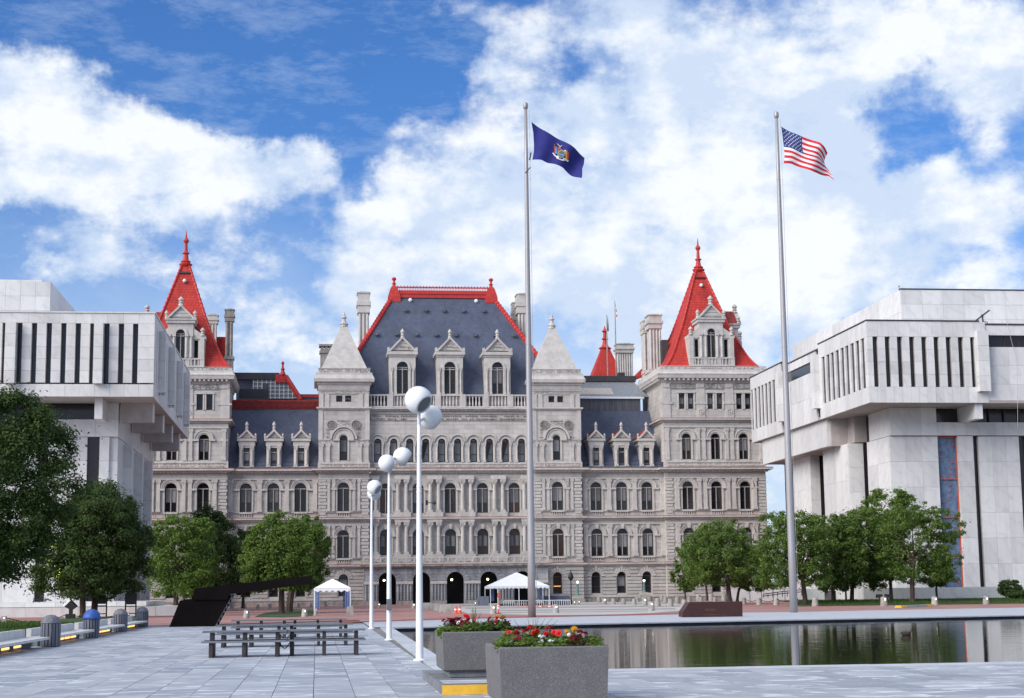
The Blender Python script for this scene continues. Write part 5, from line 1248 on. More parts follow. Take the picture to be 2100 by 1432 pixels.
LB.box('roof_edge', 'marble2', xl0, LX+.06, LY-.07, LY+.7, LZ1-.14, LZ1)
# right side with projecting fins
fys = [(PX(a, 725, LX)[0]) for a in (326, 346.5, 364, 378.5)]
for i, y_ in enumerate(fys):
    y_ = min(y_, 193.5)
    LB.grid(LX-.05, LX+.62, y_, y_+1.2, zs0-.35, zs1+.05, 1, 4, 'x')
    q = MB()
    for k in range(4): q.box(LX+.1+k*.14, y_+.1, zs0-.62, LX+.15+k*.14, y_+.2, zs0-.37)
    o = q.build('fin_drips', M['slate_old'], lo); o.location = -LB.off
ends = [LY+.62]+[y for y in fys]+[LY2]
for i in range(len(ends)-1):
    a = ends[i]+(1.2 if i else 0); b = ends[i+1]; n_ = 2 if i == 0 else 4
    for k in range(n_):
        ya, yb2 = a+(b-a)*k/n_, a+(b-a)*(k+1)/n_
        LB.panel(LX-.5, LX, ya+.22, yb2-.22, zs0, zs1, ax='x')
LB.grid(LX-.5, LX, LY+.62, LY2, zs1, LZ1-.16, 8, 1, 'x'); LB.grid(LX-.5, LX, LY+.62, LY2, LZ0, zs0-.005, 8, 1, 'x')
LB.box('roof_edge', 'marble2', LX-.6, LX+.06, LY+.72, LY2, LZ1-.14, LZ1)
# penthouse
hx1, hz1 = P(104, 578, 162); LB.box('penthouse_core', 'marble2', -48, hx1-.25, 162.25, 200, LZ1-.1, hz1-.1)
LB.grid(-40, hx1, 162, 162.24, LZ1-.2, hz1, 10, 3, 'y'); LB.grid(hx1-.24, hx1, 162.26, 200, LZ1-.2, hz1, 8, 2, 'x')
LB.box('roof_slab', 'marble2', -48, P(86, 571, 163)[0], 163, 196, hz1+.02, hz1+.35)
# cantilever beams
bX = -18.85
for (px_, py_) in ((312, 865.7), (332.7, 887), (350.8, 906.6), (365.6, 924)):
    y_, z_ = PX(px_, py_, -15.7); LB.box('cantilever_beam', 'soffit', bX+.2, -15.7, y_, y_+1.1, z_, LZ0-.03)  # brownish shadow on the beam faces put into their colour
    LB.box('beam_end', 'marble2', -15.69, -15.6, y_, y_+1.1, z_, LZ0-.04)
xa, xb = P(194, 830, 156)[0], P(210.5, 830, 156)[0]; LB.box('cantilever_beam', 'marble2', xa, xb, 156, 160, P(200, 859, 156)[1], LZ0-.03)
# body
LB.box('body_core', 'dark_glass', -48, bX-.5, 160.5, 195, .3, LZ0-.1)
zbt, zbb = 18.25, 16.6
LB.grid(-38, bX, 159.9, 160.45, zbb, zbt, 9, 1, 'y'); LB.grid(bX-.45, bX, 160.47, 195, zbb, zbt, 8, 1, 'x'); LB.grid(P(201, 840, 160)[0], bX, 160, 160.45, zbt, LZ0-.03, 1, 1, 'y'); LB.grid(bX-.45, bX, 160.47, 195, zbt, LZ0-.03, 4, 1, 'x')
zz0 = .95
xs1, xs2 = P(178, 950, 160)[0], P(203, 950, 160)[0]
for (a, b, n_) in ((-38, xs1-4.5, 4), (xs1-3.6, xs1, 2), (xs2, xs2+.92, 1)):
    LB.grid(a, b, 160, 160.45, zz0, zbb-.02, n_, 7, 'y')
LB.grid(P(221, 950, 160)[0]+.02, bX-.03, 160.3, 160.6, zz0, zbb-.02, 1, 7, 'y')
q = [(165.5, 172), (175.5, 182), (185.4, 192.5)]
for (a, b) in q:
    LB.grid(bX-.4, bX+.75, a, a+.8, zz0, zbb-.3, 1, 7, 'x')
LB.box('side_wall', 'marble2', bX-.5, bX-.1, 160.62, 195, zz0, zbb-.02)
# terraces in front
lt = Bld(thing('terrace_wall', 'low white marble terrace wall behind the lawn, under the left trees', 'wall', (-24, 139, 0)))
xr_ = P(372, 1245, 139)[0]; z1_, z2_ = P(100, 1246, 139)[1], P(100, 1235.5, 143)[1]
lt.grid(-44, xr_, 139, 139.5, -.05, z1_, 16, 1, 'y'); lt.box('terrace_top', 'marble2', -44, xr_, 139.52, 160, -.05, z1_-.03)
lt.grid(-44, P(300, 1240, 143)[0], 143, 143.4, z1_, z2_, 12, 1, 'y'); lt.box('terrace_top', 'marble2', -44, P(300, 1240, 143)[0]-.02, 143.42, 160, z1_, z2_-.02)

# ================================================================== TREES
def leaf_cloud(name, m, c, half, shape, n, size, seed, nclump=70, parent=None, hollow=.55, tuft=.16):
    r = np.random.default_rng(seed)
    e = 5.0 if shape == 'box' else 2.3
    lob = r.normal(0, 1, (9, 3)); lob /= np.linalg.norm(lob, axis=1)[:, None]; amp = r.uniform(-.26, .14, 9) if shape == 'round' else r.uniform(-.13, .08, 9)
    def bound(p):                                        # uneven outline: lobes and dents
        q = (np.abs(p[:, 0])**e+np.abs(p[:, 1])**e+np.abs(p[:, 2])**e)**(1/e); u = p/np.maximum(np.linalg.norm(p, axis=1), 1e-6)[:, None]
        return q/(1+(np.exp(6*(u@lob.T-1))*amp).sum(1))
    def sample(k, lo):
        out = np.zeros((0, 3))
        while len(out) < k:
            p = r.uniform(-1.1, 1.1, (k*4, 3)); b_ = bound(p); ok = (b_ < .97) & (b_ > lo*r.random(len(p))**.5)
            if shape == 'round': ok &= p[:, 2] > -.8
            out = np.concatenate([out, p[ok]])
        return out[:k]
    pts = sample(nclump, hollow); rad = r.uniform(.55, 1.4, nclump)*tuft
    wgt = rad**2; ci = r.choice(nclump, n, p=wgt/wgt.sum())
    d = r.normal(0, 1, (n, 3)); d /= np.linalg.norm(d, axis=1)[:, None]; rr_ = r.random(n)**.5
    off = d*rr_[:, None]*rad[ci][:, None]*np.array([1.2, 1.2, .75])
    stray = r.random(n) < .09; off[stray] *= 2.1
    pos = (pts[ci]+off)*np.array(half)
    k_ = int(n*.10); fill = sample(k_, .55); pos[:k_] = fill*np.array(half); d[:k_] = fill/np.linalg.norm(fill, axis=1)[:, None]
    nrm = d*.9+r.normal(0, .55, (n, 3))+np.array([0, 0, .55]); nrm /= np.linalg.norm(nrm, axis=1)[:, None]
    a = np.cross(nrm, r.normal(0, 1, (n, 3))); a /= np.linalg.norm(a, axis=1)[:, None]; b = np.cross(nrm, a)
    s = size*r.uniform(.65, 1.5, n)[:, None]
    v = np.stack([pos-a*s*.62, pos-b*s*.34+nrm*s*.08, pos+a*s*.62, pos+b*s*.34+nrm*s*.08], 1).reshape(-1, 3)
    me = bpy.data.meshes.new(name); me.vertices.add(4*n); me.vertices.foreach_set('co', v.astype(np.float32).ravel())
    me.loops.add(4*n); me.loops.foreach_set('vertex_index', np.arange(4*n, dtype=np.int32)); me.polygons.add(n); me.polygons.foreach_set('loop_start', np.arange(0, 4*n, 4, dtype=np.int32))
    me.materials.append(M[m]); me.update(calc_edges=True)
    return inst(name, me, parent, c), pts*np.array(half)
def tree(label, trunk_px, base_py, Y, box, shape='round', m='leaf_mid', n=16000, size=.24, seed=1, tr=.2, dep=.95, extra=(), group='trees beside the plaza', nclump=70, lean=0, hollow=.55, tuft=.16):
    x0, y0, x1, y1 = box; n = int(n*3.0); nclump = int(nclump*(2.7 if shape == 'box' else 2.1)); size *= .66; tuft *= (.68 if shape == 'box' else .78); n = int(n*(.88 if trunk_px < 1000 else .74))
    bx_, bz_ = P(trunk_px, base_py, Y); cx_, cz_ = P((x0+x1)/2, (y0+y1)/2, Y); hw = (x1-x0)/2*Y/F; hh = (y1-y0)/2*Y/F
    t = thing('tree', label, 'tree', (bx_, Y, bz_), group); c = Vector((cx_-bx_, 0, cz_-bz_))
    o, pts = leaf_cloud('crown', m, c, (hw*1.08, hw*dep*1.08, hh*1.1), shape, n, size, seed, nclump, t, hollow, tuft)
    r = random.Random(seed); q = MB(); zf = c.z-hh*.55; top = Vector((c.x*.6, 0, c.z-hh*.1))
    q.tube([(0, 0, -.1), (.02, 0, .25), (c.x*.1, .05, zf*.5), (c.x*.3, .0, zf), tuple(top)], [tr*1.5, tr*1.08, tr, tr*.85, tr*.5], 8)
    q.build('trunk', M['bark'], t)
    ids = list(range(len(pts))); r.shuffle(ids)
    for i in ids[:14]:
        p = Vector(pts[i])+c; a0 = Vector((c.x*.3, 0, zf)).lerp(top, r.random()*.8)
        mid = a0.lerp(p, .5)+Vector((r.uniform(-.3, .3), r.uniform(-.3, .3), -.25*hh*.3))
        q = MB(); q.tube([tuple(a0), tuple(mid), tuple(a0.lerp(p, .92))], [tr*.42, tr*.26, tr*.08], 5); q.build('limb', M['bark'], t)
    return t
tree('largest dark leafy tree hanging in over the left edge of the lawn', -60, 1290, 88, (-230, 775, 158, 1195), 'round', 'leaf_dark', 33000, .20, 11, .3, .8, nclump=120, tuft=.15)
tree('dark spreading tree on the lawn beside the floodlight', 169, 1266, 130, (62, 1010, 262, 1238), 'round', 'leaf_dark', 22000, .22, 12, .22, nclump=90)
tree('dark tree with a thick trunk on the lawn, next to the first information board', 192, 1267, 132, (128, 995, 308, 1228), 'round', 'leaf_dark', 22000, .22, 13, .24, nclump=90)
tree('clipped bright green tree on the terrace behind the black sculpture', 360, 1242, 150, (305, 1072, 436, 1214), 'box', 'leaf_bright', 16000, .22, 14, .2, .9, nclump=80)
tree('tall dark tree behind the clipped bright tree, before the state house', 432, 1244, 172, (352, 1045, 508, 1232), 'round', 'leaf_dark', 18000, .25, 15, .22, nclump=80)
tree('bright green round tree behind the long beam of the sculpture', 577, 1259, 143, (506, 1064, 652, 1214), 'round', 'leaf_bright', 19000, .22, 16, .24, .95, nclump=90, hollow=.4)
tree('slim tree half hidden behind the bright round tree, beside the small tent', 592, 1258, 150, (585, 1066, 676, 1218), 'round', 'leaf_mid', 12000, .23, 17, .3, nclump=60)
tree('small dark tree between the sculpture and the bright round tree', 498, 1246, 176, (470, 1090, 540, 1225), 'round', 'leaf_dark', 9000, .24, 18, .15, nclump=50)
tree('pale thin sapling in front of the state house, leftmost of the right-hand trees', 1405, 1230, 182, (1376, 1120, 1440, 1216), 'round', 'leaf_mid', 4200, .24, 21, .1, nclump=40, tuft=.13)
tree('broad loose tree before the right corner tower of the state house', 1496, 1233, 172, (1402, 1070, 1556, 1210), 'round', 'leaf_mid', 15000, .24, 22, .24, nclump=85)
tree('thin-stemmed tree left of the broad loose tree', 1450, 1230, 178, (1398, 1085, 1480, 1206), 'round', 'leaf_mid', 7000, .25, 23, .12, nclump=45)
tree('low light tree between the broad loose tree and the right steel flagpole', 1512, 1233, 175, (1490, 1130, 1590, 1216), 'round', 'leaf_bright', 7000, .23, 24, .14, nclump=50)
tree('flat-topped clipped tree behind the right steel flagpole', 1651, 1236, 151, (1556, 1048, 1702, 1206), 'box', 'leaf_mid', 17000, .22, 25, .22, .9, nclump=90)
tree('clipped tree right of the steel flagpole with a leaning trunk', 1709, 1234, 155, (1660, 1058, 1762, 1208), 'box', 'leaf_mid', 12000, .23, 26, .19, nclump=70)
tree('clipped tree with a dark trunk in the middle of the right-hand row', 1747, 1234, 157, (1716, 1052, 1816, 1206), 'box', 'leaf_mid', 12000, .23, 27, .2, nclump=70)
tree('slender reddish-stemmed tree between the two clipped trees of the row', 1735, 1236, 154, (1690, 1080, 1785, 1200), 'round', 'leaf_mid', 6000, .23, 28, .09, nclump=45)
tree('tall pale green tree rising behind the clipped row', 1827, 1232, 161, (1766, 1000, 1900, 1100), 'round', 'leaf_bright', 7500, .25, 29, .16, nclump=60, tuft=.14)
tree('dark clipped tree left of the forked tree', 1829, 1234, 156, (1782, 1056, 1868, 1200), 'round', 'leaf_mid', 9500, .23, 30, .13, nclump=60)
tree('forked open tree at the right end of the clipped row, before the blue tarpaulin', 1871, 1233, 152, (1800, 1044, 1964, 1196), 'box', 'leaf_mid', 13500, .22, 31, .23, .8, nclump=85, tuft=.14)
tree('small drooping tree under the forked tree', 1921, 1229, 157, (1884, 1125, 1962, 1206), 'round', 'leaf_mid', 7000, .22, 32, .11, nclump=45)
for (a, b, c_, d_, Y, lab, sd_) in ((2048, 1188, 2106, 1228, 158, 'round clipped shrub at the foot of the white marble block', 41), (2064, 1212, 2130, 1231, 156, 'low clipped shrub in front of the round shrub', 42)):
    x_, z_ = P((a+c_)/2, d_, Y); s_ = thing('shrub', lab, 'shrub', (x_, Y, max(z_, .3)))
    leaf_cloud('crown', 'leaf_dark', (0, 0, (d_-b)/2*Y/F), ((c_-a)/2*Y/F, 1.3, (d_-b)/2*Y/F), 'round', 6000, .16, sd_, 60, s_, .7)
    q = MB(); q.tube([(0, 0, 0), (0, 0, .8)], .1, 6); q.build('trunk', M['bark'], s_)

# ================================================================== PLAZA FURNITURE
# ---- tall white lamp posts with two ball heads each
def ball_head():
    R_ = 1.0; q = MB(); prof = []; n = 18; cut = math.acos(.70)
    for j in range(n+1):
        a = math.pi-(math.pi-cut)*j/n; prof.append((max(R_*math.sin(a), 1e-4), R_*math.cos(a)))
    prof += [(.66, .685), (.65, .58)]
    q.lathe(0, 0, prof, 28, cap=False); g = q.mesh('ball_head', M['white_paint'], True)
    q = MB(); q.lathe(0, 0, [(.001, .60), (.3, .605), (.665, .60)], 24, cap=False); return g, q.mesh('lamp_lens', M['lens'], True)
BH, BL = ball_head()
def lamp_post(label, base, top_px, heads, r0=.096):
    bx_, by_ = base; t = thing('lamp_post', label, 'street lamp', (bx_, by_, 0), 'white ball lamp posts along the pool')
    _, zt_ = P(top_px[0], top_px[1], by_); zt_ -= 0
    q = MB(); q.lathe(0, 0, [(r0*1.02, 0), (r0, .02), (r0*.76, zt_*.55), (r0*.55, zt_*.86), (r0*.46, zt_)], 20); q.build('pole', M['white_paint'], t, True)
    q = MB()
    for f_, c_ in ((.70, .72), (.725, .71), (.86, .60)): q.lathe(0, 0, [(r0*c_*.9, zt_*f_), (r0*c_, zt_*f_+.01), (r0*c_, zt_*f_+.05), (r0*c_*.9, zt_*f_+.06)], 16)
    q.lathe(0, 0, [(r0*1.7, 0), (r0*1.7, .02), (r0*1.2, .05)], 16)
    q.build('collar', M['white_paint'], t)
    for (px_, py_, rpx, dY, d) in heads:
        Yh = by_+dY; hx_, hz_ = P(px_, py_, Yh); R_ = rpx*Yh/F
        o = inst('ball_head', BH, t, (hx_-bx_, dY, hz_), (R_, R_, R_)); o.rotation_euler = Vector(d).to_track_quat('Z', 'Y').to_euler()
        inst('lamp_lens', BL, o, (0, 0, 0))
        q = MB(); q.tube([(0, 0, zt_-.12), (0, 0, zt_+.05), ((hx_-bx_)*.45, dY*.45, hz_-.06)], [r0*.46, r0*.5, r0*.4], 10); q.build('arm', M['white_paint'], t, True)
    return t
lp = lamp_post('tallest white lamp post with two balls, beside the planters', (2.56, 41.75), (863, 868), [(858, 820.5, 28.6, -.28, (.62, -.52, -.58)), (882, 856, 25.5, .45, (.80, .35, -.52))])
q = MB(); q.box(.16, -.03, 3.86, .22, .03, 3.98); q.tube([(.2, 0, 3.92), (.36, 0, 3.91)], .012, 6); q.ball((.38, 0, 3.91), .045, 8, 6); q.build('camera_arm', M['black'], lp)
lp2 = lamp_post('white lamp post with two balls, second from the planters', (2.58, 59.8), (799, 968), [(825.5, 936.8, 19.6, .4, (.86, .05, -.48)), (793.5, 950, 17.8, -.1, (.95, .2, -.15))])
q = MB(); q.box(-.09, -.20, 1.05, .09, -.13, 1.45); q.build('service_box', M['bin_lid'], lp2)
lamp_post('smallest white lamp post in front of the state house porch, nearest the small tent', (2.56, 78.36), (765, 1018), [(768, 999.8, 15.2, -.3, (.72, -.45, -.55)), (767, 1012.5, 14, .35, (.6, .65, -.5))])
# ---- flagpoles and flags
def flagpole(label, base_px, top_px, mid, n_ring=8):
    bx_, by_ = G(*base_px); t = thing('flagpole', label, 'flagpole', (bx_, by_, 0), 'tall steel flagpoles beyond the pool')
    zt_ = P(top_px[0], top_px[1], by_)[1]
    rb = 8.1*by_/F; rt_ = 3.4*by_/F
    prof = [(rb*1.0, 0)]
    for i in range(1, n_ring+1):
        f_ = i/n_ring; r_ = rb+(rt_-rb)*f_**1.15
        prof += [(r_, zt_*f_*.99)]
    q = MB(); q.lathe(0, 0, prof, 20); q.build('pole', M['steel'], t, True)
    q = MB()
    for f_ in (.33, .52, .86):
        r_ = rb+(rt_-rb)*f_**1.15; q.lathe(0, 0, [(r_*1.0, zt_*f_-.06), (r_*1.05, zt_*f_-.05), (r_*1.05, zt_*f_+.05), (r_, zt_*f_+.06)], 20)
    q.build('joint_ring', M['steel'], t)
    q = MB(); q.lathe(0, 0, [(rt_*1.1, zt_*.987), (rt_*1.55, zt_*.990), (rt_*1.55, zt_*.998), (rt_*1.0, zt_*1.0), (rt_*.5, zt_*1.001)], 16); q.build('truck', M['steel'], t, True)
    q = MB(); q.tube([(rb*1.2, -.1, 1.2), (rt_*2.2, -.1, zt_*.985)], .014, 4); q.build('halyard', M['mullion'], t)
    return t, bx_, by_
fp1, fx1, fy1 = flagpole('tall steel flagpole behind the planters, flying the navy flag', (1091, 1266), (1079, 211), 0)
fp2, fx2, fy2 = flagpole('tall steel flagpole right of the brown granite block, flying the striped flag', (1628, 1256), (1592, 230), 0)
q = MB(); zz = P(1085, 330, fy1)[1]; q.tube([(.2, -.2, zz), (.3, -.2, zz+.5)], .05, 5); q.tube([(-.1, -.25, P(1078, 357, fy1)[1]), (.25, -.25, P(1084, 345, fy1)[1])], .035, 5); q.build('cleat', M['coping_dark'], fp1)
def interp(pts, t):
    pts = [Vector(p) for p in pts]; L_ = [0]
    for i in range(len(pts)-1): L_.append(L_[-1]+(pts[i+1]-pts[i]).length)
    t *= L_[-1]
    for i in range(len(pts)-1):
        if t <= L_[i+1]+1e-9: return pts[i].lerp(pts[i+1], (t-L_[i])/max(L_[i+1]-L_[i], 1e-9))
    return pts[-1]
class Cloth:
    """four edge curves measured in the photograph span the cloth; folds push it in depth"""
    def __init__(s, ox, oy, k, top, bot, hoist, fly, Y, fold):
        f_ = lambda c: [(ox+a/k, oy+b/k) for a, b in c]
        s.t, s.b, s.h, s.f, s.Y, s.fold = f_(top), f_(bot), f_(hoist), f_(fly), Y, fold
    def at(s, u, v, lift=0.0):
        T, B, Hh, Fl = interp(s.t, u), interp(s.b, u), interp(s.h, v), interp(s.f, v)
        c = Vector(s.t[0])*(1-u)*(1-v)+Vector(s.t[-1])*u*(1-v)+Vector(s.b[0])*(1-u)*v+Vector(s.b[-1])*u*v
        p = T*(1-v)+B*v+Hh*(1-u)+Fl*u-c
        x, z = P(p.x, p.y, s.Y); return (x, s.Y+s.fold(u, v)-lift, z)
    def sheet(s, nu, nv, faces_mat=None):
        q = MB(); 
        for i in range(nu+1):
            for j in range(nv+1): q.v.append(s.at(i/nu, j/nv))
        for i in range(nu):
            for j in range(nv):
                a = i*(nv+1)+j; q.f.append((a, a+1, a+nv+2, a+nv+1)); q.m.append(faces_mat((i+.5)/nu, (j+.5)/nv) if faces_mat else 0)
        return q
c1 = Cloth(1070, 240, 10.607, [(210, 105), (450, 270), (700, 425), (950, 560), (1150, 690), (1380, 870)], [(230, 930), (420, 940), (560, 1000), (700, 1025), (900, 1110), (1000, 1190), (1100, 1275), (1180, 1310), (1300, 1340)],
           [(210, 105), (255, 350), (270, 600), (265, 760), (230, 930)], [(1380, 870), (1365, 1000), (1320, 1120), (1315, 1250), (1300, 1340)], fy1-.3, lambda u, v: .22*math.sin(u*7.5+v*2.2)*u+.10*math.sin(u*15+v*3))
navy = mat('navy_flag_cloth', (.022, .026, .20), .8, .1, 2)
f1 = tag(c1.sheet(30, 18).build('flag', navy, None, True), 'navy blue flag with a small coat of arms in its middle', 'flag')
def patch(name, uv, m, lift=.06, parent=f1):
    q = MB(); q.quad(*[c1.at(u, v, lift) for u, v in uv]); q.build(name, m, parent)
def duv(px_, py_): return ((px_-210)/1130, 0)
def solve(px_, py_):            # cloth coordinates of a point measured in the enlargement
    tx, ty = 1070+px_/10.607, 240+py_/10.607; u, v = .5, .5
    for _ in range(12):
        def pr(u, v):
            T, B, Hh, Fl = interp(c1.t, min(max(u, 0), 1)), interp(c1.b, min(max(u, 0), 1)), interp(c1.h, min(max(v, 0), 1)), interp(c1.f, min(max(v, 0), 1))
            c = Vector(c1.t[0])*(1-u)*(1-v)+Vector(c1.t[-1])*u*(1-v)+Vector(c1.b[0])*(1-u)*v+Vector(c1.b[-1])*u*v
            return T*(1-v)+B*v+Hh*(1-u)+Fl*u-c
        p = pr(u, v); a = (pr(u+.01, v)-p)/.01; b = (pr(u, v+.01)-p)/.01; d = Vector((tx, ty))-p; det = a.x*b.y-a.y*b.x
        u += (d.x*b.y-d.y*b.x)/det; v += (a.x*d.y-a.y*d.x)/det
    return u, v
def emblem(name, pts, m, lift): patch(name, [solve(*p) for p in pts], m, lift)
cl = {k: mat('flag_'+k, c, .8) for k, c in dict(red=(.42, .06, .03), gold=(.70, .36, .06), white=(.78, .78, .76), sky=(.10, .30, .62), green=(.08, .14, .08), brown=(.28, .12, .06), cream=(.6, .5, .38)).items()}
emblem('ribbon', [(658, 785), (690, 785), (740, 850), (720, 868)], cl['white'], .06); emblem('ribbon', [(720, 850), (790, 860), (800, 915), (860, 935), (925, 935), (915, 975), (830, 955), (760, 920)], cl['white'], .07); emblem('ribbon', [(885, 910), (925, 915), (1020, 955), (1000, 985), (900, 945)], cl['white'], .08)
emblem('robe', [(698, 640), (722, 600), (722, 800), (696, 790)], cl['red'], .06); emblem('robe', [(722, 650), (772, 660), (762, 820), (722, 800)], cl['sky'], .07); emblem('figure_head', [(700, 600), (722, 600), (722, 640), (698, 640)], cl['brown'], .08); emblem('figure_head', [(733, 645), (760, 650), (760, 685), (735, 680)], cl['brown'], .08)
emblem('robe', [(935, 760), (975, 745), (985, 930), (940, 925)], cl['gold'], .06); emblem('robe', [(975, 770), (1020, 800), (1018, 935), (985, 935)], cl['red'], .07); emblem('figure_head', [(915, 745), (940, 735), (945, 765), (925, 775)], cl['white'], .08)
emblem('shield', [(775, 690), (940, 770), (925, 870), (870, 910), (800, 880), (772, 800)], cl['brown'], .06)
n_ = 14; emblem('shield_rim', [(855+82*math.cos(6.283*i/n_), 822+82*math.sin(6.283*i/n_)) for i in range(n_)], cl['cream'], .08); emblem('shield_sky', [(850+70*math.cos(6.283*i/n_), 820+66*math.sin(6.283*i/n_)) for i in range(n_)], cl['green'], .10)
emblem('shield_water', [(795, 800), (840, 830), (905, 830), (895, 870), (850, 862), (800, 845)], cl['sky'], .12); emblem('shield_crest', [(770, 680), (800, 670), (870, 715), (905, 745), (880, 750), (800, 720)], cl['red'], .09)
emblem('globe', [(805, 665), (830, 660), (842, 700), (812, 700)], cl['sky'], .10); emblem('eagle', [(752, 582), (775, 592), (812, 622), (822, 650), (870, 628), (872, 638), (832, 672), (812, 655)], cl['cream'], .11)
c2_ = Cloth(1590, 245, 11.014, [(135, 160), (350, 270), (610, 400), (800, 470), (980, 545), (1100, 650), (1195, 750)], [(180, 1000), (350, 1005), (600, 1100), (850, 1195), (1060, 1235), (1250, 1260), (1345, 1355)],
            [(135, 160), (170, 360), (195, 560), (210, 760), (205, 880), (180, 1000)], [(1195, 750), (1150, 860), (1140, 930), (1165, 1020), (1230, 1090), (1270, 1180), (1345, 1355)], fy2-.4, lambda u, v: .35*math.sin(u*6+v*2.0+.6)*u+.10*math.sin(u*13+v*4))
fm_ = [mat('flag_stripe_red', (.66, .028, .045), .8, .06, 2), mat('flag_stripe_white', (.82, .82, .83), .8, .03, 2), mat('flag_canton_blue', (.035, .055, .22), .8, .08, 2)]
f2_ = tag(c2_.sheet(40, 52, lambda u, v: 2 if (u < .42 and v < 7/13) else (0 if int(v*13) % 2 == 0 else 1)).build('flag', fm_, None, True), 'flag with red and white stripes and white stars on blue', 'flag')
q = MB()
for r_ in range(9):
    for c_ in range(6 if r_ % 2 == 0 else 5):
        u0_ = .42*((c_*2+1+(r_ % 2))/12); v0_ = 7/13*((r_+1)/10); pts = []
        for k in range(10):
            a = math.pi*k/5; rr_ = 1 if k % 2 == 0 else .45
            pts.append(c2_.at(u0_+.0155*rr_*math.sin(a), v0_-.0235*rr_*math.cos(a), .03))
        q.quad(*pts)
tag(q.build('star', fm_[1], f2_), kind='stuff')
# two small staffs and flags on the far roof of the state house
for (px_, y0_, y1_, fl, m_, lab) in ((1246.4, 777, 645, [(1246, 646), (1248, 668), (1248.5, 680), (1245.5, 678)], 'coping_dark', 'tiny dark drooping flag on the rear roof staff'), (1264, 776, 616, [(1262, 624), (1265, 640), (1268, 660), (1264.5, 657)], None, 'tiny striped drooping flag on the rear roof staff')):
    xa, za = P(px_, y0_, 252); zb = P(px_, y1_, 252)[1]
    s_ = thing('roof_flagstaff', 'white flagstaff on the rear roof of the state house, bearing the '+('dark' if m_ else 'striped')+' flag', 'flagpole', (xa, 252, za))
    q = MB(); q.lathe(0, 0, [(.11, -1.5), (.10, (zb-za)*.5), (.05, zb-za)], 8); q.build('staff', M['concrete'], s_)
    q = MB(); p = [P(a, b, 251.8) for a, b in fl]; n = len(p)
    nst = 1 if m_ else 5
    ft = []
    if m_: q.prism(p, 251.75, 251.82)
    else:
        for i in range(6):
            a0, a1 = i/6, (i+1)/6; L0 = [Vector(p[0]).lerp(Vector(p[3]), t) for t in (a0, a1)]; L1 = [Vector(p[0]).lerp(Vector(p[1]), min(1, t*1.6)).lerp(Vector(p[2]), max(0, t-.4)) for t in (a0, a1)]
            q.mi = 2 if i < 1 else i % 2
            q.prism([tuple(L0[0]), tuple(L1[0]), tuple(L1[1]), tuple(L0[1])], 251.75, 251.82)
    tag(q.build('flag', M['coping_dark'] if m_ else fm_), lab, 'flag')
# ---- abstract steel sculpture
sx0, sy0 = G(348, 1285.5); sx1, sy1 = G(441, 1285); Ys = (sy0+sy1)/2
sct = thing('sculpture', 'black painted steel sculpture, a leaning slab carrying a long rising beam', 'sculpture', (sx0, Ys, 0))
def sp(px_, py_, dy=0): x, z = P(px_, py_, Ys+dy); return (x-sx0, dy, z)
def sheetprism(name, pts, d0, d1, m='black_steel'):
    q = MB(); f_ = [sp(a, b, d0) for a, b in pts]; b_ = [(x+.0, d1, z) for x, y, z in f_]; n = len(pts)
    q.add(f_+b_, [tuple(range(n)), tuple(range(2*n-1, n-1, -1))]+[(i, i+n, (i+1) % n+n, (i+1) % n) for i in range(n)]); return q.build(name, M[m], sct)
sheetprism('leaning_slab', [(347, 1286), (437, 1286), (474, 1222), (466, 1219), (369, 1231.5)], 0, 1.0)
sheetprism('beam', [(398, 1208), (410, 1206), (640, 1180.5), (641.5, 1197), (470, 1219), (466, 1230), (396, 1230)], -.12, .9)
sheetprism('back_plate', [(440, 1285), (446, 1285), (480, 1220), (474, 1219)], 1.2, 1.6)
q = MB()
for i in range(7):
    x, y, z = sp(441+5.0*i, 1280-9.2*i, 1.0); q.lathe(x, y+.1, [(.13, z-.13), (.13, z+.13)], 8)
q.build('bolt_row', M['concrete'], sct)
# ---- red-brown granite block with faint inscription
gb0 = G(1400, 1266); gY = gb0[1]; 
gb = thing('granite_block', 'low red-brown polished granite block with one slanted end, on the pool promenade', 'monument', (gb0[0], gY, 0))
def gp(px_, py_, Y=None): x, z = P(px_, py_, Y or gY); return (x-gb0[0], z)
pts = [gp(1400.3, 1265.5), gp(1523, 1265.0), gp(1522.5, 1233.5), gp(1414.5, 1235.2), gp(1401, 1254.5)]
pts = [(x, max(z, 0)) for x, z in pts]; pts[1] = (pts[1][0], 0)
q = MB(); q.prism(pts[::-1] if False else pts, 0, 1.2); q.build('block', M['granite_red'], gb)
faint = mat('faint_carved_letters', (.12, .055, .042), .6)
q = MB(); r_ = random.Random(4)
for (py_, xa, xb, n) in ((1249.5, 1447, 1468, 6), (1251.5, 1446, 1466, 7), (1261.3, 1444, 1492, 9)):
    for i in range(n):
        a = gp(xa+(xb-xa)*i/n, py_); q.box(a[0], -.012, a[1]-.025, a[0]+.06+.05*r_.random(), .01, a[1]+.025)
tag(q.build('carved_marks', faint, gb), kind='stuff')
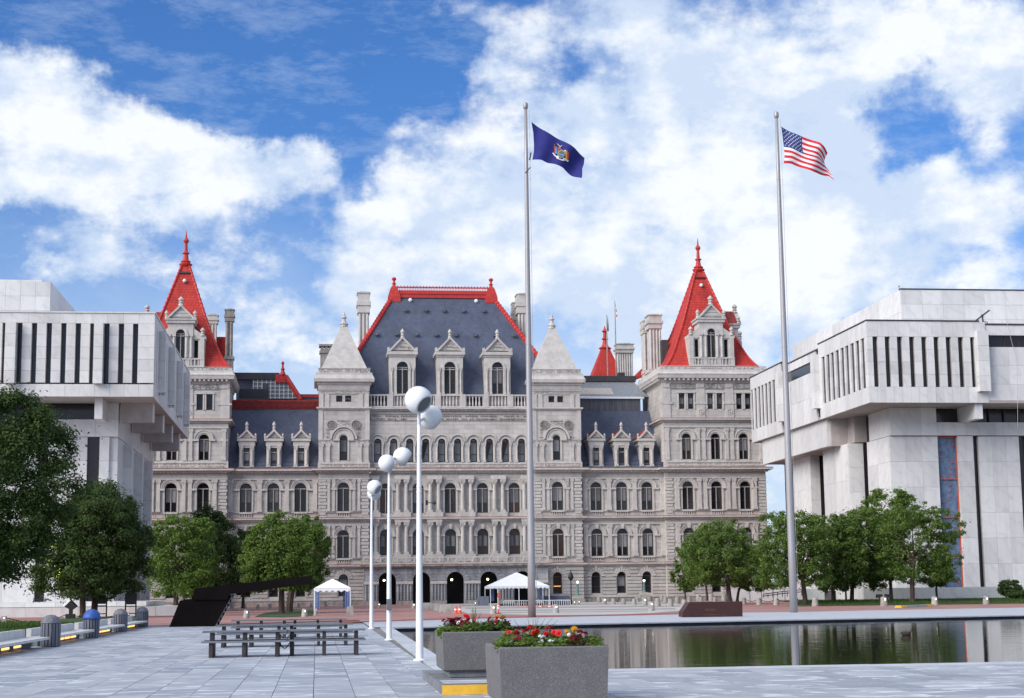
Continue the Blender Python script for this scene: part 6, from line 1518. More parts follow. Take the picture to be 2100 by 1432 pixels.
# ---- marble benches with lights under the seats, and the slatted bins between them
bins = [(-8.85, 57.6), (-9.0, 68.9), (-9.07, 79.6), (-9.15, 90.1)]
segs = [(40.0, 57.05), (58.2, 68.35), (69.5, 79.05), (80.2, 89.55)]
labs = ['nearest white marble bench at the left edge, its strip lights glowing', 'white marble bench between the first grey bin and the blue-covered bin', 'white marble bench between the blue-covered bin and the third bin', 'farthest white marble bench, before the last grey bin']
for (ya, yb), lab in zip(segs, labs):
    b_ = thing('marble_bench', lab, 'bench', (-9.3, ya, 0), 'marble benches along the lawn'); l = yb-ya
    n = max(3, round(l/2.6))
    for i in range(n):
        q = MB(); q.box(-.28, l*i/n+.006, .265, .5, l*(i+1)/n-.006, .345); q.build('seat_slab', M['marble2'], b_)
        q = MB(); q.box(-.45, l*i/n+.006, 0, -.285, l*(i+1)/n-.006, .60); q.build('backrest_slab', M['marble2'], b_)
    q = MB(); q.box(-.28, .05, 0, -.08, l-.05, .262); q.build('base', M['joint'], b_)
    nl = 4 if l < 12 else 7
    for i in range(nl):
        yy = l*(.30+.62*i/nl) if l < 12 else l*(.08+.85*i/nl)
        q = MB(); q.box(-.079, yy, .085, -.05, yy+l*.62/nl*.78, .15); q.build('strip_light', M['lit_warm'], b_)
q = MB(); q.box(-.022, -.008, .02, .022, .008, .78); slat_me = q.mesh('slat', M['slat'])
q = MB(); q.lathe(0, 0, [(.285, 0), (.285, .80)], 20); bin_me = q.mesh('liner', M['black'])
q = MB(); q.lathe(0, 0, [(.34, .79), (.345, .83), (.32, .84), (.30, .90), (.235, .99), (.13, 1.05), (.001, 1.07)], 20, cap=False); lid_me = q.mesh('lid', M['bin_lid'], True)
blabs = ['first grey slatted litter bin, nearest the camera, with a grey dome lid', 'slatted litter bin covered with a bright blue bag', 'third slatted litter bin with a pale grey dome lid', 'last slatted litter bin, farthest along the benches']
for i, (bx_, by_) in enumerate(bins):
    t = thing('litter_bin', blabs[i], 'bin', (bx_, by_, 0), 'slatted bins between the benches')
    inst('liner', bin_me, t, (0, 0, 0))
    for k in range(17):
        a = 2*math.pi*k/17; o = inst('slat', slat_me, t, (.315*math.cos(a), .315*math.sin(a), 0)); o.rotation_euler = (0, 0, a+math.pi/2); o.scale = (1.95, 1.4, 1)
    if i == 1:
        q = MB(); r_ = random.Random(8)
        prof = [(.36, .74), (.37, .82), (.33, .9), (.3, .97), (.2, 1.08), (.06, 1.13)]
        q.lathe(0, 0, prof, 22); q.v = [(x*(1+.06*r_.uniform(-1, 1))+.02, y*(1+.06*r_.uniform(-1, 1)), z+.03*r_.uniform(-1, 1)) for x, y, z in q.v]; q.build('bag', M['blue_bag'], t, True)
    else:
        inst('lid', lid_me, t, (0, 0, 0))
        q = MB(); q.archring(0, .86, .001, .12, -.305, -.25, 8); q.build('lid_opening', M['joint'], t)
# ---- picnic tables chained in pairs
def picnic():
    t = thing('picnic_table', 'x', 'picnic table', (0, 0, 0), 'grey picnic tables chained in pairs')
    for k in range(4):
        q = MB(); q.box(-1.13, -.36+k*.185, .655, 1.13, -.36+k*.185+.172, .70); q.build('table_plank', M['plank'], t)
    for yy in (-.78, -.60, .43, .61):
        q = MB(); q.box(-1.13, yy, .395, 1.13, yy+.165, .44); q.build('seat_plank', M['plank'], t)
    for xx in (-.88, 0, .88):
        q = MB(); q.box(xx-.05, -.30, 0, xx+.05, .30, .652)
        o = q.build('leg', M['post'], t)
        q = MB(); q.box(xx-.05, -.70, 0, xx+.05, -.301, .39); q.box(xx-.05, .301, 0, xx+.05, .70, .39); q.build('leg_brace', M['post'], t)
    return t
pt0 = picnic(); first = True
rowsp = [(46.3, -1.93, .22, 'front'), (54.8, -2.08, .08, 'middle'), (65.0, -2.10, .06, 'back')]
for (yy, xa, xb, nm) in rowsp:
    for xx, side in ((xa, 'left'), (xb, 'right')):
        o = pt0 if first else copy_tree(pt0); first = False
        o.location = (xx, yy+(0 if side == 'left' else .35), 0); o['label'] = f'grey plank picnic table on dark posts, {side} one of the {nm} pair'
    q = MB(); n = 10; a = Vector((xa+.95, yy, .34)); b = Vector((xb-.95, yy+.3, .34))
    q.tube([tuple(a.lerp(b, i/n)+Vector((0, 0, -.14*math.sin(math.pi*i/n)))) for i in range(n+1)], .014, 5)
    tag(q.build('chain', M['black'], None), f'thin sagging chain joining the two {nm} picnic tables', 'chain')
# ---- planters on the plaza
def planter(label, x0, x1, y0, y1, z0, z1, feet):
    t = thing('planter', label, 'planter', (x0, y0, z0), 'exposed aggregate planters'); w, d, h = x1-x0, y1-y0, z1-z0; b = .10 if feet else 0; tp = .03
    q = MB(); th = .09
    def ring(i, z): return [(i, i, z), (w-i, i, z), (w-i, d-i, z), (i, d-i, z)]
    rings = [ring(.035+tp, b), ring(tp, b+.03), ring(.0, h-.02), ring(.02, h), ring(th, h), ring(th+.01, h-.14)]
    vs_ = [v for r_ in rings for v in r_]; fs = []
    for j in range(len(rings)-1):
        for k in range(4): fs.append((4*j+k, 4*j+(k+1) % 4, 4*j+4+(k+1) % 4, 4*j+4+k))
    fs.append((3, 2, 1, 0)); q.add(vs_, fs); q.build('tub', M['aggregate'], t)
    q = MB(); q.quad((th, th, h-.10), (w-th, th, h-.10), (w-th, d-th, h-.10), (th, d-th, h-.10)); q.build('soil', M['soil'], t)
    if feet:
        q = MB(); q.box(.14, .12, 0, w-.14, d-.12, b); q.build('foot', M['grey_stone'], t)
    return t
pY1 = G(907, 1425.5)[1]; pX1 = G(907, 1425.5)[0]
pl = thing('stone_plinth', 'low grey stone plinth with a yellow painted front edge under the rear planter', 'plinth', (pX1, pY1, 0))
q = MB(); q.box(0, .006, 0, 2.5, 5.2, .168); q.build('slab', M['grey_stone'], pl)
q = MB(); q.box(0.0, -.004, .002, 2.5, .004, .160); q.build('yellow_edge', M['yellow'], pl)
q = MB(); q.slab([(.03, .05), (1.05, .05), (1.05, 1.1), (.03, 1.1)], .176, .181); q.slab([(1.06, .05), (2.2, .05), (2.2, 1.1), (1.06, 1.1)], .176, .182); q.build('top_slab', M['paver'], pl)
bY0 = G(907, 1391, .18)[1]+.15; bX0 = P(907.3, 1296, bY0)[0]; bz1 = P(907, 1296.5, bY0)[1]
planter('rear speckled concrete planter of red and yellow flowers on the plinth', bX0, bX0+1.5, bY0, bY0+1.95, .18, bz1, True)
fY0 = 25.25; fX0 = P(1024.5, 1330, fY0)[0]; fX1 = P(1248.5, 1330, fY0)[0]; fz1 = P(1024, 1328, fY0)[1]
planter('front speckled concrete planter of red, yellow and white flowers', fX0, fX1, fY0, fY0+2.2, 0, fz1, False)
# flowers: each plant is a thing, its heads are parts
def petal_head(r, m, n=9, layers=3, cup=.35):
    q = MB()
    for l in range(layers):
        rr_ = r*(1-.28*l); z = r*.18*l
        for k in range(n):
            a = 2*math.pi*(k+.5*l)/n; c, s_ = math.cos(a), math.sin(a); w = rr_*.42
            q.add([(0, 0, z), (rr_*.55*c-w*s_*.8, rr_*.55*s_+w*c*.8, z+r*cup*.5), (rr_*c, rr_*s_, z+r*cup*.35), (rr_*.55*c+w*s_*.8, rr_*.55*s_-w*c*.8, z+r*cup*.5)], [(0, 1, 2), (0, 2, 3)])
    q.ball((0, 0, r*.45), r*.28, 6, 4); return q.mesh('flower_head', m)
fl_m = {'red': mat('red_petal', (.70, .02, .018), .6, .1, 30), 'yellow': mat('yellow_petal', (.85, .42, .02), .6, .1, 30), 'white': mat('white_petal', (.80, .80, .82), .6, .04, 30), 'wine': mat('wine_red_petal', (.27, .018, .03), .7, .2, 30)}
heads = {k: petal_head(1, m) for k, m in fl_m.items()}
def foliage_mesh(seed, m='leaf_mid', rad=.16, hgt=.2, n=420, size=.05):
    o, _ = leaf_cloud('foliage', m, (0, 0, 0), (rad, rad, hgt), 'round', n, size, seed, 22, None, .3, .3); me = o.data; bpy.data.objects.remove(o); return me
fol = [foliage_mesh(60+i, 'leaf_bright') for i in range(4)]; folw = foliage_mesh(70, 'leaf_dark')
M['leaf_wine'] = leaf_mat('wine_leaf', (.05, .02, .014), (.11, .045, .025)); folr = foliage_mesh(71, 'leaf_wine', n=320)
def plant(kind, px_, py_, Y, soil, label, group, nh=3, seed=0, hr=.05, wide=1.0):
    r_ = random.Random(seed); x, z = P(px_, py_, Y); h = max(z-soil, .06)
    names = {'red': 'red_zinnia', 'yellow': 'yellow_marigold', 'white': 'white_petunia', 'wine': 'wine_red_celosia', 'green': 'leafy_plant'}
    t = thing(names[kind], label, 'flower' if kind != 'green' else 'plant', (x, Y, soil), group)
    me = folr if kind == 'wine' else (folw if (kind == 'white') else r_.choice(fol)); fh = h if kind == 'green' else max(h*.82, .1)
    o = inst('foliage', me, t, (0, 0, fh*.48), (wide*.9, wide*.9, max(.35, fh/.36))); o.rotation_euler = (0, 0, r_.uniform(0, 6))
    if kind == 'green': return t
    for i in range(nh):
        a = r_.uniform(0, 6.28); d = 0 if i == 0 else r_.uniform(.35, 1.0)*hr*2.2
        s_ = hr*1.12*r_.uniform(.8, 1.15); hx_, hy_, hz_ = d*math.cos(a), d*math.sin(a), h-(0 if i == 0 else r_.uniform(0, .5)*hr*1.6)
        hd = inst('flower_head', heads[kind], t, (hx_, hy_, hz_), (s_, s_, s_)); hd.rotation_euler = (r_.uniform(.6, 1.25), r_.uniform(-.4, .4), r_.uniform(0, 6))
        q = MB(); q.tube([(hx_*.3, hy_*.3, 0), (hx_, hy_, hz_)], .005, 4); q.build('stem', M['blade'], t)
    return t
sF = fz1-.10; FG = 'flowers in the front planter'
words_ = {'red': 'bright red bloom', 'yellow': 'yellow orange bloom', 'white': 'white bloom', 'wine': 'dark wine red plume', 'green': 'green leafy plant'}
def bed(lst, ox, oy, k, Yf, soil, grp, where, s0):
    for i, (kind, a, b, dy, nh, hr, pos) in enumerate(lst):
        plant(kind, ox+a/k, oy+b/k, Yf+dy, soil, f'{words_[kind]} {pos} {where}', grp, nh, s0+i, hr, 1.0 if kind != 'green' else 1.15)
bed([('red', 645, 830, 1.1, 1, .062, 'standing highest in'), ('red', 580, 890, 1.0, 1, .055, 'just left of the highest bloom in'), ('red', 490, 915, .9, 2, .05, 'left of centre in'), ('red', 400, 905, .9, 2, .05, 'between two yellow blooms in'), ('red', 705, 930, .7, 2, .06, 'directly below the highest bloom in'), ('red', 760, 885, 1.0, 1, .052, 'right of the highest bloom in'),
     ('red', 950, 955, .7, 2, .05, 'right of the white flowers in'), ('red', 1100, 925, .9, 1, .045, 'second from the right among reds in'), ('red', 1195, 945, .6, 1, .055, 'rightmost among reds in'), ('red', 180, 905, 1.2, 2, .045, 'leftmost among reds in'), ('wine', 1030, 830, 1.1, 3, .05, 'tall in the middle of'),
     ('yellow', 155, 965, .5, 1, .048, 'at the left end of'), ('yellow', 305, 935, .8, 1, .042, 'second from the left in'), ('yellow', 1360, 920, .7, 1, .055, 'lying flat toward the right of'), ('yellow', 1505, 870, .8, 1, .052, 'standing tall at the right of'),
     ('white', 830, 1000, .35, 4, .035, 'upper of the white cluster in'), ('white', 925, 1020, .32, 3, .032, 'right of the upper white cluster in'), ('white', 875, 1095, .22, 3, .03, 'lower left in the white cluster of'), ('white', 1040, 1085, .24, 4, .03, 'lower right in the white cluster of'), ('white', 275, 1105, .2, 2, .022, 'tiny and low at the left of'), ('white', 1395, 970, .6, 1, .025, 'single under the flat yellow bloom in'),
     ('wine', 400, 1035, .35, 3, .035, 'low at the left of'), ('wine', 1555, 1010, .4, 3, .045, 'right of the tall yellow bloom in'), ('wine', 1640, 915, .7, 3, .05, 'highest at the right end of'), ('wine', 1520, 1050, .25, 2, .035, 'low at the right of')], 1020, 1200, 9.545, fY0+.1, sF, FG, 'the front planter', 100)
gpos = ['at the front left corner of', 'behind the left yellow bloom in', 'low beside the wine red plume at left of', 'under the red blooms left of centre in', 'left of the white cluster in', 'in front of the white cluster in', 'right of the white cluster in', 'under the rightmost red bloom in', 'under the flat yellow bloom in', 'between the right plumes and the rim of', 'tallest at the right end of', 'at the front right corner of', 'at the back left of', 'at the back centre of', 'at the back right of']
gl = [(60, 1085, .15), (180, 1010, .5), (330, 1060, .3), (520, 1010, .5), (640, 1060, .25), (940, 1130, .12), (1130, 1040, .4), (1230, 1050, .3), (1380, 1020, .4), (1760, 1030, .3), (1850, 965, .6), (1900, 1110, .15), (150, 980, 1.6), (800, 930, 1.7), (1500, 960, 1.6)]
bed([('green', max(a, 150) if dy < 1 else a+90, b, dy, 0, 0, g) for (a, b, dy), g in zip(gl, gpos)], 1020, 1200, 9.545, fY0+.1, sF, FG, 'the front planter', 150)
BG = 'flowers in the rear planter'; sB = bz1-.10
bed([('wine', 430, 335, .7, 4, .06, 'at the far left of'), ('wine', 520, 340, .6, 4, .06, 'second from the left in'), ('wine', 590, 305, .8, 3, .055, 'tall at the left of'), ('wine', 640, 420, .4, 3, .05, 'low at the left of'), ('wine', 710, 365, .6, 3, .05, 'left of the red blooms in'), ('wine', 1620, 345, .6, 3, .055, 'at the right end of'), ('wine', 1430, 375, .5, 3, .04, 'under the yellow blooms in'),
     ('red', 800, 260, 1.0, 1, .06, 'standing highest in'), ('red', 840, 338, .7, 1, .06, 'in the middle of'), ('red', 835, 405, .4, 1, .05, 'lowest in'), ('red', 1300, 322, .8, 1, .05, 'left of the yellow blooms in'), ('red', 1470, 292, .9, 1, .05, 'between two yellow blooms in'), ('red', 1000, 322, .9, 1, .035, 'small beside the grass spikes of'),
     ('yellow', 1330, 272, 1.0, 1, .04, 'left one of three in'), ('yellow', 1418, 282, .9, 1, .055, 'middle one of three in'), ('yellow', 1585, 285, .9, 1, .055, 'right one of three in'),
     ('white', 395, 405, .4, 1, .04, 'at the left edge of'), ('white', 775, 330, .8, 2, .04, 'behind the middle red bloom of'), ('white', 632, 395, .4, 1, .04, 'among the wine red plumes of'), ('white', 1110, 345, .7, 2, .04, 'right of the grass spikes in'), ('white', 1350, 322, .7, 2, .04, 'under the left yellow bloom of'), ('white', 1430, 420, .3, 1, .025, 'low at the right of')], 880, 1240, 10.5, bY0+.1, sB, BG, 'the rear planter', 200)
gp2 = ['at the left end of', 'second from the left end of', 'under the wine red plumes of', 'below the lowest red bloom of', 'left of centre in', 'in the centre of', 'right of centre in', 'under the white blooms of', 'under the yellow blooms of', 'at the right end of', 'at the far right corner of', 'at the back of', 'at the back right of']
gl2 = [(250, 470, .2), (380, 460, .25), (560, 450, .2), (760, 430, .2), (900, 410, .3), (1020, 400, .3), (1130, 410, .25), (1240, 400, .3), (1500, 390, .3), (1640, 420, .3), (1720, 470, .3), (700, 380, 1.4), (1300, 370, 1.4)]
bed([('green', max(a, 330), b, dy, 0, 0, g) for (a, b, dy), g in zip(gl2, gp2)], 880, 1240, 10.5, bY0+.1, sB, BG, 'the rear planter', 250)
def spikes(px_, tops, ox, oy, k, Y, soil, label, grp):
    x, z = P(px_, 1300, Y); t = thing('spike_grass', label, 'plant', (x, Y, soil), grp)
    for i, (a, b) in enumerate(tops):
        ex, ez = P(ox+a/k, oy+b/k, Y); q = MB(); m_ = Vector(((ex-x)*.35, (i % 3-1)*.04, (ez-soil)*.55)); q.tube([(0.008*(i-3), 0, 0), tuple(m_), (ex-x, (i % 3-1)*.08, ez-soil)], [.009, .008, .002], 4); q.build('blade', M['leaf_mid'], t)
spikes(1020+690/9.545, [(310, 690), (545, 740), (610, 660), (690, 655), (760, 640), (820, 630), (930, 640), (860, 740), (1090, 650), (1170, 690)], 1020, 1200, 9.545, fY0+1.25, sF, 'thin green spike grass behind the red blooms of the front planter', FG)
spikes(880+960/10.5, [(890, 150), (930, 80), (955, 50), (985, 60), (1010, 60), (1040, 160), (1100, 190), (1140, 160)], 880, 1240, 10.5, bY0+1.2, sB, 'thin green spike grass in the middle of the rear planter', BG)

# ================================================================== TENTS, BOLLARDS AND STREET THINGS
def tent(label, x0, x1, y0, y1, ze, za, legs, drape, y_off=0):
    t = thing('tent', label, 'tent', ((x0+x1)/2, (y0+y1)/2, 0), 'white pitched tents before the state house'); w, d = (x1-x0)/2, (y1-y0)/2
    q = MB(); q.loft(0, 0, [(w+.05, d+.05, ze), (w*.93, d*.93, ze+.05*(za-ze)+.05), (.04, .04, za)]); q.build('roof', M['tent'], t)
    q = MB(); n = max(6, int(w*2/.45))
    for s_ in (-1, 1):
        for i in range(n):
            a, b = -w+2*w*i/n, -w+2*w*(i+1)/n
            q.prism([(a, ze-.02), (b, ze-.02), (b, ze-.16), ((a+b)/2, ze-.30), (a, ze-.16)], s_*(d+.05)-.01, s_*(d+.05)+.01)
    nn = max(5, int(d*2/.45))
    for s_ in (-1, 1):
        for i in range(nn):
            a, b = -d+2*d*i/nn, -d+2*d*(i+1)/nn
            q.prismx([(a, ze-.02), (b, ze-.02), (b, ze-.16), ((a+b)/2, ze-.30), (a, ze-.16)], s_*(w+.05)-.01, s_*(w+.05)+.01)
    q.build('valance', M['tent'], t)
    for i, (lx, ly) in enumerate(legs):
        q = MB(); q.tube([(lx*w, ly*d, 0), (lx*w, ly*d, ze)], .045, 8); q.build('leg', M['white_paint'], t)
    for (lx, ly, s_) in drape:
        q = MB()
        for k in range(5): q.box(lx*w+s_*.05+k*s_*.07, ly*d-.05+.04*(k % 2), .5, lx*w+s_*.05+(k+.85)*s_*.07, ly*d+.02+.04*(k % 2), ze-.1) if s_ > 0 else q.box(lx*w+s_*.05+(k+.85)*s_*.07, ly*d-.05+.04*(k % 2), .5, lx*w+s_*.05+k*s_*.07, ly*d+.02+.04*(k % 2), ze-.1)
        q.build('drape', M['blue_strap'], t)
    return t
Yt = 127.5; x0, _ = P(645, 1240, Yt); x1, ze = P(718.5, 1206, Yt); za = P(681, 1187.5, Yt+1.4)[1]
tent('small white peaked tent with blue drapes left of the porch', x0, x1, Yt, Yt+2.8, ze, za, [(-1, -1), (1, -1), (-.9, 1), (.9, 1)], [(-1, -1, 1), (1, -1, -1), (.9, 1, -1)])
Yt2 = 186; x0, _ = P(1006, 1240, Yt2); x1, ze = P(1126, 1201.5, Yt2); za = P(1065, 1174, Yt2+3)[1]
tent('large white peaked tent over the stage before the porch', x0, x1, Yt2, Yt2+6, ze, za, [(-1, -1), (1, -1), (-.75, -1), (-.03, -1), (-1, 1), (1, 1)], [(-.8, 1, 1), (.7, -.5, 1)])
st = thing('stage', 'low stage platform with a white railing under the large tent', 'stage', (20, 189, 0))
def stp(a, b, Y=187.0): x, z = P(980+a/8.077, 1160+b/8.077, Y); return x-20, z
xa = stp(430, 600)[0]; xb = stp(1530, 600)[0]; zr0 = stp(800, 575)[1]
q = MB(); q.box(xa, -.8, 0, xb, 3.2, .22); q.build('deck', M['coping_dark'], st)
q = MB(); q.box(xa, -2.0, zr0-.08, xb, -1.9, zr0)
n = 30
for i in range(n+1): q.box(xa+(xb-xa)*i/n-.03, -1.98, 0, xa+(xb-xa)*i/n+.03, -1.92, zr0-.08)
q.build('railing', M['tent'], st)
xa, za_ = stp(1150, 505); xb, zb_ = stp(1570, 560)
q = MB(); q.box(xa, 1, 0, xb, 2, za_); tag(q.build('stage_block', mat('blue_grey_panel', (.10, .11, .16), .6), None), 'dark blue-grey panel behind the stage railing, right of the large tent', 'panel').location = (20, 188.0, 0)
xa, za_ = stp(0, 512); xb, _ = stp(190, 560)
q = MB(); n = 9; q.box(xa, 0, .05, xb, .25, za_)
o = q.build('crowd_barrier', mat('grey_barrier', (.20, .22, .27), .6, .25, 3, (4, 1, .3)), None); o.location = (20, 187.5, 0); tag(o, 'grey barrier panels standing left of the large tent', 'barrier')
# bollards
def boll_mesh(sq=False):
    q = MB()
    if sq: q.loft(0, 0, [(.42, .42, 0), (.40, .40, .5), (.36, .36, .93), (.33, .33, 1.0)])
    else: q.lathe(0, 0, [(.42, 0), (.40, .35), (.33, .93), (.29, 1.0)], 16)
    return q.mesh('body', M['concrete'])
bm_r, bm_s = boll_mesh(), boll_mesh(True)
q = MB(); q.lathe(0, 0, [(.40, 0), (.335, .92), (.30, .95)], 12); 
q = MB(); q.ball((0, 0, 0), .095, 10, 8); lit_me = q.mesh('light', M['lit'])
q = MB(); q.lathe(0, 0, [(.17, 0), (.16, .02)], 12); 
BP = []
def zz(ox, oy, k, lst):
    for (x, yb, yt, lit, lab) in lst: BP.append((ox+x/k, oy+yb/k, oy+yt/k, lit, lab))
zz(1200, 1130, 4.565, [(180, 500, 442, 1, 'lit concrete bollard beside the bicycle stand'), (265, 500, 445, 0, 'concrete bollard left of the triangular bicycle stand'), (360, 502, 445, 0, 'concrete bollard right of the triangular bicycle stand'), (460, 506, 450, 0, 'concrete bollard left of the lit pair near the green lamp'), (558, 510, 440, 1, 'lit concrete bollard under the green lamp standard'),
     (620, 560, 475, 1, 'large lit concrete bollard on the pale forecourt, left of the brown granite block'), (680, 518, 445, 0, 'concrete bollard just right of the large lit one'), (800, 522, 448, 0, 'concrete bollard two places left of the brown granite block'), (928, 525, 455, 0, 'concrete bollard touching the left end of the brown granite block')])
back = [(130, 475, 430), (487, 450, 425), (605, 470, 420), (718, 450, 420), (752, 480, 428), (865, 485, 430), (975, 480, 430), (1085, 470, 432), (1180, 430, 402), (1215, 470, 432), (1298, 432, 405), (1345, 472, 432), (1060, 440, 410)]
zz(1200, 1130, 4.565, [(x, yb+8, yt, 0, None) for x, yb, yt in back])
zz(1200, 1130, 4.565, [(1487, 500, 438, 0, 'concrete bollard just right of the brown granite block'), (1628, 505, 440, 0, 'concrete bollard second right of the brown granite block'), (1790, 508, 440, 0, 'concrete bollard left of the right flagpole'), (1975, 510, 445, 0, 'concrete bollard half hidden behind the right flagpole')])
zz(1640, 1130, 4.565, [(145, 518, 440, 0, 'concrete bollard first right of the right flagpole'), (790, 518, 430, 1, 'lit concrete bollard left of the yellow barrier'), (1265, 510, 428, 1, 'lit concrete bollard right of the yellow barrier'), (1745, 500, 425, 1, 'lit concrete bollard farthest right, by the clipped shrubs')])
zz(640, 1130, 3.5, [(1300, 450, 390, 1, 'lit concrete bollard with an orange post, left of the left flagpole'), (1750, 445, 385, 1, 'lit concrete bollard right of the left flagpole'), (480, 410, 375, 1, 'lit bollard behind the smallest lamp post'), (729, 415, 376, 1, 'lit bollard left of the tallest lamp post'), (272, 466, 400, 0, 'square concrete bollard right of the small tent'), (1882, 388, 360, 1, 'left lit bollard of the pair by the black street lantern'), (1915, 386, 357, 1, 'right lit bollard of the pair by the black street lantern'), (1170, 395, 365, 1, 'lit bollard left of the grey barrier panels')])
zz(330, 1130, 4.667, [(820, 645, 565, 1, 'lit concrete bollard behind the left picnic tables'), (1375, 632, 555, 1, 'lit concrete bollard left of the small tent'), (1480, 618, 570, 0, 'pinkish concrete bollard at the left leg of the small tent'), (680, 555, 502, 0, None), (800, 552, 505, 0, None), (930, 553, 512, 0, None), (1045, 550, 505, 0, None), (1320, 540, 500, 0, None), (1440, 540, 500, 0, None), (1575, 532, 485, 0, None)])
zz(0, 1150, 5.08, [(40, 650, 577, 1, 'lit square bollard at the far left of the lawn'), (690, 602, 556, 1, 'lit bollard on the lawn beside the floodlight'), (1335, 582, 545, 1, 'lit bollard under the second information board')])
BPOS = {}
for (px_, yb, yt, lit, lab) in BP:
    x, y = G(px_, yb)
    y = min(y, 222); x = x if y < 222 else P(px_, yb, 222)[0]
    h = P(px_, yt, y)[1]
    left_back = px_ < 700 and lab is None
    t = thing('bollard', lab or ('small grey concrete bollard in the row before the left wing of the state house' if left_back else 'small grey concrete bollard in the crowded row before the right wing of the state house'), 'bollard', (x, y, 0), ('bollards before the left wing' if left_back else 'bollards before the right wing') if lab is None else 'concrete bollards round the forecourt')
    sq = (px_ < 20) or abs(px_-717.7) < 2
    s_ = h/1.0
    inst('body', bm_s if sq else bm_r, t, (0, 0, 0), (s_*.95, s_*.95, s_)); BPOS[lab or px_] = (x, y, h)
    if lit: inst('light', lit_me, t, (.02, -.36*s_*.95, h*.72), (h*.8, h*.8, h*.8))
# row of concrete barrier blocks leading to the porch
for i, a in enumerate((825, 875, 925, 968, 1005)):
    x, y = G(640+a/3.5, 1130+(415+i*8.5)/3.5); h = P(640+a/3.5, 1130+(372+i*4.5)/3.5, y)[1]
    t = thing('barrier_block', 'grey concrete barrier block, '+['farthest', 'second farthest', 'middle', 'second nearest', 'nearest'][i]+' in the row left of the porch steps', 'barrier', (x, y, 0), 'concrete blocks in a slanting row')
    q = MB(); q.loft(0, 0, [(.62, .45, 0), (.58, .40, h*.5), (.48, .34, h)]); q.build('block', M['concrete'], t)
def chain(label, a, b, sag=.25, za=.75):
    q = MB(); n = 12; A_ = Vector((a[0], a[1], a[2]*.85)); B_ = Vector((b[0], b[1], b[2]*.85))
    q.tube([tuple(A_.lerp(B_, i/n)+Vector((0, -.1, -sag*math.sin(math.pi*i/n)))) for i in range(n+1)], .03, 5); tag(q.build('chain', M['black'], None), label, 'chain')
chain('sagging chain between the two lit bollards at the far right', BPOS['lit concrete bollard right of the yellow barrier'], BPOS['lit concrete bollard farthest right, by the clipped shrubs'])
chain('sagging chain from the far left bollard to the floodlight bollard', BPOS['lit square bollard at the far left of the lawn'], BPOS['lit bollard on the lawn beside the floodlight'], .45)
chain('sagging chain between the floodlight bollard and the board bollard', BPOS['lit bollard on the lawn beside the floodlight'], BPOS['lit bollard under the second information board'])
bk = ['concrete bollard just right of the brown granite block', 'concrete bollard second right of the brown granite block', 'concrete bollard left of the right flagpole', 'concrete bollard half hidden behind the right flagpole']
for i, nm in enumerate(('between the first two bollards right of the brown granite block', 'between the second bollard and the flagpole bollard', 'running behind the right flagpole')): chain('sagging chain '+nm, BPOS[bk[i]], BPOS[bk[i+1]])
# traffic cones and delineator
def cone(label, px_, yb, yt, slim=False):
    x, y = G(px_, yb); h = P(px_, yt, y)[1]; t = thing('traffic_cone', label, 'traffic cone', (x, y, 0), 'orange traffic cones')
    q = MB(); q.box(-.2, -.2, 0, .2, .2, .04) if not slim else q.lathe(0, 0, [(.22, 0), (.22, .05)], 10); q.build('base', M['cone'] if not slim else M['black'], t)
    q = MB(); q.lathe(0, 0, [(.15 if not slim else .06, .04), (.05 if not slim else .06, h*.96), (.03, h)], 12); q.build('body', M['cone'], t)
    q = MB(); r1 = (.105, .085) if not slim else (.064, .064); q.lathe(0, 0, [(r1[0]+.004, h*.45), (r1[1]+.004, h*.62)], 12, cap=False); q.lathe(0, 0, [((.075 if not slim else .064), h*.72), ((.062 if not slim else .064), h*.85)], 12, cap=False); q.build('reflective_band', M['tent'], t)
cone('left orange traffic cone beside the nearest barrier block', 934.5, 1259.5, 1242); cone('right orange traffic cone with white bands', 942.8, 1259, 1242); cone('slim orange delineator post against a lit bollard', 1022, 1258.5, 1237.5, True)
# orange and white tape lying on the forecourt
q = MB(); n = 16; pts = [G(1058+76*i/n, 1243+2.8*i/n+.3*math.sin(i*1.3)) for i in range(n+1)]
for i in range(n):
    q.mi = 0 if (i < 6 or i % 2) else 1; q.tube([(pts[i][0], pts[i][1], .05), (pts[i+1][0], pts[i+1][1], .05)], .05, 5)
tag(q.build('barrier_tape', [M['cone'], M['tent']], None), 'orange and white tape lying across the forecourt behind the left flagpole', 'tape')
# street lanterns
def lantern(px_, base, top, Y, m, style, label):
    x, z0 = P(px_, base, Y); zt_ = P(px_, top, Y)[1]; h = zt_-z0; t = thing('street_lantern', label, 'street lamp', (x, Y, z0))
    if style == 'black':
        q = MB(); q.lathe(0, 0, [(.16, 0), (.14, .5), (.07, .6), (.06, h*.70)], 10); q.build('pole', M[m], t)
        q = MB(); q.lathe(0, 0, [(.08, h*.69), (.30, h*.74), (.34, h*.80), (.20, h*.90), (.06, h*.94), (.03, h)], 10); q.build('lantern_head', M[m], t)
    else:
        q = MB(); q.loft(0, 0, [(.7, .7, 0), (.7, .7, h*.18), (.42, .42, h*.24), (.40, .40, h*.30)]); q.build('pedestal', M['concrete'], t)
        q = MB(); q.lathe(0, 0, [(.26, h*.3), (.22, h*.36), (.14, h*.42), (.16, h*.6), (.13, h*.78), (.24, h*.82), (.1, h*.86)], 10); q.build('pole', M[m], t)
        q = MB(); q.ball((0, 0, h*.93), .14, 10, 8); q.build('globe', M['lit'], t)
lantern(1171.5, 1240, 1169, 200, 'black', 'black', 'slim black street lantern right of the large tent')
lantern(1185, 1234, 1191, 214, 'patina', 'green', 'green bronze lamp standard with a lit globe, right of the black lantern')
lantern(1321.5, 1226, 1188, 216, 'patina', 'green', 'green bronze lamp standard with a lit globe before the right wing')
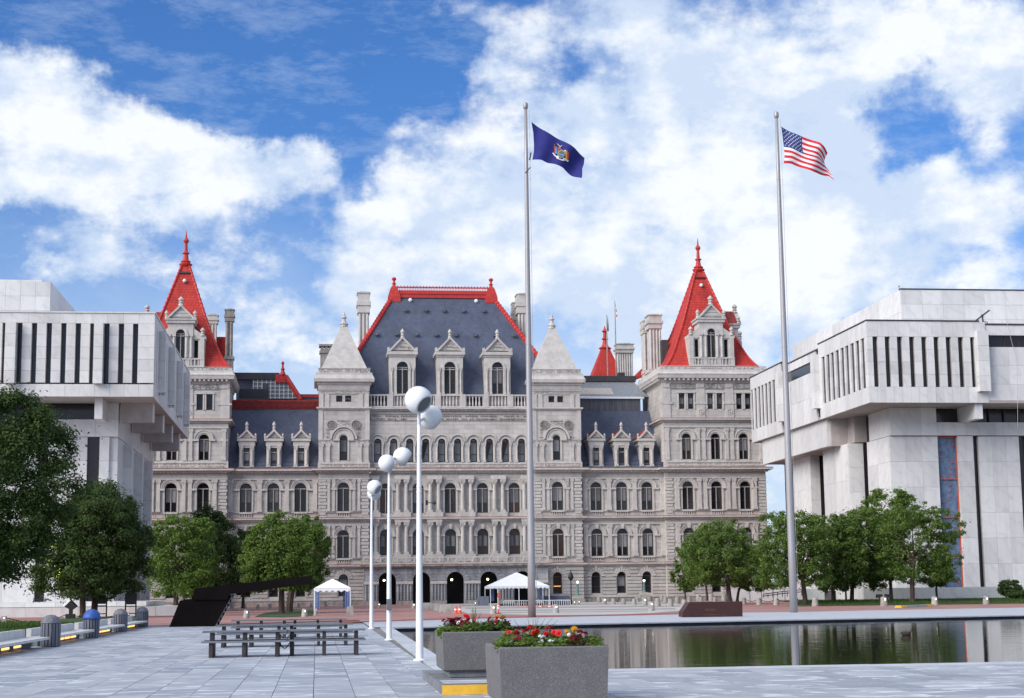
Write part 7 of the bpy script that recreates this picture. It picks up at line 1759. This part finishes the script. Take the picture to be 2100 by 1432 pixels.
# traffic signal by the big tent
x, y = P(1023.5, 1240, 184)[0], 184; t = thing('traffic_signal', 'small orange-faced traffic signal at the left leg of the large tent', 'traffic light', (x, y, 0))
q = MB(); q.lathe(0, 0, [(.07, 0), (.07, P(1023, 1224, y)[1])], 8); q.build('pole', M['concrete'], t)
za_, zb_ = P(1023, 1225, y)[1], P(1023, 1216.5, y)[1]
q = MB(); q.box(-.17, -.15, za_, .17, .1, zb_); q.build('housing', M['orange'], t)
for k, m_ in enumerate(('cone', 'yellow', 'patina')):
    q = MB(); q.ball((0, -.16, zb_-.09-(zb_-za_)*k*.33), .07, 8, 6); q.build('lens', M[m_], t)
# bicycle stand
x, y = G(1269, 1235); t = thing('bicycle_stand', 'dark triangular bicycle stand between two bollards', 'bike rack', (x, y, 0))
def bp(a, b): X_, Z_ = P(1200+a/4.565, 1130+b/4.565, y); return (X_-x, 0, Z_)
for pts_ in ([(300, 478), (322, 418), (327, 478), (300, 478)], [(275, 455), (300, 478), (322, 440)], [(250, 440), (275, 460)]):
    q = MB(); q.tube([bp(*p) for p in pts_], .05, 6); q.build('bar', M['black'], t)
# yellow-ended speed hump on the road
xa, ya = G(1842, 1246.5); xb, yb = G(1911, 1243.2); t = thing('speed_hump', 'grey road hump with yellow ends, between two lit bollards', 'barrier', (xa, ya, 0))
d = Vector((xb-xa, yb-ya, 0)); l = d.length; t.rotation_euler = (0, 0, math.atan2(d.y, d.x))
for a, b, m_ in ((0, .16, 'yellow'), (.16, .78, 'concrete'), (.78, 1, 'yellow')):
    q = MB(); q.prismx([(-.3, 0), (-.2, .16), (.2, .16), (.3, 0)], l*a, l*b-.02); q.build('segment', M[m_], t)
# information boards, floodlight, rails at the left
def board(px0_, px1_, y0_, y1_, yb_, label):
    x0, y = G((px0_+px1_)/2, yb_); y = min(y, 131); xa, za = P(px0_, y1_, y); xb, zb = P(px1_, y0_, y); xm = (xa+xb)/2
    t = thing('information_board', label, 'sign', (xm, y, 0), 'dark information boards on two posts'); w = (xb-xa)/2
    q = MB(); q.box(-w+.06, -.04, za, w-.06, .04, zb); q.build('panel', mat('dark_board_panel', (.045, .04, .042), .5, .1, 6), t)
    for s_ in (-1, 1):
        q = MB(); q.box(s_*w-.05, -.05, 0, s_*w+.05, .05, zb-.2); q.build('post', M['black'], t)
    q = MB(); q.box(-w+.051, -.03, za-.18, w-.051, .03, za-.1); q.box(-w+.051, -.03, .25, w-.051, .03, .32); q.build('rail', M['black'], t)
board(198, 219, 1220, 1239, 1266, 'dark information board on two posts right of the twin tree trunks'); board(257.5, 279.5, 1212, 1240, 1264, 'taller dark information board under the tree, before the terrace wall')
x, y = G(146, 1267); y = 126; x = P(146, 1266, y)[0]; t = thing('floodlight', 'black box floodlight with a glowing white face on the lawn', 'floodlight', (x, y, 0))
def fl(a, b, dy=0): X_, Z_ = P(60+a/7.778, 1160+b/7.778, y); return (X_-x, dy, Z_)
pf = [fl(530, 650), fl(640, 540), fl(755, 660), fl(685, 715)]
pb = [(p[0], .7, p[2]+.05) for p in pf]
q = MB(); q.add(pf+pb, [(0, 3, 2, 1), (4, 5, 6, 7), (0, 1, 5, 4), (1, 2, 6, 5), (2, 3, 7, 6), (3, 0, 4, 7)]); q.build('housing', M['black'], t)
a, b = Vector(pf[0]), Vector(pf[1]); nrm = Vector((-(b-a).z, 0, (b-a).x)).normalized()*.03
q = MB(); q.quad(tuple(a.lerp(b, .06)+nrm+Vector((0, .05, 0))), tuple(a.lerp(b, .94)+nrm+Vector((0, .05, 0))), tuple(a.lerp(b, .94)+nrm+Vector((0, .62, 0))), tuple(a.lerp(b, .06)+nrm+Vector((0, .62, 0)))); q.build('glass_face', M['flood'], t)
q = MB(); q.add([tuple(Vector(pf[0])+Vector((0, -.01, 0))), tuple(Vector(pf[0]).lerp(Vector(pf[3]), .16)+Vector((0, -.012, 0))), tuple(Vector(pf[1]).lerp(Vector(pf[2]), .16)+Vector((0, -.012, 0))), tuple(Vector(pf[1])+Vector((0, -.01, 0)))], [(0, 1, 2, 3)]); q.build('rim', M['tent'], t)
spl = bpy.data.lights.new('floodlight_lamp', 'SPOT'); spl.energy = 9000; spl.color = (1, .72, .36); spl.spot_size = 1.0; spl.spot_blend = .5; spl.shadow_soft_size = .25; so_ = bpy.data.objects.new('floodlight_lamp', spl); link(so_, t); so_.location = (-.75, -.1, 1.75); so_.rotation_euler = Vector((.55, -.25, -.8)).to_track_quat('Z', 'Y').to_euler()
q = MB(); p = fl(655, 720); q.box(p[0]-.12, .1, .0, p[0]+.12, .5, p[2]+.15); q.box(p[0]-.35, 0, 0, p[0]+.3, .6, .35); q.build('stand', M['black'], t)
t = thing('handrail', 'dark stepped handrails on the left marble terrace', 'railing', (P(70, 1235, 146)[0], 146, P(70, 1236, 146)[1]))
for i, (a, b) in enumerate(((65, 160), (160, 250), (250, 330))):
    A_ = P(60+a/7.778, 1160+530/7.778, 146+i*.4); B_ = P(60+(b+25)/7.778, 1160+578/7.778, 146+i*.4); L_ = t.location
    q = MB(); q.tube([(A_[0]-L_.x, i*.4, 0), (A_[0]-L_.x, i*.4, A_[1]-L_.z), (B_[0]-L_.x, i*.4, B_[1]-L_.z+.1)], .06, 6); q.build('rail', M['black'], t)
# ramp railing, construction fence and screen at the right
t = thing('ramp_railing', 'dark slanted ramp railing under the right-hand trees', 'railing', (P(1565, 1232, 170)[0], 170, .2)); L_ = t.location
def rp_(a, b): X_, Z_ = P(1380+a/2.917, 880+b/2.917, 170); return (X_-L_.x, 0, Z_-L_.z)
for o_ in (0, 12):
    q = MB(); q.tube([rp_(540, 988+o_), rp_(660, 972+o_), rp_(770, 962+o_)], .05, 6); q.build('rail', M['black'], t)
for i in range(9):
    f_ = i/8; a_ = 540+230*f_; q = MB(); q.tube([rp_(a_, 988-26*f_), rp_(a_, 1012-14*f_)], .04, 5); q.build('baluster', M['black'], t)
t = thing('site_fence', 'pale screened construction fence right of the state house', 'fence', (P(1490, 1232, 200)[0], 200, -.1)); L_ = t.location
for i in range(8):
    xa = P(1490+24*i, 1230, 200)[0]-L_.x; xb = P(1490+24*(i+1), 1230, 200)[0]-L_.x; zt_ = P(1540, 1208, 200)[1]-L_.z
    q = MB(); q.box(xa+.04, -.02, .1, xb-.04, .02, zt_); q.build('panel', mat('fence_screen', (.55, .56, .58), .8, .08, 1) if i == 0 else bpy.data.materials['fence_screen'], t)
    q = MB(); q.tube([(xa, 0, 0), (xa, 0, zt_+.1)], .04, 6); q.build('post', M['coping_dark'], t)
# low uplight boxes by the right-hand trees
for (px_, lab) in ((1803.5, 'left small dark uplight box on a stem beside the right-hand trees'), (1821, 'right small dark uplight box beside the thin trunk')):
    x, z = P(px_, 1232, 150); t = thing('uplight', lab, 'floodlight', (x, 150, .2)); q = MB(); q.tube([(0, 0, 0), (0, 0, .45)], .05, 6); q.build('stem', M['black'], t); q = MB(); q.prism([(-.28, .45), (.28, .45), (.24, .78), (-.24, .78)], -.2, .2); q.build('head', M['black'], t)
# duck on the pool
x, y = G(1859, 1303, -.16); t = thing('duck', 'small dark duck swimming on the pool, toward its right side', 'duck', (x, y, -.16))
q = MB(); n = 10
for j, (xx, r_, zc) in enumerate(((-.24, .01, .10), (-.2, .05, .08), (-.08, .095, .055), (.06, .10, .05), (.14, .075, .07), (.17, .05, .13), (.185, .042, .18), (.20, .045, .215), (.235, .04, .225), (.265, .018, .215), (.30, .008, .205))):
    for k in range(n):
        a = 2*math.pi*k/n; up_ = 1 if j < 5 or j > 7 else .9; q.v.append((xx+(0 if j < 5 or j > 7 else .02*math.sin(a)), r_*math.cos(a), zc+r_*up_*math.sin(a)))
    if j:
        for k in range(n): q.f.append(((j-1)*n+k, (j-1)*n+(k+1) % n, j*n+(k+1) % n, j*n+k)); q.m.append(0)
q.build('body', mat('duck_feathers', (.05, .035, .025), .8, .2, 20), t, True)
